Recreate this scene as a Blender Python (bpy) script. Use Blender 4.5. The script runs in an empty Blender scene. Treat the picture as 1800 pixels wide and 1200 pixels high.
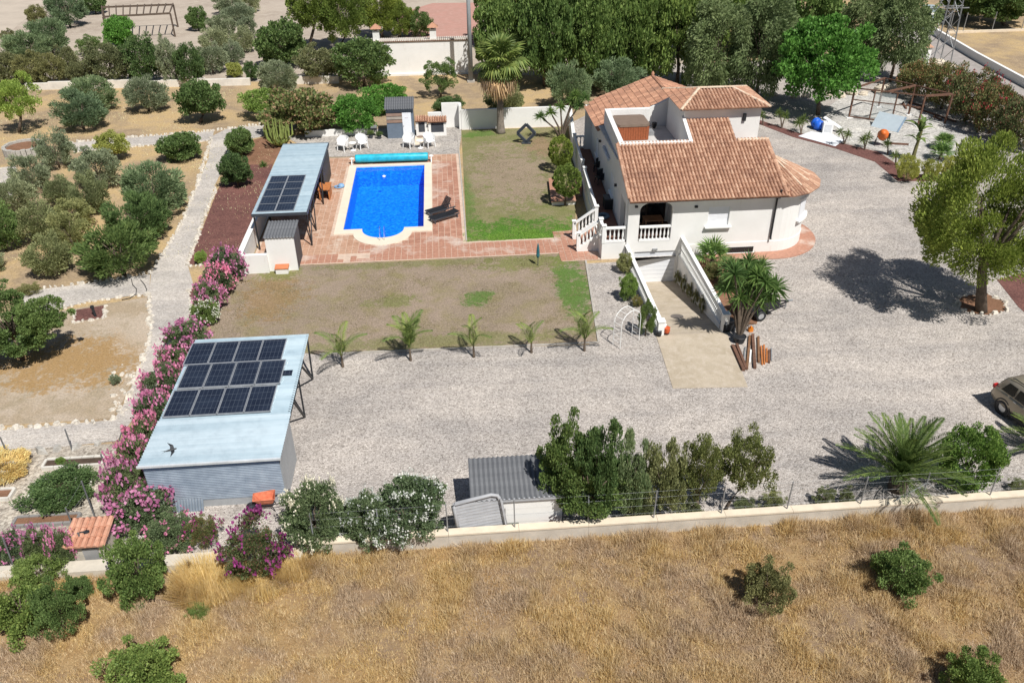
import bpy, math, random
import numpy as np
from mathutils import Vector, Matrix
from mathutils.geometry import tessellate_polygon
R = math.radians
random.seed(7)
SC = bpy.context.scene
COL = SC.collection

# ---------------------------------------------------------------- camera, sky, sun, exposure
CAM_H, FOC = 21.0, 1450.0                      # metres above the yard, focal length in pixels of an 1800 px wide frame
PITCH, ROLL, YAW = R(32.2), R(-0.56), R(-4.57)
_f = Vector((0, math.cos(PITCH), -math.sin(PITCH))); _u = Vector((0, math.sin(PITCH), math.cos(PITCH))); _r = Vector((1, 0, 0))
_r, _u = math.cos(ROLL) * _r + math.sin(ROLL) * _u, -math.sin(ROLL) * _r + math.cos(ROLL) * _u
_Z = Matrix.Rotation(YAW, 3, 'Z'); CF, CU, CR = _Z @ _f, _Z @ _u, _Z @ _r
cam = bpy.data.cameras.new('camera'); cam_o = bpy.data.objects.new('camera', cam); COL.objects.link(cam_o)
cam.sensor_fit = 'HORIZONTAL'; cam.sensor_width = 36; cam.lens = FOC / 1800 * 36; cam.clip_end = 2000; cam.clip_start = 0.5
M4 = Matrix.Identity(4)
for i in range(3):
    M4[i][0], M4[i][1], M4[i][2] = CR[i], CU[i], -CF[i]
M4[2][3] = CAM_H
cam_o.matrix_world = M4
SC.camera = cam_o

SUN_EL = R(56); SH_AZ = R(118)                 # shadows fall left and away from the camera
sdir = Vector((math.cos(SH_AZ) * math.cos(SUN_EL), math.sin(SH_AZ) * math.cos(SUN_EL), -math.sin(SUN_EL)))
W = bpy.data.worlds.new('World'); SC.world = W; W.use_nodes = True
nt = W.node_tree; bg = nt.nodes['Background']
sky = nt.nodes.new('ShaderNodeTexSky'); sky.sky_type = 'NISHITA'; sky.sun_disc = False
sky.sun_elevation = SUN_EL
sky.sun_rotation = math.atan2(-sdir.x, -sdir.y)
sky.air_density = 1.0; sky.dust_density = 1.0; sky.ozone_density = 1.0
nt.links.new(sky.outputs[0], bg.inputs[0]); bg.inputs[1].default_value = 0.05
sl = bpy.data.lights.new('sun', 'SUN'); sl.energy = 5.0; sl.angle = R(0.53); sl.color = (1.0, 0.97, 0.92)
so = bpy.data.objects.new('sun', sl); COL.objects.link(so); so.rotation_euler = sdir.to_track_quat('-Z', 'Y').to_euler(); so.location = (0, 0, 60)
SC.view_settings.view_transform = 'Standard'; SC.view_settings.look = 'None'
SC.view_settings.exposure = 0.14; SC.view_settings.gamma = 1.0

# ---------------------------------------------------------------- where a spot of the survey photo stands on the ground
def ray(x, y):
    return (x - 900) * CR - (y - 600) * CU + FOC * CF
def G(x, y, z=0.0):
    d = ray(x, y); t = (z - CAM_H) / d.z
    return Vector((d.x * t, d.y * t, z))
def HY(x, y, Y):                                # point on the plane at depth Y
    d = ray(x, y); t = Y / d.y
    return Vector((d.x * t, Y, CAM_H + d.z * t))
def mpp(P):
    return (Vector(P) - Vector((0, 0, CAM_H))).dot(CF) / FOC
def elev(P):
    return math.atan2(CAM_H - P[2], math.hypot(P[0], P[1]))

# ---------------------------------------------------------------- materials
LEAF_GAIN = 2.0
MATS = {}
def nodes(name):
    m = bpy.data.materials.new(name); m.use_nodes = True
    n = m.node_tree; b = n.nodes['Principled BSDF']
    return m, n, b
def N(n, t, **kw):
    k = n.nodes.new(t)
    for a, v in kw.items():
        setattr(k, a, v)
    return k
def ramp(n, fac, stops):
    r = N(n, 'ShaderNodeValToRGB'); e = r.color_ramp.elements
    e[0].position, e[0].color = stops[0][0], (*stops[0][1], 1)
    e[1].position, e[1].color = stops[-1][0], (*stops[-1][1], 1)
    for p, c in stops[1:-1]:
        q = e.new(p); q.color = (*c, 1)
    n.links.new(fac, r.inputs[0]); return r.outputs[0]
def noise(n, vec, scale, detail=4, rough=0.55, dist=0.0):
    k = N(n, 'ShaderNodeTexNoise'); k.inputs['Scale'].default_value = scale; k.inputs['Detail'].default_value = detail
    k.inputs['Roughness'].default_value = rough; k.inputs['Distortion'].default_value = dist
    n.links.new(vec, k.inputs['Vector']); return k.outputs[0]
def mix(n, a, b, fac, mode='MIX'):
    k = N(n, 'ShaderNodeMix', data_type='RGBA', blend_type=mode)
    for s, v in ((6, a), (7, b), (0, fac)):
        if hasattr(v, 'is_linked') or hasattr(v, 'links'):
            n.links.new(v, k.inputs[s])
        elif s == 0:
            k.inputs[0].default_value = v
        else:
            k.inputs[s].default_value = (*v, 1)
    return k.outputs[2]
def bump(n, b, h, strength, dist=0.02):
    k = N(n, 'ShaderNodeBump'); k.inputs['Strength'].default_value = strength; k.inputs['Distance'].default_value = dist
    n.links.new(h, k.inputs['Height']); n.links.new(k.outputs[0], b.inputs['Normal'])
def wpos(n):
    return N(n, 'ShaderNodeNewGeometry').outputs['Position']
def opos(n):
    return N(n, 'ShaderNodeTexCoord').outputs['Object']

def plain(name, c, rough=0.6, metal=0.0, var=0.12, scale=3.0, bmp=0.0, bscale=30, spec=0.4, obj=False):
    """one colour with soft weathering in it"""
    if name in MATS: return MATS[name]
    m, n, b = nodes(name); p = opos(n) if obj else wpos(n)
    lo = tuple(x * (1 - var) for x in c); hi = tuple(min(1, x * (1 + var)) for x in c)
    f1 = noise(n, p, scale, 5, 0.6)
    n.links.new(ramp(n, f1, [(0.3, lo), (0.7, hi)]), b.inputs['Base Color'])
    b.inputs['Roughness'].default_value = rough; b.inputs['Metallic'].default_value = metal; b.inputs['Specular IOR Level'].default_value = spec
    if bmp: bump(n, b, noise(n, p, bscale, 3), bmp)
    MATS[name] = m; return m

def island(name, stops, rough=0.7, spec=0.3, bmp=0.0, bscale=25, dirt=None, metal=0.0):
    """each joined piece takes its own tone"""
    if name in MATS: return MATS[name]
    m, n, b = nodes(name)
    g = N(n, 'ShaderNodeNewGeometry'); c = ramp(n, g.outputs['Random Per Island'], stops)
    f1 = noise(n, g.outputs['Position'], 9, 4); c = mix(n, c, (0.5, 0.5, 0.5), 0.0) if False else c
    c = mix(n, c, ramp(n, f1, [(0.25, (0.72, 0.72, 0.72)), (0.75, (1.12, 1.12, 1.12))]), 1.0, 'MULTIPLY')
    if dirt:
        f2 = noise(n, g.outputs['Position'], dirt[2], 5, 0.65)
        c = mix(n, c, dirt[0], ramp(n, f2, [(dirt[1], (0, 0, 0)), (dirt[1] + 0.16, (1, 1, 1))]))
    n.links.new(c, b.inputs['Base Color']); b.inputs['Roughness'].default_value = rough; b.inputs['Specular IOR Level'].default_value = spec
    b.inputs['Metallic'].default_value = metal
    if bmp: bump(n, b, noise(n, g.outputs['Position'], bscale, 3), bmp)
    MATS[name] = m; return m

def leafmat(name, dark, light, trans=0.36, rough=0.55, tint=None):
    if name in MATS: return MATS[name]
    m, n, b = nodes(name); out = n.nodes['Material Output']; kk_ = 1.0 if name.startswith('blossom') else LEAF_GAIN
    if kk_ != 1.0:
        soft = lambda c_: tuple(min(.9, v * kk_ * .88 + .12 * kk_ * sum(c_) / 3) for v in c_)
        dark, light = soft(dark), soft(light)
        if tint: tint = soft(tint)
    g = N(n, 'ShaderNodeNewGeometry'); oi = N(n, 'ShaderNodeObjectInfo')
    st = [(0.0, dark), (1.0, light)] if not tint else [(0.0, dark), (0.72, light), (0.86, tint), (1.0, tint)]
    c = ramp(n, g.outputs['Random Per Island'], st)
    c = mix(n, c, ramp(n, oi.outputs['Random'], [(0, (0.80, 0.84, 0.86)), (0.5, (1, 1, 1)), (1, (1.22, 1.13, 0.98))]), 1.0, 'MULTIPLY')
    f1 = noise(n, g.outputs['Position'], 1.1, 3); c = mix(n, c, ramp(n, f1, [(0.3, (0.82, 0.84, 0.8)), (0.7, (1.15, 1.12, 1.08))]), 1.0, 'MULTIPLY')
    n.links.new(c, b.inputs['Base Color']); b.inputs['Roughness'].default_value = rough; b.inputs['Specular IOR Level'].default_value = 0.25
    t = N(n, 'ShaderNodeBsdfTranslucent'); n.links.new(c, t.inputs[0])
    ms = N(n, 'ShaderNodeMixShader'); ms.inputs[0].default_value = trans
    n.links.new(b.outputs[0], ms.inputs[1]); n.links.new(t.outputs[0], ms.inputs[2]); n.links.new(ms.outputs[0], out.inputs[0])
    MATS[name] = m; return m

def m_gravel(name, stops, cell=11.0, big=((0.86, 0.86, 0.86), (1.1, 1.09, 1.07)), bstr=0.45, bigscale=0.25):
    m, n, b = nodes(name); p = wpos(n)
    v = N(n, 'ShaderNodeTexVoronoi', feature='F1'); v.inputs['Scale'].default_value = cell; n.links.new(p, v.inputs['Vector'])
    sep = N(n, 'ShaderNodeSeparateColor'); n.links.new(v.outputs['Color'], sep.inputs[0])
    v2 = N(n, 'ShaderNodeTexVoronoi', feature='F1'); v2.inputs['Scale'].default_value = cell * 2.1; n.links.new(p, v2.inputs['Vector'])
    sep2 = N(n, 'ShaderNodeSeparateColor'); n.links.new(v2.outputs['Color'], sep2.inputs[0])
    ad = N(n, 'ShaderNodeMath', operation='MULTIPLY_ADD'); n.links.new(sep.outputs[0], ad.inputs[0]); ad.inputs[1].default_value = 0.62
    ml = N(n, 'ShaderNodeMath', operation='MULTIPLY'); n.links.new(sep2.outputs[1], ml.inputs[0]); ml.inputs[1].default_value = 0.38
    n.links.new(ml.outputs[0], ad.inputs[2])
    c = ramp(n, ad.outputs[0], stops)
    c = mix(n, c, ramp(n, noise(n, p, bigscale, 6, 0.62, 0.4), [(0.32, big[0]), (0.68, big[1])]), 1.0, 'MULTIPLY')
    c = mix(n, c, ramp(n, noise(n, p, bigscale * 7, 4, 0.6), [(0.3, (0.9, 0.9, 0.9)), (0.7, (1.07, 1.07, 1.06))]), 1.0, 'MULTIPLY')
    mp = N(n, 'ShaderNodeMapping'); mp.inputs['Scale'].default_value = (0.07, 0.75, 1); mp.inputs['Rotation'].default_value = (0, 0, 0.12); n.links.new(p, mp.inputs[0])
    c = mix(n, c, ramp(n, noise(n, mp.outputs[0], 1.1, 4, 0.55, 0.3), [(0.36, (0.88, 0.885, 0.90)), (0.62, (1.05, 1.045, 1.04))]), 1.0, 'MULTIPLY')
    n.links.new(c, b.inputs['Base Color']); b.inputs['Roughness'].default_value = 0.9; b.inputs['Specular IOR Level'].default_value = 0.15
    inv = N(n, 'ShaderNodeMath', operation='SUBTRACT'); inv.inputs[0].default_value = 1; n.links.new(v.outputs['Distance'], inv.inputs[1])
    bump(n, b, inv.outputs[0], bstr, 0.05); MATS[name] = m; return m

def m_soil(name, a, b_, c_, s1=0.35, s2=2.2, fine=26, rough=0.95, bstr=0.6, spots=None, fl=(0.72, 1.22), blobs=()):
    """three tones of earth, straw or turf laid over each other in patches"""
    m, n, b = nodes(name); p = wpos(n)
    f1 = noise(n, p, s1, 6, 0.6, 0.6); f2 = noise(n, p, s2, 5, 0.65, 0.3); f3 = noise(n, p, fine, 3, 0.7)
    c = mix(n, a, b_, ramp(n, f1, [(0.42, (0, 0, 0)), (0.58, (1, 1, 1))]))
    c = mix(n, c, c_, ramp(n, f2, [(0.46, (0, 0, 0)), (0.68, (1, 1, 1))]))
    c = mix(n, c, ramp(n, f3, [(0.28, (fl[0],) * 3), (0.72, (fl[1],) * 3)]), 1.0, 'MULTIPLY')
    if spots:
        f4 = noise(n, p, spots[1], 4, 0.6, 0.2); c = mix(n, c, spots[0], ramp(n, f4, [(spots[2], (0, 0, 0)), (spots[2] + 0.07, (1, 1, 1))]))
    if blobs:
        s_ = N(n, 'ShaderNodeSeparateXYZ'); n.links.new(p, s_.inputs[0])
        def mth(op, x, y):
            k = N(n, 'ShaderNodeMath', operation=op)
            for i_, v_ in enumerate((x, y)):
                if isinstance(v_, (int, float)): k.inputs[i_].default_value = v_
                else: n.links.new(v_, k.inputs[i_])
            return k.outputs[0]
        wob = mth('ADD', mth('MULTIPLY', mth('SUBTRACT', noise(n, p, 0.9, 6, 0.75), 0.5), 5.0), mth('MULTIPLY', mth('SUBTRACT', noise(n, p, 4.5, 4, 0.7), 0.5), 3.4))
        for cx, cy, rx, ry, cc, amt in blobs:
            d = mth('ADD', mth('POWER', mth('DIVIDE', mth('SUBTRACT', s_.outputs[0], cx), rx), 2.0), mth('POWER', mth('DIVIDE', mth('SUBTRACT', s_.outputs[1], cy), ry), 2.0))
            f_ = ramp(n, mth('ADD', d, wob), [(0.3, (amt,) * 3), (1.0, (0, 0, 0))]); c = mix(n, c, mix(n, cc, ramp(n, f3, [(0.28, (fl[0],) * 3), (0.72, (fl[1],) * 3)]), 1.0, 'MULTIPLY'), f_)
    n.links.new(c, b.inputs['Base Color']); b.inputs['Roughness'].default_value = rough; b.inputs['Specular IOR Level'].default_value = 0.1
    bump(n, b, f3, bstr, 0.04); MATS[name] = m; return m

def m_corr(name, c1, c2, metal, rough, rust=None):
    m, n, b = nodes(name); p = wpos(n)
    mp = N(n, 'ShaderNodeMapping'); mp.inputs['Scale'].default_value = (0.06, 2.2, 1); n.links.new(p, mp.inputs[0])
    c = ramp(n, noise(n, mp.outputs[0], 1.6, 4, 0.6), [(0.35, c1), (0.65, c2)])
    if rust: c = mix(n, c, rust, ramp(n, noise(n, p, 2.4, 5, 0.7), [(0.58, (0, 0, 0)), (0.72, (1, 1, 1))]))
    n.links.new(c, b.inputs['Base Color']); b.inputs['Metallic'].default_value = metal
    n.links.new(ramp(n, noise(n, p, 3.0, 3), [(0.3, (rough - .08,) * 3), (0.7, (rough + .1,) * 3)]), b.inputs['Roughness'])
    MATS[name] = m; return m

# ---------------------------------------------------------------- mesh building
def org(o):
    v = Vector((0, 0, 0))
    while o is not None:
        v = v + Vector(o.location); o = o.parent
    return v
def link(name, me, mat, parent=None, world=False):
    o = bpy.data.objects.new(name, me); COL.objects.link(o)
    if mat and not me.materials: me.materials.append(mat)
    if parent is not None: o.parent = parent
    return o
def tag(o, label=None, cat=None, group=None, kind=None):
    if label: o['label'] = label
    if cat: o['category'] = cat
    if group: o['group'] = group
    if kind: o['kind'] = kind
    return o
def thing(name, label, cat, loc=(0, 0, 0), rz=0.0, group=None):
    o = bpy.data.objects.new(name, None); COL.objects.link(o); o.empty_display_size = 0.2
    o.location = loc; o.rotation_euler = (0, 0, rz); return tag(o, label, cat, group)
def copy_tree(o, parent=None):
    c = o.copy(); COL.objects.link(c); c.parent = parent
    for ch in list(o.children): copy_tree(ch, c)
    return c
def part_of(o, src_objs): pass

class MB:
    def __init__(s): s.v = []; s.f = []; s.M = None
    def add(s, vs, fs):
        k = len(s.v)
        s.v += [tuple(s.M @ Vector(q)) for q in vs] if s.M is not None else [tuple(q) for q in vs]
        s.f += [tuple(i + k for i in f) for f in fs]; return s
    def box(s, c, d, rz=0.0, rot=None):
        x, y, z = d[0] / 2, d[1] / 2, d[2] / 2
        vs = [Vector((a, b, e)) for e in (-z, z) for a, b in ((-x, -y), (x, -y), (x, y), (-x, y))]
        m = rot if rot is not None else Matrix.Rotation(rz, 3, 'Z')
        vs = [m @ q + Vector(c) for q in vs]
        return s.add(vs, [(3, 2, 1, 0), (4, 5, 6, 7), (0, 1, 5, 4), (1, 2, 6, 5), (2, 3, 7, 6), (3, 0, 4, 7)])
    def bar(s, a, b, w, h=None):              # square bar between two points
        a, b = Vector(a), Vector(b); d = b - a; h = h or w
        q = d.to_track_quat('Y', 'Z').to_matrix()
        return s.box((a + b) / 2, (w, d.length, h), rot=q)
    def tube(s, pts, rad, n=7, cap=True):
        pts = [Vector(p) for p in pts]; rad = rad if isinstance(rad, (list, tuple)) else [rad] * len(pts)
        vs, fs = [], []
        for i, p in enumerate(pts):
            t = (pts[min(i + 1, len(pts) - 1)] - pts[max(i - 1, 0)]).normalized()
            a = t.cross(Vector((0, 0, 1)) if abs(t.z) < 0.9 else Vector((1, 0, 0))).normalized(); b = t.cross(a)
            for k in range(n):
                an = 2 * math.pi * k / n; vs.append(p + (a * math.cos(an) + b * math.sin(an)) * rad[i])
        for i in range(len(pts) - 1):
            for k in range(n):
                fs.append((i * n + k, i * n + (k + 1) % n, (i + 1) * n + (k + 1) % n, (i + 1) * n + k))
        if cap: fs += [tuple(range(n))[::-1], tuple(range((len(pts) - 1) * n, len(pts) * n))]
        return s.add(vs, fs)
    def lathe(s, prof, n=10, c=(0, 0, 0), cap=True):
        vs, fs = [], []
        for r, z in prof:
            for k in range(n):
                an = 2 * math.pi * k / n; vs.append((c[0] + r * math.cos(an), c[1] + r * math.sin(an), c[2] + z))
        for i in range(len(prof) - 1):
            for k in range(n):
                fs.append((i * n + k, i * n + (k + 1) % n, (i + 1) * n + (k + 1) % n, (i + 1) * n + k))
        if cap: fs += [tuple(range(n))[::-1], tuple(range((len(prof) - 1) * n, len(prof) * n))]
        return s.add(vs, fs)
    def prism(s, poly, z0, z1):
        n = len(poly); vs = [(p[0], p[1], z0) for p in poly] + [(p[0], p[1], z1) for p in poly]
        return s.add(vs, [tuple(range(n))[::-1], tuple(range(n, 2 * n))] + [(i, (i + 1) % n, n + (i + 1) % n, n + i) for i in range(n)])
    def prismY(s, poly, y0, y1):              # polygon in x,z pulled along y
        n = len(poly); vs = [(p[0], y0, p[1]) for p in poly] + [(p[0], y1, p[1]) for p in poly]
        return s.add(vs, [tuple(range(n)), tuple(range(n, 2 * n))[::-1]] + [(n + i, n + (i + 1) % n, (i + 1) % n, i) for i in range(n)])
    def prismX(s, poly, x0, x1):              # polygon in y,z pulled along x
        n = len(poly); vs = [(x0, p[0], p[1]) for p in poly] + [(x1, p[0], p[1]) for p in poly]
        return s.add(vs, [tuple(range(n))[::-1], tuple(range(n, 2 * n))] + [(i, (i + 1) % n, n + (i + 1) % n, n + i) for i in range(n)])
    def poly(s, pts):
        return s.add(pts, [tuple(range(len(pts)))])
    def mesh(s, name, off=None, smooth=False):
        me = bpy.data.meshes.new(name)
        vs = s.v if off is None else [(a - off[0], b - off[1], c - off[2]) for a, b, c in s.v]
        me.from_pydata(vs, [], s.f); me.update()
        if smooth: me.polygons.foreach_set('use_smooth', [True] * len(me.polygons))
        return me
    def build(s, name, mat, parent=None, smooth=False, world=True):
        off = org(parent) if (world and parent is not None) else None
        return link(name, s.mesh(name, off, smooth), mat, parent)

def tri_mesh(name, V, F):
    """V (n,3) array, F (m,k) array of equal-sided faces"""
    me = bpy.data.meshes.new(name); k = F.shape[1]
    me.vertices.add(len(V)); me.vertices.foreach_set('co', np.ascontiguousarray(V, dtype=np.float32).ravel())
    me.loops.add(F.size); me.loops.foreach_set('vertex_index', np.ascontiguousarray(F, dtype=np.int32).ravel())
    me.polygons.add(len(F)); me.polygons.foreach_set('loop_start', np.arange(0, F.size, k, dtype=np.int32))
    try: me.polygons.foreach_set('loop_total', np.full(len(F), k, dtype=np.int32))
    except Exception: pass
    me.update(calc_edges=True); return me

def sheet(name, outer, z, mat, holes=(), kind='structure', sub=None):
    """flat ground sheet with holes"""
    loops = [[Vector((p[0], p[1], 0)) for p in outer]] + [[Vector((p[0], p[1], 0)) for p in h] for h in holes]
    flat = [p for l in loops for p in l]
    tris = tessellate_polygon(loops)
    fs = []
    for a, b, c in tris:
        n = (flat[b] - flat[a]).cross(flat[c] - flat[a])
        if abs(n.z) < 1e-9: continue
        fs.append((a, b, c) if n.z > 0 else (a, c, b))
    me = bpy.data.meshes.new(name); me.from_pydata([(p.x, p.y, z) for p in flat], [], fs); me.update()
    o = link(name, me, mat); o['kind'] = kind; return o
def pxpoly(pts, z=0): return [tuple(G(x, y, z))[:2] for x, y in pts]
# ---------------------------------------------------------------- materials used by the setting
M_ground = m_soil('orchard_soil', (0.47, 0.34, 0.18), (0.30, 0.225, 0.15), (0.40, 0.30, 0.19), 0.2, 1.1, 8, fl=(0.66, 1.26))
M_far = m_soil('bare_soil', (0.43, 0.365, 0.30), (0.36, 0.30, 0.245), (0.46, 0.40, 0.33), 0.12, 0.9, 10, fl=(0.86, 1.1))
M_field = m_soil('dry_field_soil', (0.31, 0.20, 0.095), (0.235, 0.165, 0.11), (0.37, 0.26, 0.135), 0.3, 1.7, 20)
M_gravel = m_gravel('yard_gravel', [(0.1, (0.20, 0.18, 0.16)), (0.3, (0.37, 0.335, 0.305)), (0.6, (0.47, 0.43, 0.395)), (0.92, (0.64, 0.595, 0.55))], 18.0, bstr=.6, big=((0.80, 0.80, 0.81), (1.12, 1.10, 1.08)), bigscale=.16)
M_path = m_gravel('path_gravel', [(0.05, (0.36, 0.33, 0.30)), (0.5, (0.50, 0.46, 0.42)), (0.95, (0.62, 0.58, 0.54))], 15.0, bstr=0.45)
M_pgravel = m_gravel('terrace_gravel', [(0.05, (0.22, 0.2, 0.185)), (0.5, (0.40, 0.37, 0.34)), (0.95, (0.55, 0.51, 0.47))], 10.0, bstr=0.6)
M_white_gravel = m_gravel('pale_gravel', [(0.05, (0.32, 0.31, 0.29)), (0.5, (0.48, 0.46, 0.43)), (0.95, (0.68, 0.66, 0.63))], 7.0, bstr=0.8)
M_lava = m_gravel('red_lava_gravel', [(0.05, (0.10, 0.05, 0.045)), (0.5, (0.165, 0.078, 0.068)), (0.95, (0.24, 0.12, 0.10))], 16.0, bstr=0.5)
M_brown = m_soil('brown_bed_soil', (0.21, 0.115, 0.07), (0.26, 0.14, 0.09), (0.18, 0.10, 0.06), 0.6, 2.0, 18)
GRN, OLV, BRN = (0.075, 0.165, 0.025), (0.175, 0.185, 0.065), (0.285, 0.225, 0.16)
M_lawn = m_soil('parched_lawn', (0.30, 0.235, 0.18), (0.265, 0.21, 0.155), (0.245, 0.205, 0.115), 0.22, 0.75, 13, spots=((0.44, 0.39, 0.32), 1.6, 0.72), fl=(0.66, 1.28), blobs=((6.3, 38.6, 1.1, 4.2, GRN, .85), (4.2, 41.4, 3.0, 1.1, OLV, .8), (1.2, 37.6, 1.0, .9, GRN, .8), (-3.3, 37.8, 1.4, .8, OLV, .8), (-9.5, 39, 1.8, 3.2, (0.25, 0.165, 0.075), .7), (-9.6, 41.4, 1.6, .8, OLV, .8), (-2.5, 41.9, 7, .5, OLV, .6), (-1, 33.6, 9, .7, OLV, .6)))
M_lawn2 = m_soil('pool_lawn', (0.19, 0.185, 0.085), (0.23, 0.205, 0.11), (0.16, 0.175, 0.06), 0.3, 0.8, 13, fl=(0.66, 1.28), blobs=((4.5, 55.5, 3.2, 7.2, BRN, 1.0), (7.6, 61, 1.8, 2.5, (0.28, 0.19, 0.12), .8), (4.0, 45.6, 4.2, 2.2, GRN, 1.0), (1.0, 50, .7, 6, GRN, .6), (2.6, 64.4, 2.0, .9, GRN, .7)))
M_turf = m_soil('green_turf', (0.085, 0.17, 0.025), (0.12, 0.20, 0.035), (0.16, 0.21, 0.06), 0.5, 2.0, 16)
M_conc = m_soil('ramp_concrete', (0.47, 0.40, 0.31), (0.41, 0.345, 0.26), (0.50, 0.43, 0.345), 0.5, 2.6, 20, rough=0.85, bstr=0.25, fl=(0.86, 1.1))
M_road = m_soil('pale_asphalt', (0.34, 0.31, 0.29), (0.30, 0.275, 0.255), (0.38, 0.345, 0.325), 0.25, 1.5, 9, bstr=0.2, fl=(0.9, 1.08))
M_pink = m_soil('pink_court', (0.44, 0.245, 0.20), (0.41, 0.24, 0.195), (0.47, 0.28, 0.235), 0.3, 1.5, 9, bstr=0.15, fl=(0.93, 1.05))
M_white, n, b = nodes('white_render'); p = wpos(n); mp = N(n, 'ShaderNodeMapping'); mp.inputs['Scale'].default_value = (1, 1, 0.18); n.links.new(p, mp.inputs[0])
c = ramp(n, noise(n, p, 0.9, 5, 0.6), [(0.3, (0.755, 0.745, 0.715)), (0.7, (0.815, 0.805, 0.78))])
c = mix(n, c, (0.56, 0.53, 0.48), ramp(n, noise(n, mp.outputs[0], 3.2, 5, 0.7), [(0.60, (0, 0, 0)), (0.80, (0.55, 0.55, 0.55))])); n.links.new(c, b.inputs['Base Color']); b.inputs['Roughness'].default_value = 0.8; bump(n, b, noise(n, p, 40, 3), 0.25)
M_white2 = plain('white_paint', (0.82, 0.82, 0.80), 0.6, var=0.04, scale=2.5)
M_cream = plain('cream_stone', (0.68, 0.585, 0.455), 0.75, var=0.10, scale=2.2, bmp=0.15)
M_rock = island('pale_rock', [(0, (0.46, 0.42, 0.36)), (0.6, (0.62, 0.57, 0.49)), (1, (0.72, 0.66, 0.55))], 0.9, bmp=0.5, bscale=12)
M_rockg = island('grey_rock', [(0, (0.32, 0.31, 0.29)), (0.6, (0.45, 0.43, 0.39)), (1, (0.56, 0.52, 0.45))], 0.9, bmp=0.5, bscale=12)
M_tile = island('terrace_tile', [(0, (0.38, 0.19, 0.13)), (0.5, (0.44, 0.225, 0.155)), (1, (0.50, 0.28, 0.20))], 0.6, dirt=((0.58, 0.48, 0.41), 0.52, 0.55))
M_tileb = island('worn_terrace_tile', [(0, (0.43, 0.25, 0.165)), (0.5, (0.49, 0.30, 0.205)), (1, (0.54, 0.34, 0.24))], 0.7, dirt=((0.60, 0.50, 0.41), 0.55, 0.8))
M_grout = plain('grout', (0.55, 0.42, 0.33), 0.9, var=0.15)
M_roof = island('roof_tile', [(0, (0.37, 0.205, 0.135)), (0.4, (0.44, 0.25, 0.165)), (0.75, (0.51, 0.30, 0.20)), (1, (0.58, 0.37, 0.255))], 0.8, dirt=((0.27, 0.145, 0.10), 0.56, 0.6), bmp=0.2)
M_roofold = island('old_roof_tile', [(0, (0.36, 0.19, 0.125)), (0.5, (0.45, 0.235, 0.15)), (1, (0.56, 0.31, 0.20))], 0.85, dirt=((0.24, 0.14, 0.10), 0.55, 0.9), bmp=0.2)
M_roofbed = plain('roof_bed', (0.20, 0.085, 0.055), 0.9)
M_ridge = island('ridge_tile', [(0, (0.55, 0.39, 0.27)), (0.5, (0.63, 0.48, 0.35)), (1, (0.68, 0.55, 0.42))], 0.85)
M_black = plain('black_metal', (0.022, 0.024, 0.028), 0.5, var=0.2)
M_dgrey = plain('dark_grey_metal', (0.055, 0.062, 0.075), 0.45, var=0.15)
M_steel = plain('galvanised_post', (0.30, 0.31, 0.32), 0.5, 0.3, var=0.2)
M_rust = plain('rusty_steel', (0.145, 0.075, 0.05), 0.8, var=0.35, scale=5)
M_wood = plain('brown_timber', (0.20, 0.105, 0.055), 0.7, var=0.3, scale=5)
M_owood = plain('orange_timber', (0.46, 0.17, 0.055), 0.6, var=0.25, scale=5)
M_bark = plain('bark', (0.125, 0.095, 0.07), 0.9, var=0.35, scale=6, bmp=0.6, bscale=20)
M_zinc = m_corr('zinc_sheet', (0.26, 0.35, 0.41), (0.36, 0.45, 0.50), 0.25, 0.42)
M_zincw = m_corr('zinc_wall', (0.33, 0.39, 0.46), (0.44, 0.50, 0.57), 0.6, 0.38)
M_fibro = m_corr('grey_sheet_roof', (0.115, 0.12, 0.13), (0.165, 0.17, 0.18), 0.0, 0.7)
M_glass = plain('dark_glass', (0.012, 0.015, 0.018), 0.08, var=0.1, spec=0.6)
M_rattan = plain('black_rattan', (0.018, 0.019, 0.022), 0.55, var=0.25, scale=30)

# ---------------------------------------------------------------- the setting
PIT = [(9.95, 33.0), (12.85, 33.0), (12.85, 41.4), (9.95, 41.4)]
def arc(cx, cy, r, a0, a1, n): return [(cx + r * math.cos(R(a0 + (a1 - a0) * i / n)), cy + r * math.sin(R(a0 + (a1 - a0) * i / n))) for i in range(n + 1)]
POOL_IN = [(-1.62, 57.75), (-6.5, 57.75), (-6.5, 46.85), (-5.35, 46.85)] + arc(-4.08, 46.75, 1.27, 180, 360, 18) + [(-2.81, 46.85), (-1.62, 46.85)]
POOL_OUT = [(-1.1, 58.1), (-7.02, 58.1), (-7.02, 46.25)] + arc(-4.08, 46.25, 1.77, 180, 360, 20) + [(-1.1, 46.25)]
POOL_MID = [(-1.3, 57.9), (-6.8, 57.9), (-6.8, 46.5), (-5.6, 46.5)] + arc(-4.08, 46.5, 1.5, 180, 360, 14) + [(-2.5, 46.5), (-1.3, 46.5)]
sheet('ground', [(-500, -60), (500, -60), (500, 900), (-500, 900)], 0.0, M_ground, [PIT, POOL_MID])
sheet('field', [(-80, -40), (80, -40), (80, 20.25), (-80, 20.25)], 0.006, M_field)
sheet('bare_field', pxpoly([(-60, 148), (80, 151), (590, 141), (640, 131), (840, 131), (1240, 138), (1250, 60), (1250, -60), (400, -75), (-60, -70)]), 0.006, M_far)
sheet('pink_court', pxpoly([(690, 28), (720, 78), (840, 78), (850, 5), (760, 6)]), 0.012, M_pink)
sheet('pale_field', pxpoly([(-80, 90), (20, 55), (95, -10), (100, -60), (-80, -60)]), 0.012, plain('pale_earth', (0.45, 0.385, 0.315), 0.95, var=0.1, scale=0.4, bmp=0.3, bscale=6))
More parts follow.
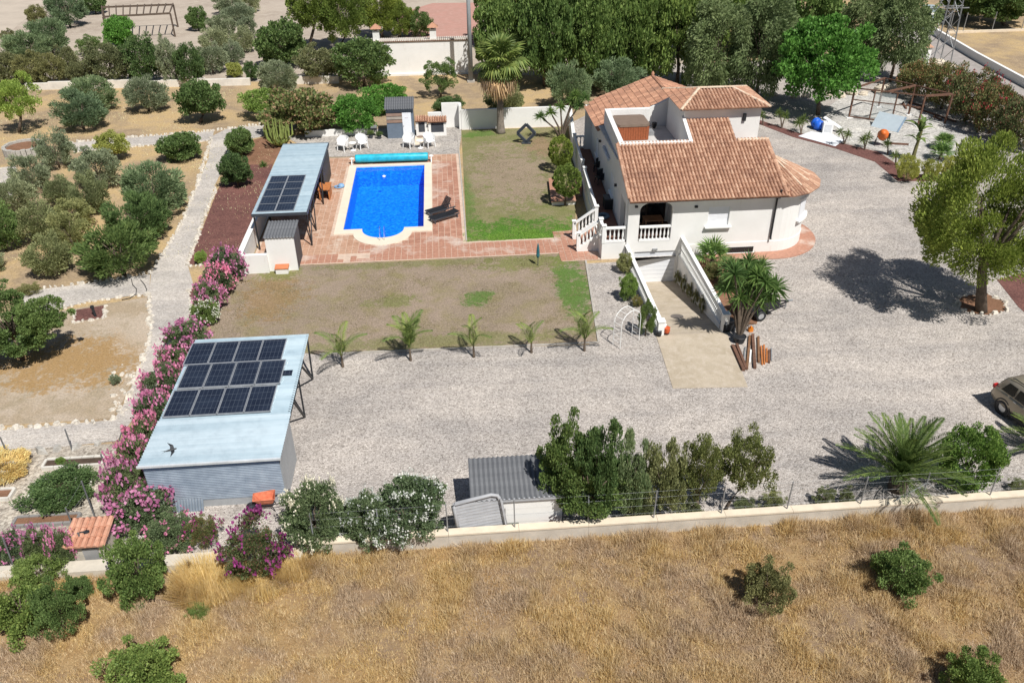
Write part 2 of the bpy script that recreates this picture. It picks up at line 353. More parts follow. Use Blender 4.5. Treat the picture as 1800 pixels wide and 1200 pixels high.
sheet('gravel_yard', [(-12.9, 20.55), (75, 20.55), (75, 46), (47, 54), (47.5, 70), (50.5, 86), (22, 84), (15, 72), (10.2, 66.2), (10.2, 41.0), (6.0, 41.0), (6.3, 32.6), (-6.6, 33.0), (-12.6, 35)], 0.01, M_gravel, [PIT])
sheet('far_dry_plot', pxpoly([(1650, 60), (1700, 62), (1800, 58), (1950, 52), (2000, 180), (1800, 140)]), 0.012, M_ground)
road = sheet('road', pxpoly([(1470, -40), (1560, 50), (1628, 110), (1700, 160), (1800, 205), (1960, 300), (2080, 300), (1960, 215), (1800, 152), (1700, 95), (1635, 57), (1550, 0), (1530, -40)]), 0.016, M_road)
sheet('soil_plot', pxpoly([(1655, -30), (1655, 52), (1960, 48), (2000, -30)]), 0.008, M_ground)
# paths on the left with their stone edgings
path = sheet('gravel_path', pxpoly([(372, 240), (366, 280), (345, 330), (318, 395), (290, 440), (266, 478), (262, 520), (266, 560), (262, 600), (240, 660), (218, 710), (200, 738), (100, 747), (-40, 760), (-40, 792), (100, 786), (205, 775), (262, 700), (300, 640), (332, 560), (340, 500), (330, 466), (352, 400), (378, 325), (398, 285), (415, 250), (520, 228), (520, 213), (455, 221), (400, 226)]), 0.014, M_path)
path2 = sheet('garden_path', pxpoly([(120, 252), (250, 241), (376, 231), (373, 247), (250, 256), (130, 268)]), 0.018, M_path)
path3 = sheet('side_path', pxpoly([(40, 512), (130, 502), (264, 482), (263, 516), (150, 531), (100, 545), (40, 548)]), 0.018, M_path)
path4 = sheet('end_path', pxpoly([(-30, 298), (28, 292), (34, 318), (22, 345), (-30, 360)]), 0.014, M_path)
bed1 = sheet('red_gravel_bed', pxpoly([(404, 300), (440, 290), (480, 290), (425, 445), (330, 468), (354, 408), (382, 335)]), 0.02, M_lava)
bed0 = sheet('brown_soil_bed', pxpoly([(430, 250), (470, 240), (500, 252), (485, 280), (476, 298), (404, 300), (418, 270)]), 0.018, M_brown)
bed2 = sheet('small_lava_bed', pxpoly([(332, 510), (352, 505), (352, 540), (336, 545)]), 0.02, M_lava)
bed3 = sheet('framed_lava_bed', pxpoly([(133, 545), (182, 537), (184, 558), (130, 566)]), 0.012, M_lava)
bed4 = sheet('yucca_bed', pxpoly([(1325, 208), (1400, 233), (1480, 252), (1545, 268), (1600, 305), (1665, 312), (1667, 319), (1578, 319), (1538, 285), (1470, 262), (1395, 242), (1322, 214)]), 0.018, M_lava)
sheet('pale_gravel_plot', pxpoly([(1400, 232), (1480, 170), (1560, 158), (1640, 200), (1760, 265), (1700, 300), (1660, 306), (1605, 300), (1550, 266), (1480, 250)]), 0.014, M_white_gravel)
tree_bed = sheet('tree_bed', pxpoly([(1683, 525), (1700, 519), (1735, 517), (1765, 530), (1770, 545), (1745, 554), (1715, 552), (1690, 545)]), 0.02, M_brown)
sheet('corner_bed', pxpoly([(1752, 492), (1800, 480), (1860, 500), (1860, 600), (1790, 540)]), 0.02, M_lava)
sheet('planter_bed', pxpoly([(1222, 460), (1290, 452), (1340, 462), (1352, 500), (1330, 570), (1280, 575), (1262, 545)]), 0.02, M_brown)
sheet('vegetable_plot', pxpoly([(-60, 790), (205, 780), (196, 860), (185, 930), (175, 985), (-60, 1010)]), 0.012, m_gravel('plot_gravel', [(0.05, (0.22, 0.19, 0.155)), (0.5, (0.42, 0.37, 0.31)), (0.95, (0.60, 0.55, 0.47))], 9.0, bstr=0.6))
sheet('dry_plot', pxpoly([(-60, 552), (95, 548), (262, 522), (264, 600), (216, 705), (196, 735), (-60, 752)]), 0.008, m_soil('dry_plot_soil', (0.36, 0.285, 0.20), (0.43, 0.355, 0.275), (0.32, 0.26, 0.18), 0.4, 1.3, 12, fl=(0.72, 1.25), blobs=((-17.5, 33.5, 4.5, 2.6, (0.33, 0.205, 0.085), .85), (-14.5, 36.5, 2.0, 3.0, (0.45, 0.375, 0.295), .8))))
# lawns and their greener turf
LAWN1 = [(-11.5, 42.3), (6.22, 42.3), (6.5, 41.4), (7.5, 41.4), (6.75, 32.75), (-6.5, 33.0), (-11.8, 34.6), (-12.4, 38)]
lawn = sheet('lawn', LAWN1, 0.018, M_lawn, kind='structure')
LAWN2 = [(0.95, 44.5), (6.2, 44.5), (6.4, 45.2), (7.5, 45.6), (8.7, 52), (9.2, 57), (9.9, 65.3), (1.3, 65.4)]
lawn2 = sheet('pool_lawn', LAWN2, 0.018, M_lawn2)
# pool-side gravel
sheet('poolside_gravel', pxpoly([(500, 240), (810, 215), (811, 238), (806, 272), (545, 277), (540, 262)]), 0.014, M_pgravel)
# driveway ramp into the cellar garage
rb = MB()
rb.poly([(9.32, 28.7, 0.03), (12.6, 28.5, 0.03), (13.05, 33.0, 0.03), (9.6, 33.0, 0.03)])
rb.poly([(9.32, 28.7, 0.03), (9.6, 33.0, 0.03), (9.6, 33.0, -0.1), (9.32, 28.7, -0.1)])
rb.poly([(12.6, 28.5, 0.03), (9.32, 28.7, 0.03), (9.32, 28.7, -0.1), (12.6, 28.5, -0.1)])
rb.poly([(9.94, 33.0, 0.03), (12.86, 33.0, 0.03), (12.86, 41.5, -1.63), (9.94, 41.5, -1.63)])
ramp_o = rb.build('driveway', M_conc); ramp_o['kind'] = 'structure'
mb = MB(); mb.lathe([(0.33, 0.0), (0.33, 0.012)], 18)
cover = mb.build('manhole_cover', plain('iron_cover', (0.16, 0.14, 0.125), 0.7), ramp_o); yc = 35.0
for _ in range(30): q = HY(1190, 556, yc); yc += (q.z - (0.03 - (yc - 33) * 0.1953)) * 0.8
cover.location = (q.x, yc, 0.032 - (yc - 33) * 0.1953); cover.rotation_euler = (R(-11.05), 0, 0)
mb = MB()
for k in range(9):
    y0 = 33.2 + k * 0.92; z0 = 0.036 - (y0 - 33) * 0.1953
    mb.poly([(9.97, y0, z0), (12.83, y0, z0), (12.83, y0 + 0.03, z0 - 0.006), (9.97, y0 + 0.03, z0 - 0.006)])
mb.build('joint_line', plain('joint', (0.33, 0.28, 0.22), 0.9), ramp_o)

# kerb between lawn and yard
def kerb(name, a, b, w, h, mat, parent=None):
    m = MB(); a, b = Vector((*a, 0)), Vector((*b, 0)); d = (b - a).normalized(); L = (b - a).length; n = int(L / 0.98)
    o0 = thing(name, None, None) if False else None
    return a, d, L, n
def kerb_run(pts, parent, mat, w=0.1, h=0.07, step=1.0):
    me = MB().box((0, 0, h / 2), (step - 0.015, w, h)).mesh('kerb_stone'); me.materials.append(mat)
    for a, b in zip(pts[:-1], pts[1:]):
        a, b = Vector((*a[:2], 0)), Vector((*b[:2], 0)); L = (b - a).length; n = max(1, round(L / step)); an = math.atan2(b.y - a.y, b.x - a.x)
        for i in range(n):
            o = link('kerb_stone', me, None, parent); p = a + (b - a) * ((i + 0.5) / n); o.location = (p.x, p.y, 0.0); o.rotation_euler = (0, 0, an); o.scale = (L / n / step, 1, random.uniform(0.85, 1.1))
M_kerb = plain('kerb_concrete', (0.40, 0.37, 0.33), 0.9, var=0.15)
kerb_run([(-6.4, 32.95), (6.75, 32.7), (7.52, 41.3)], lawn, M_kerb)
kerb_run([(0.92, 44.6), (0.98, 65)], lawn2, M_kerb, 0.08, 0.06)

# rough stones laid along the paths
def stone_mesh(seed):
    rr = random.Random(seed); vs = []
    for k in range(5):
        an = 2 * math.pi * k / 5 + rr.uniform(-.3, .3); r = rr.uniform(.8, 1.15); vs.append((r * math.cos(an), r * math.sin(an) * 0.8, 0))
    for k in range(5):
        an = 2 * math.pi * k / 5 + rr.uniform(-.3, .3); r = rr.uniform(.5, .8); vs.append((r * math.cos(an), r * math.sin(an) * 0.8, rr.uniform(.6, 1.0)))
    fs = [(k, (k + 1) % 5, 5 + (k + 1) % 5, 5 + k) for k in range(5)] + [(5, 6, 7, 8, 9)]
    me = bpy.data.meshes.new('stone'); me.from_pydata(vs, [], fs); me.update(); return me
STONES = [stone_mesh(s) for s in range(6)]
STONESG = [stone_mesh(20 + s) for s in range(4)]
for s in STONES: s.materials.append(M_rock)
for s in STONESG: s.materials.append(M_rockg)
def stone_run(pts, parent, size=0.16, gap=1.7, var=0.4, lib=None, jit=0.06):
    lib = lib or STONES
    w = [G(x, y) for x, y in pts]
    for a, b in zip(w[:-1], w[1:]):
        L = (b - a).length; n = max(1, int(L / (size * gap)))
        for i in range(n):
            p = a + (b - a) * ((i + random.random() * 0.6) / n); s = size * random.uniform(1 - var, 1 + var)
            o = link('stone', random.choice(lib), None, parent); o.location = (p.x + random.uniform(-jit, jit), p.y + random.uniform(-jit, jit), 0.0)
            o.rotation_euler = (0, 0, random.uniform(0, 6.28)); o.scale = (s, s * random.uniform(.7, 1.0), s * random.uniform(.6, 1.0))
stone_run([(372, 242), (345, 330), (318, 395), (290, 440), (264, 480), (160, 497), (70, 507)], path, 0.17)
stone_run([(262, 516), (265, 560), (262, 600), (240, 660), (222, 705), (200, 738), (100, 746), (-20, 757)], path, 0.17)
stone_run([(262, 516), (150, 532), (95, 546)], path3, 0.17)
stone_run([(120, 251), (250, 240), (376, 230), (460, 219), (520, 213)], path2, 0.16)
stone_run([(130, 268), (250, 257), (370, 248)], path2, 0.16)
stone_run([(330, 467), (352, 402), (380, 330)], bed1, 0.15); stone_run([(330, 470), (370, 462)], bed1, 0.15)
stone_run([(332, 509), (337, 546), (345, 560)], bed2, 0.16)
stone_run([(131, 545), (129, 568), (185, 559), (184, 537)], bed3, 0.13, 1.5)
stone_run([(1683, 525), (1700, 519), (1735, 517), (1765, 530), (1770, 545), (1745, 554), (1715, 552), (1690, 545), (1683, 525)], tree_bed, 0.15, 1.8)
stone_run([(40, 795), (70, 795), (130, 786), (200, 780)], path, 0.24, 2.2, lib=STONESG)
# loose pale rubble where the path bends and on the plots
for _ in range(46):
    x = random.uniform(195, 250); y = random.uniform(640, 730)
    if x + (y - 640) * 0.45 > 262: continue
    p = G(x, y); o = link('stone', random.choice(STONES), None, path); s = random.uniform(.06, .2); o.location = (p.x, p.y, 0); o.rotation_euler = (0, 0, random.uniform(0, 6)); o.scale = (s, s * .8, s * .6)
# ---------------------------------------------------------------- pool
def inside(p, poly):
    x, y = p; c = False
    for (x1, y1), (x2, y2) in zip(poly, poly[1:] + poly[:1]):
        if (y1 > y) != (y2 > y) and x < (x2 - x1) * (y - y1) / (y2 - y1) + x1: c = not c
    return c
def ring(outer, inner, z0, z1, mb):
    """flat ring between two outlines with an outer and an inner edge"""
    loops = [[Vector((*p, 0)) for p in outer], [Vector((*p, 0)) for p in inner]]
    flat = [p for l in loops for p in l]; fs = []
    for a, b, c in tessellate_polygon(loops):
        n = (flat[b] - flat[a]).cross(flat[c] - flat[a])
        if abs(n.z) > 1e-9: fs.append((a, b, c) if n.z > 0 else (a, c, b))
    mb.add([(p.x, p.y, z1) for p in flat], fs)
    for pl in (outer, inner):
        for a, b in zip(pl, pl[1:] + pl[:1]): mb.poly([(*a, z0), (*b, z0), (*b, z1), (*a, z1)])
pool = thing('swimming_pool', 'blue swimming pool with cream coping and a rounded shallow end', 'pool', (-4.06, 50, 0))
mb = MB(); ring(POOL_OUT, POOL_IN, -0.02, 0.07, mb); mb.build('coping', plain('cream_coping', (0.70, 0.62, 0.50), 0.7, var=0.06, scale=1.5), pool)
mP, n, b = nodes('pool_mosaic'); pz = wpos(n)
v = N(n, 'ShaderNodeTexVoronoi', feature='F1'); v.inputs['Scale'].default_value = 9; n.links.new(pz, v.inputs['Vector'])
sp = N(n, 'ShaderNodeSeparateColor'); n.links.new(v.outputs['Color'], sp.inputs[0])
n.links.new(ramp(n, sp.outputs[0], [(0, (0.0, 0.18, 0.72)), (0.5, (0.0, 0.275, 0.87)), (1, (0.03, 0.40, 0.94))]), b.inputs['Base Color']); b.inputs['Roughness'].default_value = 0.4
mb = MB(); NB = len(POOL_IN)
for a, c in zip(POOL_IN, POOL_IN[1:] + POOL_IN[:1]): mb.poly([(*a, -0.021), (*c, -0.021), (*c, -1.5), (*a, -1.5)])
mb.poly([(p[0], p[1], -1.5) for p in POOL_IN]); mb.build('basin', mP, pool)
for k in range(3):     # steps in the rounded end
    MB().prism(arc(-4.08, 46.75, 1.26, 180, 360, 16) + [(-2.82, 46.75 + 0.0)], -1.49, -0.35 - 0.36 * k).build('pool_step', mP, pool) if k == 0 else None
mW, n, b = nodes('pool_water'); out = n.nodes['Material Output']
tr = N(n, 'ShaderNodeBsdfTransparent'); tr.inputs[0].default_value = (0.60, 0.84, 1.0, 1)
gl = N(n, 'ShaderNodeBsdfGlossy'); gl.inputs['Roughness'].default_value = 0.05
pz = wpos(n); bk = N(n, 'ShaderNodeBump'); bk.inputs['Strength'].default_value = 0.6; bk.inputs['Distance'].default_value = 0.05
n.links.new(noise(n, pz, 3.2, 4, 0.6), bk.inputs['Height']); n.links.new(bk.outputs[0], gl.inputs['Normal'])
fr = N(n, 'ShaderNodeFresnel'); fr.inputs[0].default_value = 1.33; n.links.new(bk.outputs[0], fr.inputs['Normal'])
ms = N(n, 'ShaderNodeMixShader'); n.links.new(fr.outputs[0], ms.inputs[0]); n.links.new(tr.outputs[0], ms.inputs[1]); n.links.new(gl.outputs[0], ms.inputs[2]); n.links.new(ms.outputs[0], out.inputs[0])
MB().poly([(p[0], p[1], -0.09) for p in POOL_IN]).build('water', mW, pool)
mb = MB()
for dx in (-0.13, 0.13): mb.tube([(-4.05 + dx, 45.1, 0.07), (-4.05 + dx, 45.1, 0.55), (-4.05 + dx, 45.3, 0.75), (-4.05 + dx, 45.7, 0.7), (-4.05 + dx, 45.95, 0.3), (-4.05 + dx, 46.0, -0.4)], 0.016, 6)
mb.build('hand_rail', plain('chrome', (0.6, 0.62, 0.64), 0.2, 0.9), pool)
# roller cover at the far end
reel = thing('pool_cover_reel', 'turquoise rolled pool cover on its reel at the far pool edge', 'pool cover', (-4, 58.45, 0.0))
cv = MB(); cv.tube([(-6.6, 58.45, 0.42), (-6.5, 58.45, 0.42), (-1.45, 58.38, 0.42), (-1.35, 58.38, 0.42)], [0.27, 0.29, 0.29, 0.27], 14)
cv.build('rolled_cover', plain('turquoise_cover', (0.02, 0.40, 0.52), 0.4, var=0.25, scale=2.5), reel, True)
for x in (-6.85, -1.12):
    m = MB(); m.bar((x, 58.1, 0.07), (x, 58.42, 0.5), 0.06); m.bar((x, 58.75, 0.03), (x, 58.42, 0.5), 0.06); m.lathe([(0.17, 0), (0.17, 0.03)], 12, (x, 58.42, 0.42)); m.build('stand', M_white2, reel)
    m = MB(); m.tube([(x - .12, 58.42, .42), (x + .12, 58.42, .42)], 0.05, 8); m.build('axle', M_steel, reel)

# ---------------------------------------------------------------- tiled terrace round the pool
T = 0.36
def in_terrace(x, y):
    if -11.15 < x < 0.85 and 42.5 < y < 59.75:
        if x < -8.55 and (y < 43.6 or y > 57.8): return False
        if inside((x, y), POOL_OUT): return False
        return True
    return (0.85 <= x < 6.15 and 42.5 < y < 44.4) or (6.15 <= x < 8.35 and 41.5 < y < 45.3)
TER = [(-11.3, 43.4), (-8.62, 43.4), (-8.62, 42.38), (6.2, 42.38), (6.2, 41.35), (8.45, 41.35), (8.45, 45.4), (6.25, 45.4), (6.25, 44.5), (0.9, 44.5), (0.9, 59.85), (-8.62, 59.85), (-8.62, 57.9), (-11.3, 57.9)]
terrace = sheet('pool_terrace', TER, 0.024, M_grout, [POOL_MID])
cells = []
for i in range(-40, 40):
    for j in range(100, 180):
        x, y = i * T + 0.18, j * T + 0.18
        if in_terrace(x, y) and not (-5.2 < x < -3.9 and False): cells.append((y, x))
cells.sort()
tm = {}
for nm, mt in (('a', M_tile), ('b', M_tileb)):
    me = MB().box((0, 0, 0.009), (T - 0.03, T - 0.03, 0.018)).mesh('tile'); me.materials.append(mt); tm[nm] = me
worn = lambda x, y: (x < -5.4 - 0.12 * (y - 46) * 0 and y > 43.4) or (x > -1 and y > 58.2)
rest = {'a': MB(), 'b': MB()}
for k, (y, x) in enumerate(cells):
    wn = 'b' if worn(x, y) else 'a'
    if abs(x + 5.6) < 0.9 and y < 43.5 and random.random() < 0.75: continue        # a few tiles are lifted out here
    if k < 300 and x > -8.5:
        o = link('tile', tm[wn], None, terrace); o.location = (x, y, 0.022 + random.uniform(0, 0.004)); o.rotation_euler = (0, 0, random.uniform(-.01, .01))
    else: rest[wn].box((x, y, 0.031), (T - 0.03, T - 0.03, 0.018))
for wn, mt in (('a', M_tile), ('b', M_tileb)): tag(rest[wn].build('tile_field', mt, terrace), kind='stuff')

# ---------------------------------------------------------------- roof tiling
def tiles(parent, name, O, U, V, poly, mat, pu=0.2, pv=0.37):
    O, U, V = Vector(O), Vector(U).normalized(), Vector(V).normalized(); Nn = U.cross(V)
    us = [p[0] for p in poly]; vs_ = [p[1] for p in poly]; mb = MB()
    nu = int((max(us) - min(us)) / pu) + 1; nv = int((max(vs_) - min(vs_)) / pv) + 1
    for i in range(nu):
        for j in range(nv):
            u = min(us) + (i + .5) * pu; v = min(vs_) + (j + .5) * pv
            if not inside((u, v), poly): continue
            pts = []; du = random.uniform(-.008, .008)
            for vv, lift, w in ((v - pv * .56, 0.045, 0.56), (v + pv * .5, 0.018, 0.44)):
                for q in range(6):
                    t = q / 5; s = (t - .5) * 2 * w * pu * 0.94
                    pts.append(O + U * (u + s + du) + V * vv + Nn * (lift + 0.075 * math.sin(math.pi * t) ** 0.8 if 0 < q < 5 else lift - 0.02))
            k = 6; fs = [(q, q + 1, k + q + 1, k + q) for q in range(5)]
            fs.append((5, 4, 3, 2, 1, 0))
            mb.add(pts, fs)
    return tag(mb.build(name, mat, parent), kind='stuff')
def ridge(parent, pts, mat=None, r=0.11, L=0.42, name='ridge_tiles'):
    mb = MB()
    for a, b in zip(pts[:-1], pts[1:]):
        a, b = Vector(a), Vector(b); d = b - a; n = max(1, int(d.length / L)); t = d.normalized(); s = t.cross(Vector((0, 0, 1))).normalized(); up = s.cross(t)
        for i in range(n):
            p0, p1 = a + d * (i / n), a + d * ((i + 1.08) / n); vs = []
            for p, rr in ((p0, r * 1.1), (p1, r * 0.95)):
                for q in range(6):
                    an = math.pi * q / 5; vs.append(p + s * rr * math.cos(an) + up * (rr * math.sin(an) * 0.8))
            mb.add(vs, [(q, q + 1, 7 + q, 6 + q) for q in range(5)] + [(5, 4, 3, 2, 1, 0), (6, 7, 8, 9, 10, 11)])
    return tag(mb.build(name, mat or M_ridge, parent), kind='stuff')

BAL = MB().lathe([(0.055, 0), (0.055, 0.06), (0.03, 0.1), (0.062, 0.24), (0.055, 0.34), (0.03, 0.5), (0.028, 0.56), (0.055, 0.6), (0.055, 0.68)], 8).mesh('baluster', smooth=True); BAL.materials.append(M_white2)
def balustrade(parent, a, b, h=0.92, step=0.22, newel=(True, True), name='balustrade', bal=None, nw=0.2, bw=1.0):
    """rail, foot and separate balusters from a to b (points on the floor)"""
    a, b = Vector(a), Vector(b); d = b - a; mb = MB(); up = Vector((0, 0, 1))
    mb.bar(a + up * (h - 0.05), b + up * (h - 0.05), 0.17, 0.1)
    o = mb.build(name, M_white2, parent); MB().bar(a + up * 0.06, b + up * 0.06, 0.15, 0.12).build('foot_rail', M_white2, o)
    off = org(o); n = max(1, int(d.length / step)); sz = (h - 0.22) / 0.68
    for i in range(n):
        p = a + d * ((i + 0.5) / n); c = link('baluster', bal or BAL, None, o); c.location = p + up * 0.12 - off; c.scale = (bw, bw, sz)
    for q, f in ((a, newel[0]), (b, newel[1])):
        if f:
            m = MB(); m.box(q + up * (h / 2 + 0.06), (nw, nw, h + 0.12)); m.box(q + up * (h + 0.14), (nw + 0.07, nw + 0.07, 0.05)); m.build('newel', M_white2, o)
    return o

# ---------------------------------------------------------------- the house
YF = 41.4
house = thing('house', 'white villa with terracotta tiled roofs, arched porch and round bay', 'house', (14, 44, 0))
def rz_(y): return 3.70 + 0.415 * (y - 41.1)          # height of the main slope
w = MB()
def fb(x0, x1, z0, z1, y0=YF, y1=YF + 0.25): w.box(((x0 + x1) / 2, (y0 + y1) / 2, (z0 + z1) / 2), (x1 - x0, y1 - y0, z1 - z0))
fb(9.8, 10.3, -1.65, 0.37); fb(12.7, 12.95, -1.65, 0.37); fb(12.95, 18.25, -0.1, 0.37); fb(9.8, 18.25, 0.37, 1.0)
fb(9.8, 10.44, 1.0, 3.6); fb(12.28, 14.31, 1.0, 3.6); fb(15.51, 18.25, 1.0, 3.6); fb(14.31, 15.51, 1.0, 1.72); fb(14.31, 15.51, 2.92, 3.6)
ap = [(12.28, 3.6), (10.44, 3.6), (10.44, 2.9)] + [(11.36 - 0.92 * math.cos(R(t)), 2.9 + 0.48 * math.sin(R(t))) for t in range(15, 180, 15)] + [(12.28, 2.9)]
w.prismY(ap[::-1], YF, YF + 0.25)
w.build('front_wall', M_white, house)
w = MB(); w.box((15.6, YF - 0.015, 0.3), (5.3, 0.03, 0.8)); w.build('plinth', M_white, house)
# left wall with the porch arch; the side of the house stands a little skew
def skew(m):
    m.v = [(x + 0.042 * (y - 43.5), y, z) for x, y, z in m.v]; return m
w = MB(); lx0, lx1 = 9.8, 10.05
w.prismX([(41.65, 1.0), (41.95, 1.0), (41.95, 3.8), (41.65, 3.7)], lx0, lx1)
w.prismX([(41.95, 3.05), (43.55, 3.05), (43.55, 4.45), (41.95, 3.7)], lx0, lx1)
w.prismX([(43.55, 0.9), (50.9, 0.9), (50.9, 5.55), (45.55, 5.45), (43.55, 4.5)], lx0, lx1)
w.prismX([(50.9, 0.9), (57.0, 0.9), (57.0, 4.25), (50.9, 4.25)], lx0 + 0.02, lx1)
skew(w).build('side_wall', M_white, house)
w = MB(); w.box((11.4, 44.1, 2.3), (2.75, 0.2, 2.6)); w.box((12.85, 42.9, 2.3), (0.2, 2.5, 2.6)); w.build('porch_wall', M_white, house)
MB().box((11.4, 42.8, 0.96), (2.7, 2.5, 0.08)).build('porch_floor', plain('shaded_porch_tile', (0.10, 0.05, 0.035), 0.6), house)  # floor tile darkened to stand in for the deep porch shade
MB().box((11.4, 42.8, 3.55), (2.7, 2.4, 0.06)).build('porch_ceiling', M_white, house)
pd = MB().box((11.45, 43.97, 2.1), (2.2, 0.05, 2.2)).build('added_dark_glazing', M_glass, house)  # dark glazing added over the back wall so the porch looks deeply shaded
for x in (10.38, 11.45, 12.52): MB().box((x, 43.93, 2.1), (0.07, 0.05, 2.2)).build('added_glazing_frame', plain('added_frame_wood', (0.05, 0.03, 0.02), 0.5), pd)  # dark frames belonging to the added glazing
# right wall, round bay, tower room, rear wing
w = MB(); w.prismX([(41.65, -0.1), (47, -0.1), (47, 4.5), (45.1, 5.3), (41.65, 3.65)], 18.2, 18.45); w.prismX([(46.6, -0.1), (57, -0.1), (57, 4.2), (46.6, 4.4)], 17.0, 17.2); w.box((13.6, 57.1, 2.0), (7.4, 0.2, 4.3)); w.build('rear_wall', M_white, house)
bc = (18.25, 43.8)
MB().prism(arc(bc[0], bc[1], 2.4, -90, 92, 22) + [(18.2, 46.1), (18.2, 41.42)], -0.1, 3.46).build('bay_wall', M_white, house)
MB().prism(arc(bc[0], bc[1], 2.43, -90, 92, 22) + [(18.2, 46.1), (18.2, 41.42)], -0.1, 0.68).build('bay_plinth', M_white, house)
w = MB(); w.box((16.3, 47.03, 5.45), (4.6, 0.25, 2.7)); w.box((18.47, 48.8, 5.45), (0.25, 3.6, 2.7)); w.box((14.12, 48.8, 5.3), (0.25, 3.3, 3.0)); w.box((16.3, 50.5, 5.45), (4.6, 0.2, 2.7)); w.build('tower_wall', M_white, house)
# front roof
cs, sn = math.cos(math.atan(0.415)), math.sin(math.atan(0.415))
bed = MB(); zz = lambda y: rz_(y)
bed.poly([(9.7, 40.88, zz(40.88)), (18.5, 40.88, zz(40.88)), (18.5, 45.1, zz(45.1)), (9.7, 45.1, zz(45.1))])
bed.poly([(13.9, 45.1, zz(45.1)), (16.7, 45.1, zz(45.1)), (16.7, 46.95, zz(46.95)), (13.9, 46.95, zz(46.95))])
bed.poly([(16.7, 45.1, zz(45.1)), (18.5, 45.1, zz(45.1)), (18.5, 47.0, 4.4), (16.7, 47.0, 4.4)])
bed.poly([(9.7, 40.88, zz(40.88) - .08), (18.5, 40.88, zz(40.88) - .08), (18.5, 40.88, zz(40.88)), (9.7, 40.88, zz(40.88))])
mr = bed.build('roof', M_roofbed, house)
tiles(mr, 'roof_tiles', (9.7, 40.88, zz(40.88)), (1, 0, 0), (0, cs, sn), [(0, -0.04), (8.8, -0.04), (8.8, 4.56), (7.0, 4.56), (7.0, 6.6), (4.25, 6.6), (4.25, 4.54), (0, 4.54)], M_roof, 0.2, 0.365)
ridge(mr, [(16.75, 45.12, zz(45.1) + .02), (18.55, 45.12, zz(45.1) + .02)])
ridge(mr, [(18.5, 41.1, zz(41.1) + .02), (18.5, 45.1, zz(45.1) + .02)], M_roof, 0.09)
ridge(mr, [(9.72, 41.1, zz(41.1) + .02), (9.72, 45.1, zz(45.1) + .02)], M_roof, 0.09)
tiles(mr, 'roof_tiles', (16.7, 47.0, 4.4), (1, 0, 0), (0, -0.9, 0.44), [(0, 0), (1.8, 0), (1.8, 2.0), (0, 2.0)], M_roof)
MB().box((13.95, 41.15, 3.56), (8.5, 0.5, 0.1)).build('cornice', M_white2, house)
# bay roof: facets of a cone
apx = Vector((18.35, 43.95, 4.85)); er = 2.95; broof = thing_roof = None
bedb = MB(); angs = [-80, -58, -36, -14, 8, 30, 52]
pts = [Vector((bc[0] + er * math.cos(R(a)), bc[1] + er * math.sin(R(a)), 3.52)) for a in angs]
for a, b_ in zip(pts[:-1], pts[1:]): bedb.poly([a, b_, apx])
bedb.poly([Vector((18.3, 41.0, 3.52)), pts[0], apx])
bedb.poly([apx] + pts[::-1][:0] + [pts[-1], Vector((18.4, 46.3, 3.6))])
br = bedb.build('bay_roof', M_roofbed, house)
for a, b_ in zip([Vector((18.3, 41.0, 3.52))] + pts[:-1], pts):
    U = (b_ - a); L = U.length; U.normalize(); mid = (a + b_) / 2; V = (apx - mid); V = (V - U * V.dot(U)); hgt = V.length; V.normalize(); au = (apx - a).dot(U)
    tiles(br, 'roof_tiles', a, U, V, [(0, -0.02), (L, -0.02), (au, hgt)], M_roof, 0.19, 0.36)
for q in pts[1:]: ridge(br, [q + Vector((0, 0, .05)), apx + (q - apx) * 0.06 + Vector((0, 0, .07))], None, 0.055, 0.4)
MB().prism([(bc[0] + 2.62 * math.cos(R(t)), bc[1] + 2.62 * math.sin(R(t))) for t in range(-88, 91, 8)] + [(18.3, 46), (18.3, 41.5)], 3.4, 3.5).build('cornice', M_white2, house)
# hip roof of the tower room
E_ = 6.76; FL, FR, BR_, BL = Vector((13.65, 46.5, E_)), Vector((19.0, 46.55, E_)), Vector((19.0, 51.0, E_)), Vector((13.65, 51.0, E_))
RL, RR = Vector((15.3, 48.75, E_ + .62)), Vector((17.3, 48.75, E_ + .62))
hb = MB(); hb.poly([FL, FR, RR, RL]); hb.poly([FR, BR_, RR]); hb.poly([BR_, BL, RL, RR]); hb.poly([BL, FL, RL]); hb.poly([BL, BR_, FR, FL][::1])
hr = hb.build('tower_roof', M_roofbed, house)
for a, b_, top in ((FL, FR, (RL, RR)), (FR, BR_, (RR, RR)), (BL, FL, (RL, RL)), (BR_, BL, (RR, RL))):
    U = b_ - a; L = U.length; U.normalize(); mid = top[0]; V = mid - a; V = V - U * V.dot(U); h_ = V.length; V.normalize()
    t0, t1 = (top[0] - a).dot(U), (top[1] - a).dot(U); lo, hi = min(t0, t1), max(t0, t1)
    poly = [(0, 0), (L, 0), (hi, h_), (lo, h_)] if hi - lo > .05 else [(0, 0), (L, 0), (hi, h_)]
    tiles(hr, 'roof_tiles', a + Vector((0, 0, .01)), U, V, poly, M_roof if a != BL else M_roofold, 0.2, 0.36)
up = Vector((0, 0, .05))
for a, b_ in ((FL, RL), (FR, RR), (BR_, RR), (BL, RL), (RL, RR)): ridge(hr, [a + up, b_ + up], None, 0.09)
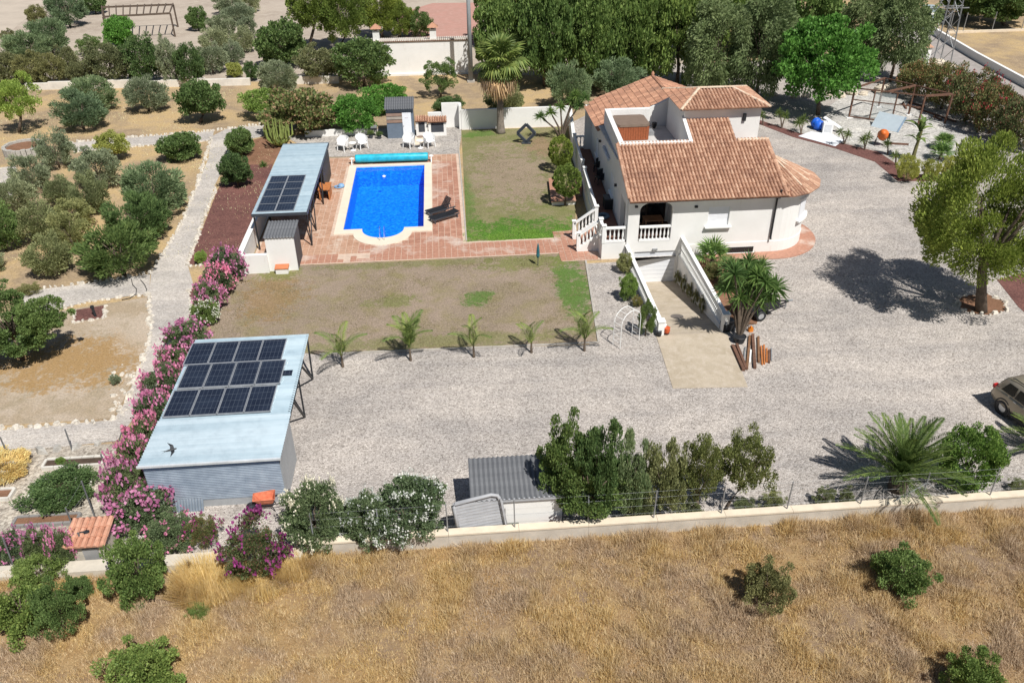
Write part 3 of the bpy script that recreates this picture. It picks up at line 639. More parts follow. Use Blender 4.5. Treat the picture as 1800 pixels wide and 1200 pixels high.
# rear wing roof falling to the left
ro = MB(); ez, tz = 4.15, 5.95; sl_ = (tz - ez) / 4.8
rw = [(9.75, 51.3), (14.55, 51.3), (14.55, 57.4), (10.5, 57.4), (9.75, 56.2)]
ro.add([(x, y, ez + (x - 9.75) * sl_) for x, y in rw], [(0, 1, 2, 3, 4)])
ro.add([(14.55, 51.3, tz), (18.3, 51.3, 4.6), (18.3, 57.4, 4.6), (14.55, 57.4, tz)], [(0, 1, 2, 3)])
rr_ = ro.build('rear_roof', M_roofbed, house)
dl = math.hypot(1, sl_)
tiles(rr_, 'roof_tiles', (9.75, 57.4, ez), (0, -1, 0), (1, 0, sl_), [(0, 0.75), (1.2, 0), (6.1, 0), (6.1, 4.8 * dl), (0, 4.8 * dl)], M_roofold, 0.29, 0.42)
tiles(rr_, 'roof_tiles', (18.3, 51.3, 4.6), (0, 1, 0), (-3.75, 0, 1.35), [(0, 0), (6.1, 0), (6.1, 3.98), (0, 3.98)], M_roofold, 0.29, 0.42)
ridge(rr_, [(14.55, 51.4, tz + .05), (14.55, 57.3, tz + .05)], M_roofold, 0.11)
MB().lathe([(.1, 0), (.12, .2), (.05, .35)], 8, (14.55, 57.25, 5.95)).build('finial', M_roofold, rr_)
# roof terrace
MB().box((11.9, 48.3, 4.46), (4.2, 6.2, 0.08)).build('roof_terrace', plain('terrace_paint', (0.52, 0.51, 0.49), 0.7, var=0.12, scale=1.2), house)
w = MB(); w.prismX([(45.0, 4.6), (51.2, 4.6), (51.2, 5.62), (45.0, 5.46)], 9.78, 10.06)
skew(w); w.prismX([(45.0, 4.6), (45.3, 4.6), (45.3, 5.455), (45.0, 5.455)], 10.13, 13.95)
w.prismX([(50.95, 4.4), (51.25, 4.4), (51.25, 5.615), (50.95, 5.615)], 10.38, 12.95)
w.prismY([(12.95, 4.4), (14.25, 4.4), (14.25, 6.25), (12.95, 5.62)], 50.97, 51.22)
w.prismX([(45.0, 4.5), (47.1, 4.5), (47.1, 6.3), (45.0, 5.46)], 13.9, 14.1)
w.build('parapet', M_white, house)
# openings and fittings
M_shut = plain('white_shutter', (0.80, 0.81, 0.84), 0.5, var=0.02)
def shutter(x0, x1, z0, z1, y, parent=house):
    m = MB(); n = 14
    for k in range(n):
        za = z0 + (z1 - z0) * k / n; m.box(((x0 + x1) / 2, y, za + (z1 - z0) / n / 2), (x1 - x0, 0.03, (z1 - z0) / n - 0.008))
    return m.build('shutter', M_shut, parent)
shutter(14.31, 15.51, 1.78, 2.92, YF + 0.12)
MB().box((14.91, YF - 0.03, 1.74), (1.5, 0.34, 0.08)).build('window_sill', M_white2, house)
# curved shutter and sill on the bay
m = MB(); a0, a1 = -52, -18
for k in range(12):
    z0 = 1.72 + k * 0.1
    for q in range(6):
        t0, t1 = R(a0 + (a1 - a0) * q / 6), R(a0 + (a1 - a0) * (q + 1) / 6)
        p0, p1 = [(bc[0] + 2.415 * math.cos(t), bc[1] + 2.415 * math.sin(t)) for t in (t0, t1)]
        m.poly([(*p0, z0), (*p1, z0), (*p1, z0 + 0.092), (*p0, z0 + 0.092)])
m.build('shutter', M_shut, house)
o_, i_ = arc(bc[0], bc[1], 2.6, -56, -14, 8), arc(bc[0], bc[1], 2.38, -56, -14, 8)
MB().prism(o_ + i_[::-1], 1.6, 1.7).build('window_sill', M_white2, house)
MB().prism(arc(bc[0], bc[1], 2.52, -55, -15, 8) + arc(bc[0], bc[1], 2.38, -55, -15, 8)[::-1], 2.92, 2.99).build('lintel', M_white2, house)
gr = MB().box((16.3, YF - 0.034, 0.24), (1.75, 0.02, 0.34)).build('cellar_window', M_glass, house)
m = MB()
for k in range(15): m.bar((15.5 + k * 0.115, YF - 0.06, 0.07), (15.5 + k * 0.115, YF - 0.06, 0.41), 0.02)
m.build('window_grille', M_black, gr); MB().box((16.3, YF - 0.05, 0.045), (1.85, 0.09, 0.05)).build('sill', M_white2, gr)
gd = MB()
for k in range(8): gd.box((11.5, YF + 0.1, -1.63 + 0.25 * k + 0.125), (2.4, 0.04, 0.235))
gd.build('garage_door', plain('garage_white', (0.74, 0.76, 0.79), 0.5, var=0.02), house)
MB().box((11.45, YF - 0.04, 0.5), (0.28, 0.1, 0.1)).build('lamp', M_steel, house)
dp = MB(); dp.tube([(18.05, YF - 0.12, 3.5), (18.05, YF - 0.1, 1.0), (18.05, YF - 0.16, 0.86)], 0.055, 8); dpo = dp.build('downpipe', M_black, house)
MB().box((18.05, YF - 0.16, 3.5), (0.24, 0.22, 0.26)).build('hopper', M_black, dpo); MB().bar((18.1, YF - 0.2, 3.55), (18.12, YF - 0.35, 3.9), 0.09).build('spout', M_black, dpo)
for x, z in ((13.55, 3.0), (10.2, 3.15)): MB().box((x, YF - 0.06, z), (0.16, 0.12, 0.1)).build('wall_lamp', M_black, house)
MB().box((17.62, 46.85, 6.15), (0.18, 0.12, 0.42)).build('wall_lamp', M_black, house); skew(MB().box((9.72, 52.2, 3.2), (0.14, 0.14, 0.14))).build('wall_lamp', M_black, house); skew(MB().box((9.72, 45.2, 2.9), (0.14, 0.14, 0.14))).build('wall_lamp', M_black, house)
for y0, y1, z0, z1 in ((46.2, 47.4, 1.75, 2.9), (53.2, 54.1, 1.8, 2.8)):
    fr_ = skew(MB().box((9.795, (y0 + y1) / 2, (z0 + z1) / 2), (0.03, y1 - y0, z1 - z0))).build('side_window', M_shut, house); skew(MB().box((9.76, (y0 + y1) / 2, z0 - 0.05), (0.2, y1 - y0 + 0.2, 0.06))).build('sill', M_white2, fr_)
aw = MB(); aw.bar((9.7, 48.0, 3.45), (9.7, 50.4, 3.45), 0.14); skew(aw).build('awning_roll', plain('pale_awning', (0.55, 0.60, 0.68), 0.7), house)
# lifted terrace with stairs
tr_ = MB(); tr_.prism([(8.42, 41.42), (9.76, 41.42), (9.76, 43.5), (10.33, 57.4), (9.2, 57.4), (8.5, 44.3), (8.42, 42.5)], -0.05, 0.97); terr = tr_.build('raised_terrace', M_white, house)
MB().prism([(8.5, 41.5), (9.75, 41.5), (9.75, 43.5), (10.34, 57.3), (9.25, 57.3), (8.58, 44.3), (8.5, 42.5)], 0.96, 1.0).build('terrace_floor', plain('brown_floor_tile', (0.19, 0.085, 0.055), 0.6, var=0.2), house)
balustrade(house, (8.5, 41.5, 1.0), (9.7, 41.5, 1.0), newel=(True, False))
balustrade(house, (8.5, 41.6, 1.0), (8.5, 42.45, 1.0), newel=(False, True))
balustrade(house, (8.55, 44.25, 1.0), (8.88, 50.6, 1.0))
balustrade(house, (8.96, 52.0, 1.0), (9.22, 57.3, 1.0))
balustrade(house, (9.28, 57.3, 1.0), (10.3, 57.3, 1.0), newel=(False, False))
balustrade(house, (10.5, YF + 0.06, 1.0), (12.25, YF + 0.06, 1.0), newel=(False, False), step=0.2)
st = MB()
for k in range(6): st.box((8.45 - 0.2 * k - 0.1, 43.35, (1.0 - 0.167 * (k + 1)) / 2), (0.2, 1.75, 1.0 - 0.167 * (k + 1) + 0.001))
stairs = st.build('stairs', M_tile, house)
for yy in (42.55, 44.2):
    s2 = MB(); s2.prismY([(7.2, -0.02), (8.5, -0.02), (8.5, 1.02), (7.2, 0.12)][::-1], yy - 0.08, yy + 0.08); s2.build('stair_wall', M_white, house)
    balustrade(house, (7.25, yy, 0.14), (8.45, yy, 1.0), newel=(True, False), step=0.24, nw=0.17)
st = MB()
for k in range(4): st.box((8.75 - 0.28 * k - 0.14, 51.3, (1.0 - 0.25 * (k + 1)) / 2 + 0.0), (0.28, 1.2, max(0.02, 1.0 - 0.25 * (k + 1) + 0.02)))
st.build('side_steps', M_tile, house)
# tiled apron round the bay
ap_ = MB(); ap_.prism(arc(bc[0], bc[1], 3.35, -92, 20, 24) + [(20.5, 45), (18, 43), (14.2, 41.3), (14.2, 40.5)], 0.0, 0.05); ap_.build('apron', M_tile, house)

# ramp walls
def ramp_wall(label, x0, x1, za, zb, ya=33.2, yb=41.38):
    o = thing('ramp_wall', label, 'wall', ((x0 + x1) / 2, ya, 0))
    MB().prismX([(ya, -0.3), (yb, -1.7), (yb, 0.12), (ya, 0.12)], x0, x1).build('retaining_wall', M_white, o)
    xm = (x0 + x1) / 2; m = MB(); m.bar((xm, ya, za - 0.05), (xm, yb, zb - 0.05), 0.2, 0.1); ra = m.build('rail', M_white2, o)
    lat = MB().box((0, 0, 0.5), (0.05, 0.07, 1.0)).mesh('lattice_bar'); lat.materials.append(M_white2); n = 44; og = org(o)
    for k in range(n):
        t = (k + .5) / n; c = link('lattice_bar', lat, None, o); c.location = Vector((xm, ya + (yb - ya) * t, 0.11)) - og; c.scale = (1, 1, za + (zb - za) * t - 0.2)
    m = MB(); m.bar((xm, ya + .1, 0.42), (xm, yb, 0.5), 0.05); m.build('lattice_rail', M_white2, o)
    m = MB(); m.box((xm, ya, za / 2), (0.3, 0.3, za + 0.06)); m.box((xm, ya, za + .06), (0.38, 0.38, 0.06)); m.build('end_post', M_white2, o)
    return o
ramp_wall('white latticed wall with low shrubs along the left of the driveway ramp', 9.7, 9.95, 0.72, 0.86)
ramp_wall('white latticed wall on the right of the ramp, beside the yucca bed', 12.85, 13.1, 0.92, 1.2)
for i in range(9):     # climber and dry plants on the right-hand ramp wall are left to the plant section
    pass
# ---------------------------------------------------------------- corrugated sheet
def corr(mb, O, U, V, wid, ln, pitch=0.09, amp=0.018, thick=True):
    O, U, V = Vector(O), Vector(U).normalized(), Vector(V).normalized(); Nn = U.cross(V); n = max(2, int(wid / pitch)) * 4
    vs = []
    for j in (0, 1):
        for i in range(n + 1):
            vs.append(O + U * (wid * i / n) + V * (ln * j) + Nn * (amp * math.sin(2 * math.pi * i / 4)))
    mb.add(vs, [(i, i + 1, n + 2 + i, n + 1 + i) for i in range(n)])
M_cell, n, b = nodes('solar_glass'); tc = opos(n); sx = N(n, 'ShaderNodeSeparateXYZ'); n.links.new(tc, sx.inputs[0])
def line(n, v, period, wdt):
    d = N(n, 'ShaderNodeMath', operation='DIVIDE'); n.links.new(v, d.inputs[0]); d.inputs[1].default_value = period
    f = N(n, 'ShaderNodeMath', operation='FRACT'); n.links.new(d.outputs[0], f.inputs[0])
    l = N(n, 'ShaderNodeMath', operation='LESS_THAN'); n.links.new(f.outputs[0], l.inputs[0]); l.inputs[1].default_value = wdt; return l.outputs[0]
mx = N(n, 'ShaderNodeMath', operation='MAXIMUM'); n.links.new(line(n, sx.outputs[0], 0.166, 0.05), mx.inputs[0]); n.links.new(line(n, sx.outputs[1], 0.42, 0.03), mx.inputs[1])
c = ramp(n, noise(n, tc, 1.3, 3), [(0.3, (0.012, 0.016, 0.03)), (0.7, (0.022, 0.03, 0.05))])
n.links.new(mix(n, c, (0.10, 0.12, 0.15), mx.outputs[0]), b.inputs['Base Color']); b.inputs['Roughness'].default_value = 0.13; b.inputs['Specular IOR Level'].default_value = 0.5
M_frame = plain('aluminium_frame', (0.55, 0.57, 0.59), 0.4, 0.6)
def solar(parent, x0, y0, x1, y1, z, label=None, tilt=0.0):
    f = MB(); e = 0.022
    for a, b_ in (((x0, y0), (x1, y0)), ((x1, y0), (x1, y1)), ((x1, y1), (x0, y1)), ((x0, y1), (x0, y0))):
        f.bar((*a, z), (*b_, z), e * 2, 0.045)
    o = f.build('solar_panel', M_frame, parent)
    MB().box(((x0 + x1) / 2, (y0 + y1) / 2, z + 0.008), (x1 - x0 - .03, y1 - y0 - .03, 0.012)).build('cell_glass', M_cell, o)
    return o

# ---------------------------------------------------------------- steel shed with carport roof
Zs = 2.12
shed = thing('solar_carport', 'long corrugated steel shed with carport roof carrying twelve solar panels', 'shed', (-8.8, 27, 0))
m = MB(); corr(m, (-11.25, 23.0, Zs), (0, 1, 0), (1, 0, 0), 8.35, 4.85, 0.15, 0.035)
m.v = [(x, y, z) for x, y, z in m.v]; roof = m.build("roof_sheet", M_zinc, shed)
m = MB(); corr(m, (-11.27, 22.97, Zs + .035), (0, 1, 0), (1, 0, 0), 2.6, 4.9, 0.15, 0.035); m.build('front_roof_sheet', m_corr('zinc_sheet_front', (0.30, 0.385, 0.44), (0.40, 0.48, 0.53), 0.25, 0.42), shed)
MB().box((-8.83, 27.2, Zs - 0.06), (4.8, 8.3, 0.04)).build('roof_deck', M_dgrey, shed)
MB().box((-8.83, 22.95, Zs + .02), (4.92, 0.06, 0.09)).build('roof_edge', plain('bright_zinc', (0.78, 0.82, 0.85), 0.35, 0.3), shed)
m = MB(); corr(m, (-11.15, 23.08, 0.35), (0, 0, 1), (1, 0, 0), 1.72, 4.68, 0.075, 0.014); m.build('front_sheet', M_zincw, shed)
MB().box((-8.82, 23.14, 0.18), (4.66, 0.08, 0.36)).build('base_board', plain('grey_base', (0.33, 0.345, 0.36), 0.6), shed)
for k in range(3): MB().box((-6.46, 23.5 + 0.78 * k, 1.03), (0.05, 0.755, 2.0)).build('side_panel', plain('grey_panel', (0.40, 0.42, 0.44), 0.5, 0.2, var=0.08), shed)
MB().box((-8.8, 25.45, 1.0), (4.6, 0.06, 2.1)).build('back_sheet', M_zincw, shed)
MB().box((-11.15, 24.3, 1.0), (0.06, 2.4, 2.05)).build('left_sheet', M_zincw, shed)
for (fx, fy), arms in (((537, 733), ((524, 657), (516, 701))), ((552, 666), ((540, 589), (531, 640)))):
    ft = G(fx, fy); m = MB()
    for ax, ay in arms:
        t = G(ax, ay, Zs - .05); t.x = -6.5; m.bar((-6.47, ft.y, 0), t, 0.07)
    m.build('strut', M_black, shed)
for y in (28.3, 31.0):
    m = MB(); m.bar((-11.1, y, 0), (-11.1, y, Zs - .05), 0.08); m.build('post', M_black, shed)
m = MB(); m.bar((-6.47, 23, Zs - .05), (-6.47, 31.3, Zs - .05), 0.08); m.build('edge_beam', M_black, shed)
for row, (y0, y1, dx) in enumerate(((25.75, 27.45, 0.0), (27.52, 29.2, 0.1), (29.3, 30.95, -0.12))):
    for k in range(4):
        x0 = -11.15 + dx + k * 1.0; solar(shed, x0 + .015, y0, x0 + 0.985, y1, Zs + 0.06 + (0.05 if row == 1 else 0))
MB().box((-6.9, 28.35, Zs + .04), (0.42, 0.32, 0.03)).build('small_solar_panel', M_cell, shed)
m = MB(); corr(m, G(303, 901, 0.02), (1, 0, 0), Vector((0, 0.42, 0.85)), 1.12, 1.0, 0.1, 0.02)
tag(m.build('leaning_sheet', M_zincw), 'short loose corrugated sheet leaning on the steel shed front', 'metal sheet')

# ---------------------------------------------------------------- pool bar canopy
Zc = 2.28
can = thing('pool_bar_canopy', 'pool bar canopy with pale blue metal roof and ten solar panels', 'canopy', (-9.6, 50, 0))
m = MB(); corr(m, (-11.2, 44.45, Zc), (0, 1, 0), (1, 0, 0), 12.2, 3.1, 0.15, 0.03); m.build('roof_sheet', M_zinc, can)
MB().box((-9.65, 50.5, Zc - 0.07), (3.05, 12.1, 0.05)).build('roof_deck', M_dgrey, can)
for y0, y1 in ((44.45, 44.55), (56.5, 56.6)): MB().box((-9.65, (y0 + y1) / 2, Zc - 0.06), (3.1, 0.08, 0.16)).build('fascia', M_dgrey, can)
MB().box((-8.09, 50.5, Zc - 0.06), (0.06, 12.1, 0.16)).build('fascia', M_dgrey, can)
for fy, tys in ((44.85, (44.6, 46.3)), (46.95, (45.6, 47.6)), (51.05, (50.0, 51.8))):
    m = MB()
    for t in tys: m.bar((-8.13, fy, 0.03), (-8.13, t, Zc - .05), 0.06)
    m.build('strut', M_black, can)
for y in (44.6, 48.5, 52.5, 56.4): m = MB(); m.bar((-11.1, y, 0), (-11.1, y, Zc - .05), 0.08); m.build('post', M_black, can)
for k in range(5):
    for q in range(2):
        x0 = -11.0 + q * 1.08; y0 = 44.75 + k * 1.12; solar(can, x0 + .02, y0, x0 + 1.06, y0 + 1.1, Zc + 0.05)
for k in range(9): MB().box((-8.15, 54.4, 0.25 + k * 0.2), (0.05, 3.6, 0.17)).build('screen_board', plain('dark_screen', (0.05, 0.045, 0.042), 0.6, var=0.25), can)
m = MB(); m.box((-9.9, 55.5, 0.55), (2.2, 0.6, 1.05)); m.box((-9.9, 55.5, 1.1), (2.4, 0.75, 0.05)); tag(m.build('bar_counter', M_wood), 'brown bar counter in the shade under the pool canopy', 'counter')
tb = thing('wooden_table', 'orange-brown wooden table at the edge of the pool canopy', 'table', (-8.1, 52.3, 0))
MB().box((-8.1, 52.3, 0.78), (0.75, 1.3, 0.06)).build('table_top', M_owood, tb)
for dx in (-.3, .3):
    for dy in (-.55, .55): MB().box((-8.1 + dx, 52.3 + dy, 0.385), (0.08, 0.08, 0.73)).build('leg', M_owood, tb)
for dx in (-.3, .3): MB().box((-8.1 + dx, 52.3, 0.3), (0.06, 1.0, 0.5)).build('side_board', M_owood, tb)
# white wall round the canopy and the pool house in its corner
cw = thing('garden_wall', 'low white wall bent round the back and front of the pool canopy', 'wall', (-11.5, 48, 0))
m = MB(); m.box((-11.52, 49.6, 0.58), (0.25, 15.8, 1.16)); m.build('long_wall', M_white, cw); m = MB(); m.box((-10.85, 41.72, 0.56), (1.55, 0.24, 1.12)); m.build('end_wall', M_white, cw)
MB().box((-11.52, 49.6, 1.18), (0.3, 15.9, 0.05)).build('coping', M_white2, cw)
wc = thing('pool_pump_house', 'narrow white pump house with black sheet roof at the canopy end', 'shed', (-9.3, 42.5, 0))
MB().box((-9.3, 41.85, 1.0), (1.55, 0.12, 2.04)).build('front_wall', M_white, wc); MB().box((-8.56, 42.75, 1.0), (0.08, 1.7, 2.0)).build('side_boards', plain('black_boards', (0.07, 0.075, 0.085), 0.6, var=0.2), wc); MB().box((-10.02, 42.75, 1.0), (0.08, 1.7, 2.0)).build('left_wall', M_white, wc); MB().box((-9.3, 43.6, 1.0), (1.4, 0.08, 2.0)).build('back_wall', M_white, wc)
m = MB(); corr(m, (-10.15, 41.72, 2.04), (1, 0, 0), (0, 1, 0.05), 1.68, 2.1, 0.16, 0.03); m.build('roof_sheet', M_fibro, wc)
bx = thing('meter_box', 'small white block with orange tile top standing before the pump house', 'box', G(496, 483)); 
MB().box((0, 0.3, 0.16), (0.66, 0.5, 0.32)).build('body', M_white, bx, world=False); MB().prismX([(0.02, 0.32), (0.6, 0.32), (0.6, 0.47), (0.02, 0.36)], -0.37, 0.37).build('lid', plain('orange_tile', (0.50, 0.17, 0.075), 0.7), bx, world=False)
hr_ = thing('hose_reel', 'round green hose reel mounted on the white canopy wall', 'hose reel', (-11.75, 49.9, 0.75)); m = MB(); m.tube([(-0.1, 0, .1), (0.1, 0, .1)], 0.3, 14); m.build('drum', plain('green_plastic', (0.03, 0.28, 0.15), 0.45), hr_, world=False); m = MB(); m.bar((0.0, -.3, -.73), (0.0, 0, .1), 0.05); m.bar((0.0, .3, -.73), (0, 0, .1), 0.05); m.build('stand', M_black, hr_, world=False)

# ---------------------------------------------------------------- bath house, barbecues, lawn walls
bh = thing('bath_house', 'grey boarded bath house with white door and corrugated roof beside the pool', 'shed', (-3.5, 64.5, 0))
Mb = plain('blue_grey_boards', (0.14, 0.18, 0.235), 0.6, var=0.08)
x0, x1, yb0, yb1, hb = -4.5, -2.42, 63.95, 65.6, 2.35
MB().box((x0 + .04, (yb0 + yb1) / 2, hb / 2), (0.08, yb1 - yb0, hb)).build('left_wall', Mb, bh); MB().box((x1 - .04, (yb0 + yb1) / 2, hb / 2), (0.08, yb1 - yb0, hb)).build('right_wall', Mb, bh); MB().box(((x0 + x1) / 2, yb1, hb / 2), (x1 - x0, 0.08, hb)).build('back_wall', Mb, bh)
MB().box((-3.85, yb0 + .03, 0.62), (1.3, 0.07, 1.24)).build('front_panel', Mb, bh); MB().box((-2.5, yb0 + .03, 1.0), (0.2, 0.07, 2.0)).build('front_panel', Mb, bh); MB().box((-3.46, yb0 + .03, 2.17), (2.08, 0.07, 0.3)).build('lintel', Mb, bh)
for k, cc in enumerate(((0.30, 0.20, 0.155), (0.36, 0.32, 0.28), (0.30, 0.205, 0.165))): MB().box((-3.88, yb0 - 0.02, 1.36 + k * 0.26), (1.22, 0.05, 0.21)).build('slat', plain('slat_%s' % 'abc'[k], cc, 0.7), bh)
dr = MB().box((-2.93, yb0 - 0.02, 1.02), (0.68, 0.06, 2.02)).build('door', plain('white_door', (0.80, 0.83, 0.88), 0.4, var=0.02), bh); MB().box((-3.2, yb0 - .07, 1.0), (0.05, 0.06, 0.05)).build('handle', M_steel, dr); MB().box((-2.95, yb0 - .055, 1.62), (0.26, 0.01, 0.05)).build('lettering', plain('door_print', (0.55, 0.5, 0.55), 0.6), dr)
m = MB(); corr(m, (x0 - .1, yb0 - .25, hb + .02), (1, 0, 0), (0, 1, 0.18), x1 - x0 + .2, 2.1, 0.17, 0.035); m.build('roof_sheet', M_fibro, bh)
def bbq(label, xa, xb, y, h):
    o = thing('barbecue', label, 'barbecue', ((xa + xb) / 2, y, 0)); wd = xb - xa
    MB().box((xa + .1, y + .35, h / 2), (0.2, 0.7, h)).build('side_wall', M_white, o); MB().box((xb - .1, y + .35, h / 2), (0.2, 0.7, h)).build('side_wall', M_white, o)
    MB().box(((xa + xb) / 2, y + .35, .15), (wd - .4, 0.68, .3)).build('base', M_white, o); MB().box(((xa + xb) / 2, y + .66, h / 2), (wd - .4, .08, h)).build('back', M_white, o)
    MB().box(((xa + xb) / 2, y + .04, h * .5), (wd - .36, .05, h * .55)).build('oven_door', M_dgrey, o)
    rf = MB().prismX([(y - .1, h - .02), (y + .75, h + .16), (y + .75, h + .22), (y - .1, h + .03)], xa - .05, xb + .05).build('roof', M_roofbed, o)
    tiles(rf, 'roof_tiles', (xa - .06, y - .12, h + .03), (1, 0, 0), (0, .85, .19), [(0, 0), (wd + .12, 0), (wd + .12, .9), (0, .9)], M_roof, 0.19, 0.3)
bbq('smaller white barbecue with tiled top next to the bath house', -2.28, -1.38, 64.35, 1.15)
bbq('wider white barbecue with tiled top and dark oven door by the lawn wall', -1.3, 0.1, 64.2, 1.1)
for k, (px, py) in enumerate(((741, 234.5), (739, 241))):
    m = MB(); m.lathe([(0.3, 0), (0.3, 0.03), (0.27, 0.04)], 18); o = m.build('stepping_stone', plain('brown_slab', (0.24, 0.17, 0.13), 0.85), None); o.location = G(px, py, 0.016)
    tag(o, 'round brown stepping stone, %s the small barbecue' % ('the one closest to' if k == 0 else 'the one farther from'), 'paving slab', 'round stepping stones')
MB().box((-1.85, 63.2, 0.03), (1.05, 1.9, 0.03)).build('paved_pad', M_cream)['kind'] = 'structure'
lw = thing('lawn_wall', 'white wall along the back of the pool lawn behind the palm', 'wall', (5, 65.6, 0))
MB().box((5.75, 65.65, 0.8), (8.8, 0.25, 1.6)).build('long_wall', M_white, lw)
m = MB(); a_, b_ = Vector((9.3, 57.5, 0)), Vector((10.15, 65.6, 0)); m.bar(a_ + Vector((0, 0, .6)), b_ + Vector((0, 0, .8)), 0.25, 1.2); m.build('return_wall', M_white, lw)
lw2 = thing('lawn_wall', 'stepped taller white wall section between barbecue and lawn wall', 'wall', (0.3, 66.3, 0))
MB().box((0.55, 66.4, 0.98), (1.5, 0.25, 1.96)).build('tall_section', M_white, lw2); MB().box((-0.75, 66.4, 0.62), (1.15, 0.25, 1.24)).build('low_section', M_white, lw2); MB().box((1.27, 66.02, 0.98), (0.22, 0.9, 1.9)).build('return_section', M_white, lw2)
hw = thing('hedge_wall', 'low white wall under the bright green hedge behind the chairs', 'wall', G(600, 240)); p0, p1 = G(536, 243), G(655, 238)
m = MB(); m.bar(p0 + Vector((0, .3, .25)), p1 + Vector((0, .3, .25)), 0.25, 0.5); m.build('wall_body', M_white, hw)

# ---------------------------------------------------------------- low store by the front wall
ls = thing('low_store', 'low white store with grey corrugated roof behind the front wall', 'shed', (1.8, 21.6, 0))
MB().box((1.82, 21.02, 0.7), (3.1, 0.14, 1.4)).build('front_wall', M_white, ls); MB().prismX([(21.0, 0), (22.4, 0), (22.4, 1.78), (21.0, 1.47)], 0.27, 0.41).build('left_wall', M_white, ls); MB().prismX([(21.0, 0), (22.4, 0), (22.4, 1.78), (21.0, 1.47)], 3.23, 3.37).build('right_wall', M_white, ls); MB().box((1.82, 22.4, 0.85), (2.9, 0.14, 1.7)).build('back_wall', M_white, ls)
m = MB(); corr(m, (0.2, 20.82, 1.5), (1, 0, 0), (0, 1, 0.22), 3.25, 1.85, 0.17, 0.032); m.build('roof_sheet', M_fibro, ls)
MB().box((1.82, 20.86, 1.44), (3.2, 0.05, 0.12)).build('fascia', plain('grey_fascia', (0.36, 0.37, 0.39), 0.6), ls)
for k, (px, lab) in enumerate(((960, 'left of the two red hollow bricks leaning by the low store'), (977, 'right of the two red hollow bricks leaning by the low store'))):
    m = MB(); m.box((0, 0, 0.15), (0.27, 0.12, 0.3)); m.box((0, -0.062, 0.15), (0.2, 0.01, 0.22)); o = m.build('brick_block', plain('brick_red', (0.28, 0.062, 0.045), 0.85), None); p = G(px, 925); o.location = (p.x, 20.72, 0.011); tag(o, lab, 'brick', 'red bricks by the store')
m = MB(); m.box((0, 0, 0.3), (0.42, 0.06, 0.62)); o = m.build('grey_board', plain('grey_green_board', (0.19, 0.21, 0.19), 0.8)); p = G(897, 925); o.location = (p.x + .08, 20.92, 0.01); o.rotation_euler = (R(-12), 0, 0); tag(o, 'grey-green board leaning on the low store wall', 'board')
# truck bed liner propped up on its side
bl = thing('truck_bed_liner', 'grey plastic truck bed liner propped up against the low store', 'bed liner', (0, 0, 0))
Ml = plain('liner_plastic', (0.37, 0.375, 0.39), 0.55, var=0.1, obj=True); W_, H_ = 1.6, 1.62
m = MB(); m.box((0, 0, H_ / 2), (W_, 0.03, H_)); pan = m.build('panel', Ml, bl, world=False)
for k in range(12): MB().box((0, -0.022, 0.1 + k * 0.12), (W_ - .12, 0.016, 0.045)).build('rib', Ml, pan, world=False)
m = MB(); m.tube([(-W_ / 2, -0.02, 0.5), (-W_ / 2, -0.04, H_ - .08), (-W_ / 2 + .1, -0.05, H_), (W_ / 2 - .25, -0.05, H_ + .06), (W_ / 2 - .05, -0.05, H_ - .02), (W_ / 2 + .02, -0.05, H_ - .25), (W_ / 2 + .02, -0.04, 0.0)], 0.065, 9); m.build('rim', Ml, bl, True, world=False)
m = MB(); m.box((W_ / 2 + .03, -0.1, H_ / 2 - .05), (0.04, 0.18, H_ - .1)); m.build('side_lip', Ml, bl, world=False)
p0, p1 = G(812, 937), G(893, 927); bl.location = ((p0.x + p1.x) / 2 - .05, 20.6, 0.02); bl.rotation_euler = (R(-10), R(-8), R(3)); 

# ---------------------------------------------------------------- front wall with fence posts
fw = thing('boundary_wall', 'long low boundary wall with cream coping along the dry field', 'wall', (8, 20.4, 0))
for k in range(16):
    x = -5.4 + k * 2.4; MB().box((x + 1.2, 20.4, 0.26), (2.395, 0.22, 0.56)).build('wall_block', plain('pale_wall', (0.52, 0.47, 0.40), 0.85, var=0.16, scale=1.4, bmp=0.3), fw)
    MB().box((x + 1.2, 20.41, 0.575), (2.39, 0.3, 0.07)).build('coping_stone', M_cream, fw)
fw2 = thing('boundary_wall', 'bare pale wall footing at the left edge behind the green bushes', 'wall', (-14, 20.3, 0)); MB().box((-13, 20.25, 0.16), (15, 0.5, 0.36)).build('footing', plain('pale_footing', (0.55, 0.50, 0.42), 0.9, var=0.12), fw2)
fen = thing('wire_fence', 'thin wire fence on grey posts along the boundary wall', 'fence', (8, 20.42, 0.6))
for px in (548, 667, 787, 905, 1033, 1150, 1268, 1382, 1508, 1612, 1728, 1850):
    x = HY(px, 930, 20.42).x if px < 1100 else HY(px, 900, 20.42).x
    m = MB(); m.tube([(x, 20.42, 0.6), (x + random.uniform(-.03, .03), 20.42, 1.85)], 0.024, 6); m.build('post', M_steel, fen)
    if px == 1612:
        for s in (-1, 1): m = MB(); m.tube([(x + s * 1.0, 20.42, 0.62), (x, 20.42, 1.4)], 0.02, 5); m.build('strut', M_steel, fen)
m = MB()
for z in (0.85, 1.2, 1.55, 1.82): m.tube([(-5.3, 20.42, z), (32, 20.42, z)], 0.002, 3, False)
m.build('wire', M_steel, fen)
M_post = plain('old_post', (0.18, 0.185, 0.19), 0.6, 0.2, var=0.2)
fl = thing('wire_fence', 'sparse wire fence on grey posts around the vegetable beds', 'fence', G(120, 792)); pb = []
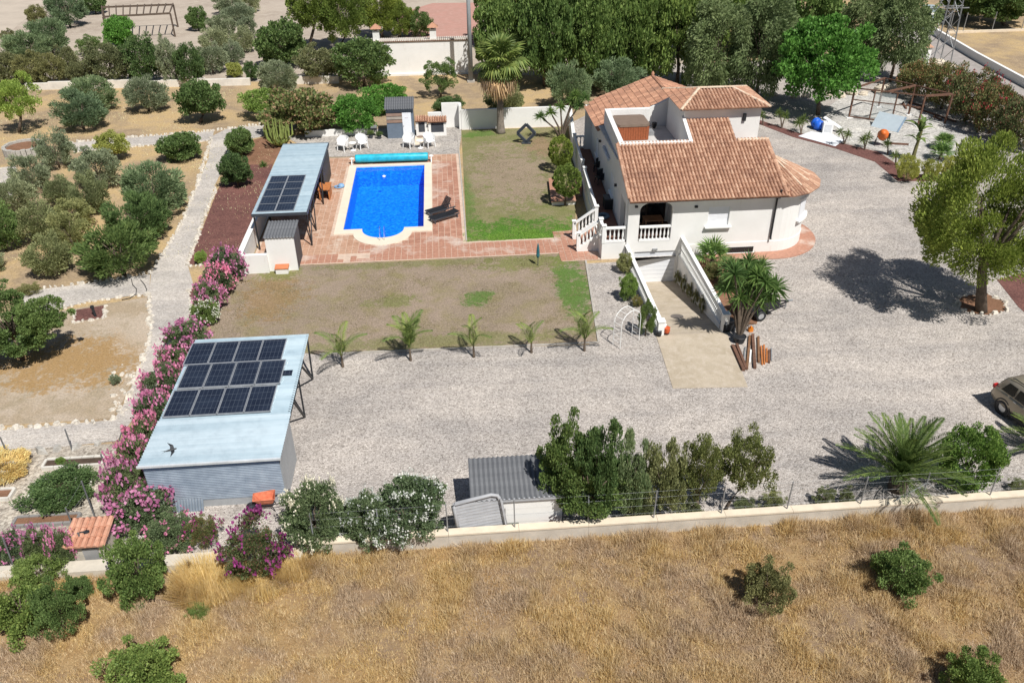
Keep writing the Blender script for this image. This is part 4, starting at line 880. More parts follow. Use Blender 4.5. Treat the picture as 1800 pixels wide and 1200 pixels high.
for b0, t0 in (((127, 791), (114, 754)), ((15, 802), (0, 768)), ((205, 788), (217, 748)), ((190, 832), (177, 798)), ((26, 1000), (5, 945)), ((168, 912), (143, 845)), ((133, 936), (115, 892)), ((155, 982), (137, 936))):
    b1 = G(*b0); tp = HY(t0[0], t0[1], b1.y); m = MB(); m.tube([b1, tp], 0.028, 6); m.build('post', M_post, fl); pb.append(tp)
m = MB()
for a, b_ in ((1, 0), (0, 2), (4, 7), (6, 5)):
    for f in (0.35, 0.7, 0.98): m.tube([pb[a] * 1 - Vector((0, 0, (1 - f) * pb[a].z)), pb[b_] - Vector((0, 0, (1 - f) * pb[b_].z))], 0.003, 3, False)
m.build('wire', M_post, fl)

# ---------------------------------------------------------------- small hut, vegetable beds, round planter
hut = thing('well_hut', 'small rendered hut with orange tile roof by the left boundary', 'hut', (-12.6, 21.1, 0))
Mr = plain('rough_render', (0.48, 0.44, 0.37), 0.9, var=0.18, scale=6, bmp=0.6, bscale=25)
MB().box((-12.62, 21.15, 0.43), (1.2, 0.95, 0.86)).build('wall_body', Mr, hut); MB().box((-12.5, 20.66, 0.36), (0.5, 0.03, 0.66)).build('door', plain('grey_steel_door', (0.28, 0.28, 0.28), 0.6), hut)
rf = MB().prismX([(20.55, 0.86), (21.75, 1.06), (21.75, 1.1), (20.55, 0.9)], -13.28, -11.96).build('roof', M_roofbed, hut)
tiles(rf, 'roof_tiles', (-13.3, 20.5, 0.9), (1, 0, 0), (0, 1.2, 0.2), [(0, 0), (1.34, 0), (1.34, 1.25), (0, 1.25)], island('pale_roof_tile', [(0, (0.52, 0.25, 0.16)), (1, (0.64, 0.35, 0.24))], 0.85), 0.2, 0.4)
m = MB(); m.tube([(-12.9, 21.0, 1.1), (-12.75, 21.0, 1.14), (-12.65, 21.05, 1.12)], 0.02, 5); m.lathe([(0.09, 0), (0.1, 0.04), (0.03, 0.06)], 10, (-12.62, 21.05, 1.06)); m.build('lamp', M_black, hut)
Mblk = plain('white_block', (0.60, 0.57, 0.51), 0.85, var=0.12, scale=4); Msl = plain('dark_compost', (0.075, 0.05, 0.035), 0.95, var=0.3, bmp=0.5)
def veg_bed(label, x0, y0, x1, y1, mat, soil, h=0.16):
    o = thing('raised_bed', label, 'raised bed', ((x0 + x1) / 2, (y0 + y1) / 2, 0), group='raised vegetable beds')
    nx = max(2, int((x1 - x0) / 0.42)); ny = max(2, int((y1 - y0) / 0.42)); t = 0.1
    for k in range(nx):
        for y in (y0, y1): MB().box((x0 + (k + .5) * (x1 - x0) / nx, y, h / 2), ((x1 - x0) / nx - .02, t, h * random.uniform(.9, 1.05))).build('block', mat, o)
    for k in range(ny):
        for x in (x0, x1): MB().box((x, y0 + (k + .5) * (y1 - y0) / ny, h / 2 + .002), (t, (y1 - y0) / ny - .02, h)).build('block', mat, o)
    MB().box(((x0 + x1) / 2, (y0 + y1) / 2, h * .35), (x1 - x0 - .1, y1 - y0 - .1, h * .6)).build('soil', soil, o); return o
pp = lambda a, b_: (G(*a).x, G(*a).y, G(*b_).x, G(*b_).y)
veg_bed('white block raised bed with dark compost and a lettuce, nearest the path', *pp((75, 826), (188, 805)), Mblk, Msl)
veg_bed('white block raised bed overgrown by leafy green plants', *pp((52, 878), (165, 845)), Mblk, Msl)
veg_bed('raised bed at the left edge filled with withered yellow plants', *pp((-60, 837), (48, 815)), Mblk, Msl)
veg_bed('raised bed cut by the left edge, bare brown soil inside', *pp((-60, 884), (28, 862)), Mblk, M_brown)
veg_bed('grey framed raised bed full of bare red-brown soil', *pp((22, 928), (143, 905)), plain('grey_plank', (0.24, 0.23, 0.22), 0.8), M_brown, 0.14)
rp = thing('round_planter', 'round grey stone planter ring beside an olive tree on the left', 'planter', G(45, 268))
Rr = 1.35
for k in range(26):
    an = 2 * math.pi * k / 26; m = MB(); m.box((Rr * math.cos(an), Rr * math.sin(an), 0.3), (0.24, 0.3, 0.6 + random.uniform(-.05, .05)), an); m.build('ring_stone', M_rockg, rp, world=False)
m = MB(); m.lathe([(Rr - .1, 0.3), (Rr - .1, 0.45), (0.3, 0.5)], 24); m.build('soil', M_brown, rp, world=False)
# low white wall at the end of the orchard
ow = thing('orchard_wall', 'low rough white wall along the far side of the orchard', 'wall', (-24, 81.6, 0)); p0, p1 = G(48, 158), G(596, 146); L = (p1 - p0).length; nb = 14
for k in range(nb):
    a = p0 + (p1 - p0) * (k / nb); b_ = p0 + (p1 - p0) * ((k + 1) / nb); hgt = random.uniform(.55, .75)
    if k in (10,): continue
    m = MB(); m.bar(a + Vector((0, 0, hgt / 2 - .05)), b_ - (b_ - a) * 0.004 + Vector((0, 0, hgt / 2 - .05)), 0.35, hgt + .1); m.build('wall_block', plain('rough_white', (0.66, 0.62, 0.55), 0.9, var=0.14, scale=1.2, bmp=0.4), ow)

# ---------------------------------------------------------------- neighbour's white building and far things
nb_ = thing('outbuilding', 'long white windowless outbuilding with two small chimneys, far behind the pool', 'building', (-2.2, 84, 0))
MB().box((-2.2, 83.2, 1.6), (10.3, 0.3, 3.2)).build('front_wall', M_white, nb_); MB().box((-7.2, 84.6, 1.5), (0.3, 2.7, 3.0)).build('side_wall', M_white, nb_); MB().box((2.8, 84.6, 1.5), (0.3, 2.7, 3.0)).build('side_wall', M_white, nb_)
rf = MB().prismX([(82.95, 3.2), (86.2, 2.7), (86.2, 2.8), (82.95, 3.3)], -7.5, 3.1).build('roof', M_roofbed, nb_); m = MB()
for k in range(53): m.tube([(-7.4 + k * 0.2, 82.93, 3.34), (-7.4 + k * 0.2, 86.2, 2.84)], 0.09, 6)
tag(m.build('roof_tiles', island('pale_coping_tile', [(0, (0.60, 0.53, 0.46)), (1, (0.74, 0.69, 0.62))], 0.85), rf), kind='stuff')
MB().box((-2.2, 83.0, 0.1), (10.4, 0.14, 0.2)).build('plinth', M_white, nb_)
for px in (661, 761):
    x = HY(px, 60, 83.4).x; cm = MB().box((x, 83.4, 3.75), (0.62, 0.62, 0.95)).build('chimney', M_white, nb_); m = MB()
    for dx in (-.24, .24):
        for dy in (-.24, .24): m.box((x + dx, 83.4 + dy, 4.32), (0.12, 0.12, 0.2))
    m.build('chimney_pillars', M_white, cm); m = MB(); m.add([(x - .52, 82.88, 4.42), (x + .52, 82.88, 4.42), (x + .52, 83.92, 4.42), (x - .52, 83.92, 4.42), (x, 83.4, 4.85)], [(0, 1, 4), (1, 2, 4), (2, 3, 4), (3, 0, 4), (3, 2, 1, 0)]); m.build('chimney_cap', M_roofold, cm)
po = thing('utility_pole', 'tall grey concrete utility pole beside the white outbuilding', 'pole', G(828, 144)); m = MB(); m.tube([(0, 0, 0), (0, 0, 11.5)], [0.24, 0.15], 10); m.build('shaft', plain('pole_concrete', (0.26, 0.28, 0.29), 0.8, var=0.1), po, True, world=False)
m = MB(); m.bar((-1, 0, 10.9), (1, 0, 10.9), 0.12); m.build('crossarm', M_steel, po, world=False); MB().box((0, 0, 0.08), (0.7, 0.7, 0.16)).build('footing', M_kerb, po, world=False)
# timber pergola far left
hp = 2.6; FRb, BRb = G(308, 65), G(313, 48); FLt = G(181, 30, hp); BLt = G(179, 13, hp)
pg = thing('timber_pergola', 'open dark timber pergola with thin rafters at the top left', 'pergola', FRb)
FRt, BRt = FRb + Vector((0, 0, hp)), BRb + Vector((0, 0, hp))
for t in (FRt, BRt, FLt, BLt): m = MB(); m.bar(Vector((t.x, t.y, 0)), t, 0.16); m.build('post', plain('grey_timber', (0.11, 0.08, 0.06), 0.8, var=.25), pg)
for a, b_ in ((FLt, FRt), (BLt, BRt)): m = MB(); m.bar(a, b_, 0.14, 0.2); m.build('beam', plain('grey_timber', (0.11, 0.08, 0.06), 0.8, var=.25), pg)
for k in range(11):
    t = k / 10; a = FLt + (FRt - FLt) * t; b_ = BLt + (BRt - BLt) * t; m = MB(); m.bar(a + Vector((0, 0, .13)), b_ + Vector((0, 0, .13)), 0.11, 0.12); m.build('rafter', plain('grey_timber', (0.11, 0.08, 0.06), 0.8, var=.25), pg)
# bare steel frame in the right-hand garden
hp = 2.43; c1, c2, c3, c4 = G(1492, 207), G(1544, 188), G(1660, 219), G(1613, 222); U = Vector((0, 0, hp))
sf = thing('steel_frame', 'bare rusty steel frame of an unfinished pergola in the right garden', 'frame', c1)
mid_b = c2 + (c3 - c2) * 0.47; mid_f = c1 + (c4 - c1) * 0.47
for a in (c1, c2, c3, c4, mid_b): m = MB(); m.bar(a, a + U, 0.12); m.build('post', M_rust, sf); MB().box(a + Vector((0, 0, .03)), (.5, .5, .07)).build('footing', M_white2, sf)
for t in (0.3, 0.62): a = c1 + (c4 - c1) * t; m = MB(); m.bar(a, a + U, 0.08); m.build('post', M_rust, sf)
for a, b_, w_ in ((c1, c2, .13), (mid_f, mid_b, .13), (c4, c3, .15), (c2, c3, .09), (c1, c4, .09)): m = MB(); m.bar(a + U, b_ + U, w_); m.build('beam', M_rust, sf)
m = MB(); m.bar(c1 + U * .62, c4 + U * .62, .07); m.build('mid_rail', M_rust, sf); m = MB(); m.bar(c1 + Vector((0, 0, .1)), mid_f + Vector((0, 0, .1)), .08); m.build('ground_rail', M_rust, sf)
mG, n, b = nodes('old_glass'); out = n.nodes['Material Output']; t_ = N(n, 'ShaderNodeBsdfTransparent'); b.inputs['Base Color'].default_value = (.6, .66, .66, 1); b.inputs['Roughness'].default_value = .25; ms = N(n, 'ShaderNodeMixShader'); ms.inputs[0].default_value = .38; n.links.new(t_.outputs[0], ms.inputs[1]); n.links.new(b.outputs[0], ms.inputs[2]); n.links.new(ms.outputs[0], out.inputs[0])
a, b_ = c1 + (c4 - c1) * .3, c1 + (c4 - c1) * .62; m = MB(); m.poly([a + Vector((0, 0, .1)), b_ + Vector((0, 0, .1)), b_ + U * .95, a + U * .95]); m.build('glass_pane', mG, sf)
# lattice pylon, kiosk, road wall, gate pillar
py_ = thing('lattice_pylon', 'tall grey lattice electricity pylon beside the road', 'pylon', G(1645, 113)); hb_, ht_, HH = 0.95, 0.4, 13.0
def pc(k, z): s = hb_ + (ht_ - hb_) * z / HH; return Vector(((s, s), (-s, s), (-s, -s), (s, -s))[k] + (z,))
for k in range(4): m = MB(); m.bar(pc(k, 0), pc(k, HH), 0.1); m.build('leg', M_steel, py_, world=False)
zs = [0, 1.6, 3.1, 4.5, 5.8, 7.0, 8.1, 9.2, 10.2, 11.2, 12.1, 13]
for k in range(4):
    m = MB()
    for i, (z0, z1) in enumerate(zip(zs[:-1], zs[1:])):
        a, b_ = (pc(k, z0), pc((k + 1) % 4, z1)) if i % 2 else (pc((k + 1) % 4, z0), pc(k, z1)); m.bar(a, b_, 0.05)
    m.build('bracing', M_steel, py_, world=False)
m = MB(); m.bar((-1.6, -.5, 5.4), (1.6, -.5, 5.4), .08); m.bar((-1.6, .5, 5.4), (1.6, .5, 5.4), .08); m.build('crossarm', M_steel, py_, world=False); MB().box((0, 0, .1), (2.6, 2.6, .2)).build('footing', M_cream, py_, world=False)
kk = thing('electric_kiosk', 'grey-blue electric transformer kiosk at the road bend', 'kiosk', G(1624, 54)); MB().box((0, 0, 1.3), (1.3, 1.3, 2.6)).build('cabinet', plain('kiosk_paint', (0.26, 0.33, 0.36), 0.5), kk, world=False); MB().box((0, 0, 2.65), (1.5, 1.5, .12)).build('lid', plain('kiosk_lid', (0.34, 0.40, 0.42), 0.5), kk, world=False); MB().box((0.1, -.66, 2.0), (.45, .02, .25)).build('plate', M_white2, kk, world=False)
rwll = thing('road_wall', 'long low white wall along the far side of the road', 'wall', G(1700, 100)); pts = [G(1632, 56), G(1715, 106), G(1800, 153), G(1950, 232)]
for a, b_ in zip(pts[:-1], pts[1:]): m = MB(); m.bar(a + Vector((0, 0, .37)), b_ + Vector((0, 0, .37)), .3, .76); m.build('wall_body', M_white, rwll)
fr2 = thing('plot_fence', 'low kerb wall with thin posts around the dry plot at top right', 'fence', G(1740, 57)); p0, p1 = G(1664, 59), G(1850, 53); m = MB(); m.bar(p0 + Vector((0, 0, .1)), p1 + Vector((0, 0, .1)), .25, .3); m.build('kerb_wall', M_cream, fr2)
for t in (0.02, .15, .42, .7, .95): a = p0 + (p1 - p0) * t; m = MB(); m.tube([a, a + Vector((0, 0, 2.2))], .05, 5); m.build('post', M_steel, fr2)
gp = thing('gate_pillar', 'white gate pillar with tile cap at the end of the hedge', 'pillar', G(1622, 119)); MB().box((0, 0, 1.0), (.62, .62, 2.0)).build('shaft', M_white, gp, world=False); m = MB(); m.add([(-.45, -.45, 2), (.45, -.45, 2), (.45, .45, 2), (-.45, .45, 2), (0, 0, 2.35)], [(0, 1, 4), (1, 2, 4), (2, 3, 4), (3, 0, 4), (3, 2, 1, 0)]); m.build('cap', M_roof, gp, world=False)
# ---------------------------------------------------------------- plants
rng = np.random.default_rng(11)
def unit(v): return v / np.maximum(np.linalg.norm(v, axis=-1, keepdims=True), 1e-6)
def leaf_quads(P, A, L, Wd, rg):
    """diamond leaves from base P along axis A"""
    n = len(P); S = unit(np.cross(A, unit(rg.normal(size=(n, 3)))))
    L = L[:, None]; Wd = Wd[:, None]
    V = np.stack([P, P + A * L * 0.5 + S * Wd, P + A * L, P + A * L * 0.5 - S * Wd], 1).reshape(-1, 3)
    return V, np.arange(4 * n).reshape(n, 4)
def crown_mesh(name, seed, n=5200, nclump=46, cr=0.30, ls=0.085, asp=0.32, out=0.6, up=0.25, rand=0.7, low=-0.9, lump=0.17, shell=0.66, droop=0.0, flat=1.0, zf=0.55):
    """crown in a unit space: radius 1, height 0..1; many leaves gathered in uneven clumps"""
    rg = np.random.default_rng(seed)
    d = unit(rg.normal(size=(nclump * 6, 3))); d = d[d[:, 2] > low][:nclump]; nclump = len(d)
    rad = (1 - cr * 0.9) * (shell + (1 - shell) * rg.random(nclump)) * (1 + lump * rg.normal(size=nclump).clip(-1.6, 1.3))
    C = d * rad[:, None]
    k = rg.integers(0, nclump, n); cs = cr * (0.65 + 0.7 * rg.random(nclump))
    od = unit(rg.normal(size=(n, 3)) + d[k] * 0.55 + np.array([0, 0, 0.25])); rr = rg.random(n) ** 0.45
    P = C[k] + od * (cs[k] * rr)[:, None]
    P[:, 2] = P[:, 2] * flat
    A = unit(unit(P + np.array([0, 0, 0.3])) * out + od * 0.35 + np.array([0, 0, up]) + rg.normal(size=(n, 3)) * rand * 0.5)
    if droop: A = unit(A + np.array([0, 0, -droop]))
    L = ls * (0.7 + 0.7 * rg.random(n))
    P2 = P.copy(); P2[:, 2] = 0.5 + 0.5 * P[:, 2]
    A2 = A.copy(); A2[:, 2] *= zf
    V, F = leaf_quads(P2, A2, L, L * asp * (0.8 + 0.4 * rg.random(n)), rg)
    V[:, 2] = np.maximum(V[:, 2], 0.005)
    return (tri_mesh(name, V, F) if name else None), P2
def blossom_mesh(name, P, seed, n, size, top=0.35):
    """small five-petal heads on the outer, upper leaves"""
    rg = np.random.default_rng(seed); Q = P * np.array([1, 1, 2]) - np.array([0, 0, 1]); q = P[(np.linalg.norm(Q, axis=1) > 0.78) & (P[:, 2] > top)]
    if len(q) < 10: q = P
    heads = q[rg.integers(0, len(q), n)]; Vs, Fs = [], []; k = 0
    dirs = unit(heads - np.array([0, 0, .3]) + rg.normal(size=(n, 3)) * .3)
    Pp, Aa = [], []
    for j in range(7):
        Pp.append(heads + dirs * 0.09 + rg.normal(size=(n, 3)) * size * .55); Aa.append(unit(rg.normal(size=(n, 3)) + dirs * .5))
    Pp, Aa = np.concatenate(Pp), np.concatenate(Aa)
    V, F = leaf_quads(Pp, Aa, np.full(len(Pp), size * 1.1), np.full(len(Pp), size * .45), rg); return tri_mesh(name, V, F)

def hash_(s): return sum(ord(c) * (i + 3) for i, c in enumerate(s)) % 997
def proto(kind, nvar, **kw): return [dict(kw, seed=100 + hash_(kind) + i) for i in range(nvar)]
SH = {
 'olive':   proto('olive', 3, n=9500, nclump=75, cr=0.25, ls=0.085, asp=0.20, out=0.8, up=0.45, rand=0.7),
 'feather': proto('feather', 3, n=12000, nclump=80, cr=0.23, ls=0.10, asp=0.13, out=0.85, up=0.45, rand=0.6),
 'broad':   proto('broad', 3, n=10500, nclump=75, cr=0.24, ls=0.075, asp=0.36, out=0.5, up=0.15, rand=1.0),
 'small':   proto('small', 3, n=20000, nclump=110, cr=0.20, ls=0.052, asp=0.34, out=0.6, up=0.25, rand=0.9),
 'fine':    proto('fine', 3, n=13000, nclump=110, cr=0.20, ls=0.06, asp=0.34, out=0.5, up=0.2, rand=0.9),
 'big':     proto('big', 4, n=22000, nclump=170, cr=0.17, ls=0.052, asp=0.42, out=0.6, up=0.1, rand=0.9, lump=0.17),
 'droop':   proto('droop', 2, n=22000, nclump=120, cr=0.20, ls=0.085, asp=0.11, out=0.4, up=0.0, rand=0.5, droop=0.55),
 'pine':    proto('pine', 3, n=30000, nclump=150, cr=0.18, ls=0.07, asp=0.15, out=0.9, up=0.6, rand=0.7, lump=0.15, shell=0.72),
 'yard':    proto('yard', 1, n=70000, nclump=130, cr=0.19, ls=0.042, asp=0.15, out=0.9, up=0.6, rand=0.7, lump=0.12, shell=0.8, low=-0.95),
 'loose':   proto('loose', 3, n=14000, nclump=70, cr=0.21, ls=0.058, asp=0.34, out=0.6, up=0.3, rand=0.9, lump=0.27, shell=0.58),
 'ball':    proto('ball', 2, n=17000, nclump=220, cr=0.12, ls=0.055, asp=0.36, out=0.7, up=0.1, rand=0.8, lump=0.05, shell=0.9, low=-1),
 'open':    proto('open', 3, n=12000, nclump=75, cr=0.19, ls=0.055, asp=0.28, out=0.6, up=0.45, rand=0.9, lump=0.26, shell=0.55),
 'spire':   proto('spire', 2, n=9000, nclump=80, cr=0.2, ls=0.09, asp=0.18, out=0.5, up=1.0, rand=0.5, lump=0.15),
}
LM = {
 'olive':  leafmat('olive_leaf', (0.09, 0.11, 0.043), (0.205, 0.22, 0.10)),
 'grey':   leafmat('grey_olive_leaf', (0.10, 0.125, 0.068), (0.215, 0.24, 0.145)),
 'blue':   leafmat('blue_green_leaf', (0.065, 0.108, 0.05), (0.15, 0.20, 0.105)),
 'green':  leafmat('mid_green_leaf', (0.05, 0.09, 0.022), (0.12, 0.175, 0.05)),
 'deep':   leafmat('deep_green_leaf', (0.035, 0.07, 0.02), (0.095, 0.145, 0.045)),
 'leafy':  leafmat('leafy_green', (0.055, 0.10, 0.022), (0.145, 0.20, 0.05)),
 'olive2': leafmat('dull_olive_leaf', (0.06, 0.08, 0.02), (0.16, 0.175, 0.055)),
 'bright': leafmat('bright_green_leaf', (0.045, 0.13, 0.015), (0.11, 0.24, 0.035)),
 'lime2':  leafmat('soft_lime_leaf', (0.06, 0.125, 0.018), (0.155, 0.235, 0.045)),
 'lime':   leafmat('lime_leaf', (0.10, 0.165, 0.025), (0.21, 0.285, 0.06)),
 'yellow': leafmat('yellow_leaf', (0.14, 0.165, 0.03), (0.28, 0.29, 0.07)),
 'scrub':  leafmat('scrub_leaf', (0.07, 0.08, 0.033), (0.155, 0.16, 0.07)),
 'pepper': leafmat('pepper_leaf', (0.08, 0.115, 0.04), (0.175, 0.215, 0.09)),
 'mastic': leafmat('reddish_leaf', (0.06, 0.085, 0.025), (0.13, 0.15, 0.045), tint=(0.23, 0.14, 0.08)),
 'pine':   leafmat('pine_needle', (0.065, 0.105, 0.016), (0.175, 0.225, 0.042)),
 'canopy': leafmat('canopy_leaf', (0.05, 0.095, 0.02), (0.145, 0.205, 0.05)),
 'oleander': leafmat('oleander_leaf', (0.05, 0.08, 0.035), (0.12, 0.16, 0.075)),
 'hedge':  leafmat('hedge_leaf', (0.05, 0.07, 0.025), (0.125, 0.145, 0.055), tint=(0.19, 0.10, 0.06)),
 'palm':   leafmat('palm_leaf', (0.045, 0.08, 0.018), (0.115, 0.16, 0.04)),
 'palmy':  leafmat('young_palm_leaf', (0.06, 0.10, 0.02), (0.15, 0.19, 0.05)),
 'yucca':  leafmat('yucca_leaf', (0.05, 0.105, 0.025), (0.13, 0.205, 0.055)),
 'straw':  leafmat('straw_blade', (0.36, 0.235, 0.075), (0.56, 0.40, 0.165), 0.3),
 'dead':   leafmat('dead_frond', (0.20, 0.13, 0.07), (0.36, 0.26, 0.15), 0.2),
 'purple': leafmat('bougainvillea_leaf', (0.05, 0.07, 0.025), (0.10, 0.13, 0.045), tint=(0.17, 0.09, 0.055)),
}
FLW = {c: leafmat('blossom_' + c, a, b_, 0.3) for c, a, b_ in (('pink', (0.58, 0.16, 0.36), (0.76, 0.36, 0.54)), ('white', (0.68, 0.70, 0.66), (0.86, 0.87, 0.84)), ('magenta', (0.24, 0.03, 0.16), (0.42, 0.09, 0.30)), ('red', (0.30, 0.03, 0.05), (0.46, 0.08, 0.10)))}
_mc = {}
def bucket(ratio): return 1.0 if ratio < 0.9 else 0.8 if ratio < 1.3 else 0.55 if ratio < 2.1 else 0.4
def crown_data(kind, var, zf):
    """one crown mesh per kind, variant and proportion, shared by all plants that use it"""
    key = (kind, var, zf)
    if key not in _mc:
        _mc[key] = crown_mesh(kind + '_foliage', zf=zf, **SH[kind][var]); _mc[key][0].materials.append(None)
    return _mc[key]
def leafy(name, kind, var, leaf, parent, ratio=1.4):
    c = link(name, crown_data(kind, var, bucket(ratio))[0], None, parent); c.material_slots[0].link = 'OBJECT'; c.material_slots[0].material = LM[leaf]; return c
_fc = {}
def flower(kind, var, zf, colr, n, size):
    key = (kind, var, zf, colr, n)
    if key not in _fc:
        me = blossom_mesh('blossoms', crown_data(kind, var, zf)[1], 50 + var, n, size); me.materials.append(FLW[colr]); _fc[key] = me
    return _fc[key]
def trunk_mesh(seed, h, r, spread, limbs=5, bend=0.05, fork=0.45, lean=0.0):
    rr = random.Random(seed); mb = MB(); f = h * fork
    base = [(0, 0, -0.05), (rr.uniform(-1, 1) * bend * h * .3, rr.uniform(-1, 1) * bend * h * .3, f * .5), (rr.uniform(-1, 1) * bend * h * .5, rr.uniform(-1, 1) * bend * h * .5, f)]
    base = [(x + lean * (.0, .35, .85)[i], y, z) for i, (x, y, z) in enumerate(base)]
    mb.tube(base, [r * 1.25, r, r * .85], 8)
    for k in range(limbs):
        an = 2 * math.pi * k / limbs + rr.uniform(-.4, .4); e = spread * rr.uniform(.45, .8); t = Vector(base[2])
        mb.tube([t, t + Vector((math.cos(an) * e * .5, math.sin(an) * e * .5, (h - f) * .45)), t + Vector((math.cos(an) * e, math.sin(an) * e, (h - f) * rr.uniform(.75, 1.0)))], [r * .6, r * .4, r * .16], 6)
    return mb.mesh('trunk', smooth=True)
CNT = [0]
def fit(x0, y0, x1, y1, Yc=None):
    """ellipsoid standing where the outline x0..x1, y0..y1 of the plant shows it"""
    xm, ym = (x0 + x1) / 2, (y0 + y1) / 2; h = 1.0
    for _ in range(6):
        C = G(xm, ym, h / 2) if Yc is None else HY(xm, ym, Yc); k = mpp(C); e = elev(C); r = (x1 - x0) / 2 * k; ext = (y1 - y0) / 2 * k
        hh_ = ext ** 2 - (r * math.sin(e)) ** 2; hh_ = math.sqrt(hh_) / math.cos(e) if hh_ > 0 else 0; h = max(2 * hh_, 0.55 * r)
    return C, r, h
def bush(name, cat, label, kind, leaf, box, var=None, flowers=None, group=None, stem=True, over=1.06):
    C, r, h = fit(*box); CNT[0] += 1; sd = CNT[0]; var = (sd * 7) % len(SH[kind]) if var is None else var
    o = thing(name, label, cat, (C.x, C.y, 0), random.uniform(0, 6.28), group)
    c = leafy('foliage', kind, var, leaf, o, h / r); c.scale = (r * over, r * over * random.uniform(.92, 1.05), h * over)
    if stem:
        t = link('stem', trunk_mesh(sd, h * .75, max(.03, r * .05), r * .6, 5), M_bark, o)
    if flowers:
        b_ = link('blossoms', flower(kind, var, bucket(h / r), *flowers), None, o); b_.scale = c.scale; b_['kind'] = 'stuff'
    return o
def tree(name, cat, label, kind, leaf, box, base, var=None, group=None, over=1.05, tr=None, flowers=None, fork=0.5):
    B = G(*base); C, r, h = fit(*box, Yc=B.y); CNT[0] += 1; sd = CNT[0]; var = (sd * 7) % len(SH[kind]) if var is None else var
    o = thing(name, label, cat, (B.x, B.y, 0), 0, group); zb = max(0.05, C.z - h / 2)
    c = leafy('crown', kind, var, leaf, o, h / r); c.location = (C.x - B.x, 0, zb); c.scale = (r * over, r * over, h * over); c.rotation_euler = (0, 0, random.uniform(0, 6.28))
    t = link('trunk', trunk_mesh(sd, zb + h * .7, tr or max(.07, r * .065), r * .75, 6, fork=max(.2, min(.75, (zb + h * .08) / (zb + h * .7))), lean=C.x - B.x), M_bark, o); 
    return o

def multi(name, cat, label, kind, leaf, boxes, base, tr):
    """a tree whose crown shows as several separate masses"""
    B = G(*base); o = thing(name, label, cat, (B.x, B.y, 0)); hm = 0
    for i, bx_ in enumerate(boxes):
        C, r, h = fit(*bx_, Yc=B.y + (.25, -.1, .1)[i % 3]); c = leafy('crown', kind, i % len(SH[kind]), leaf, o, h / r); c.location = (C.x - B.x, C.y - B.y, max(.03, C.z - h / 2)); c.scale = (r * 1.05, r * 1.05, h * 1.05); c.rotation_euler = (0, 0, i * 2.1); hm = max(hm, C.z)
    link('trunk', trunk_mesh(7, hm * 1.1, tr, 1.0, 6, fork=.35), M_bark, o); return o
OL, BU = ('olive_tree', 'olive tree'), ('shrub', 'shrub')
GO = 'olive trees of the left orchard'
for box, lab, kind, leaf in (
 ((65, 232, 126, 296), 'grey olive tree right beside the round stone planter', 'olive', 'grey'),
 ((20, 276, 85, 341), 'grey olive tree in front of the round stone planter', 'olive', 'grey'),
 ((127, 262, 212, 331), 'tall grey olive tree just in front of the yellow lemon tree', 'olive', 'grey'),
 ((77, 311, 128, 362), 'small olive tree hemmed in between two larger ones in the middle of the orchard', 'olive', 'olive'),
 ((119, 310, 188, 376), 'olive tree left of the tall feathery green tree at the orchard edge', 'olive', 'olive'),
 ((89, 350, 162, 402), 'low olive tree in the crowded centre of the orchard', 'olive', 'olive'),
 ((28, 357, 100, 428), 'olive tree behind the single round olive at the orchard front', 'olive', 'olive'),
 ((86, 374, 156, 440), 'olive tree left of the biggest dark green feathery tree', 'olive', 'olive'),
 ((-18, 312, 56, 380), 'olive tree at the left edge beside the end of the white path', 'olive', 'grey'),
 ((-40, 358, 33, 443), 'bright olive tree cut by the left edge of the photo', 'olive', 'green'),
 ((44, 416, 121, 487), 'round light green olive tree standing free at the orchard front', 'olive', 'olive'),
 ((-45, 444, 9, 480), 'sliver of a grey bush at the left edge, lowest in the orchard', 'olive', 'grey')):
    bush(*OL, lab, kind, leaf, box, group=GO)
for box, lab in (((213, 288, 325, 380), 'feathery blue-green tree farthest from the camera beside the main gravel path'), ((186, 347, 294, 422), 'feathery green tree in the middle of three beside the gravel path'), ((139, 392, 274, 492), 'biggest feathery dark green tree, where the two gravel paths meet')):
    bush('acacia_shrub', 'tree', lab, 'feather', 'blue' if box[1] < 300 else 'deep', box, group='feathery trees beside the path')
for box, lab in (((114, 136, 200, 196), 'blue-grey olive bush half hidden behind its twin on the straw'), ((98, 164, 180, 229), 'blue-grey olive bush in front of its twin on the straw'), ((220, 136, 290, 196), 'single round grey olive bush on the straw below the scrub row'), ((451, 109, 523, 167), 'grey olive standing in front of the far orchard wall')):
    bush(*OL, lab, 'feather', 'grey' if box[0] > 200 else 'blue', box, group='olives on the straw')
tree('almond_tree', 'tree', 'light green almond tree with bare trunk at the left edge', 'open', 'lime', (-14, 136, 66, 214), (34, 233))
tree('pomegranate_tree', 'tree', 'dense green fruit tree alone on the straw below the orchard wall', 'broad', 'green', (312, 142, 392, 208), (353, 216))
tree('lemon_tree', 'tree', 'yellow-green lemon tree beside the narrow garden path', 'broad', 'yellow', (168, 233, 223, 274), (203, 281))
bush('citrus_tree', 'tree', 'wide low citrus bush at the corner of the two paths', 'broad', 'green', (278, 234, 352, 283))
tree('young_lime_tree', 'tree', 'bright lime-green bush left of the reddish mastic hedge', 'fine', 'lime', (421, 158, 494, 199), (455, 208))
bush('mastic_hedge', 'hedge', 'wide hedge with reddish tips behind the pool canopy', 'broad', 'mastic', (458, 160, 594, 236))
bush('clipped_hedge', 'hedge', 'dense bright green hedge bush next to the bath house', 'fine', 'bright', (583, 166, 668, 235), stem=False)
bush('clipped_hedge', 'hedge', 'smaller bright green hedge bush behind the bath house roof', 'fine', 'bright', (637, 150, 717, 198), stem=False)
bush(*BU, 'small dark green bush peeping over the stepped white wall', 'fine', 'deep', (762, 170, 817, 204))
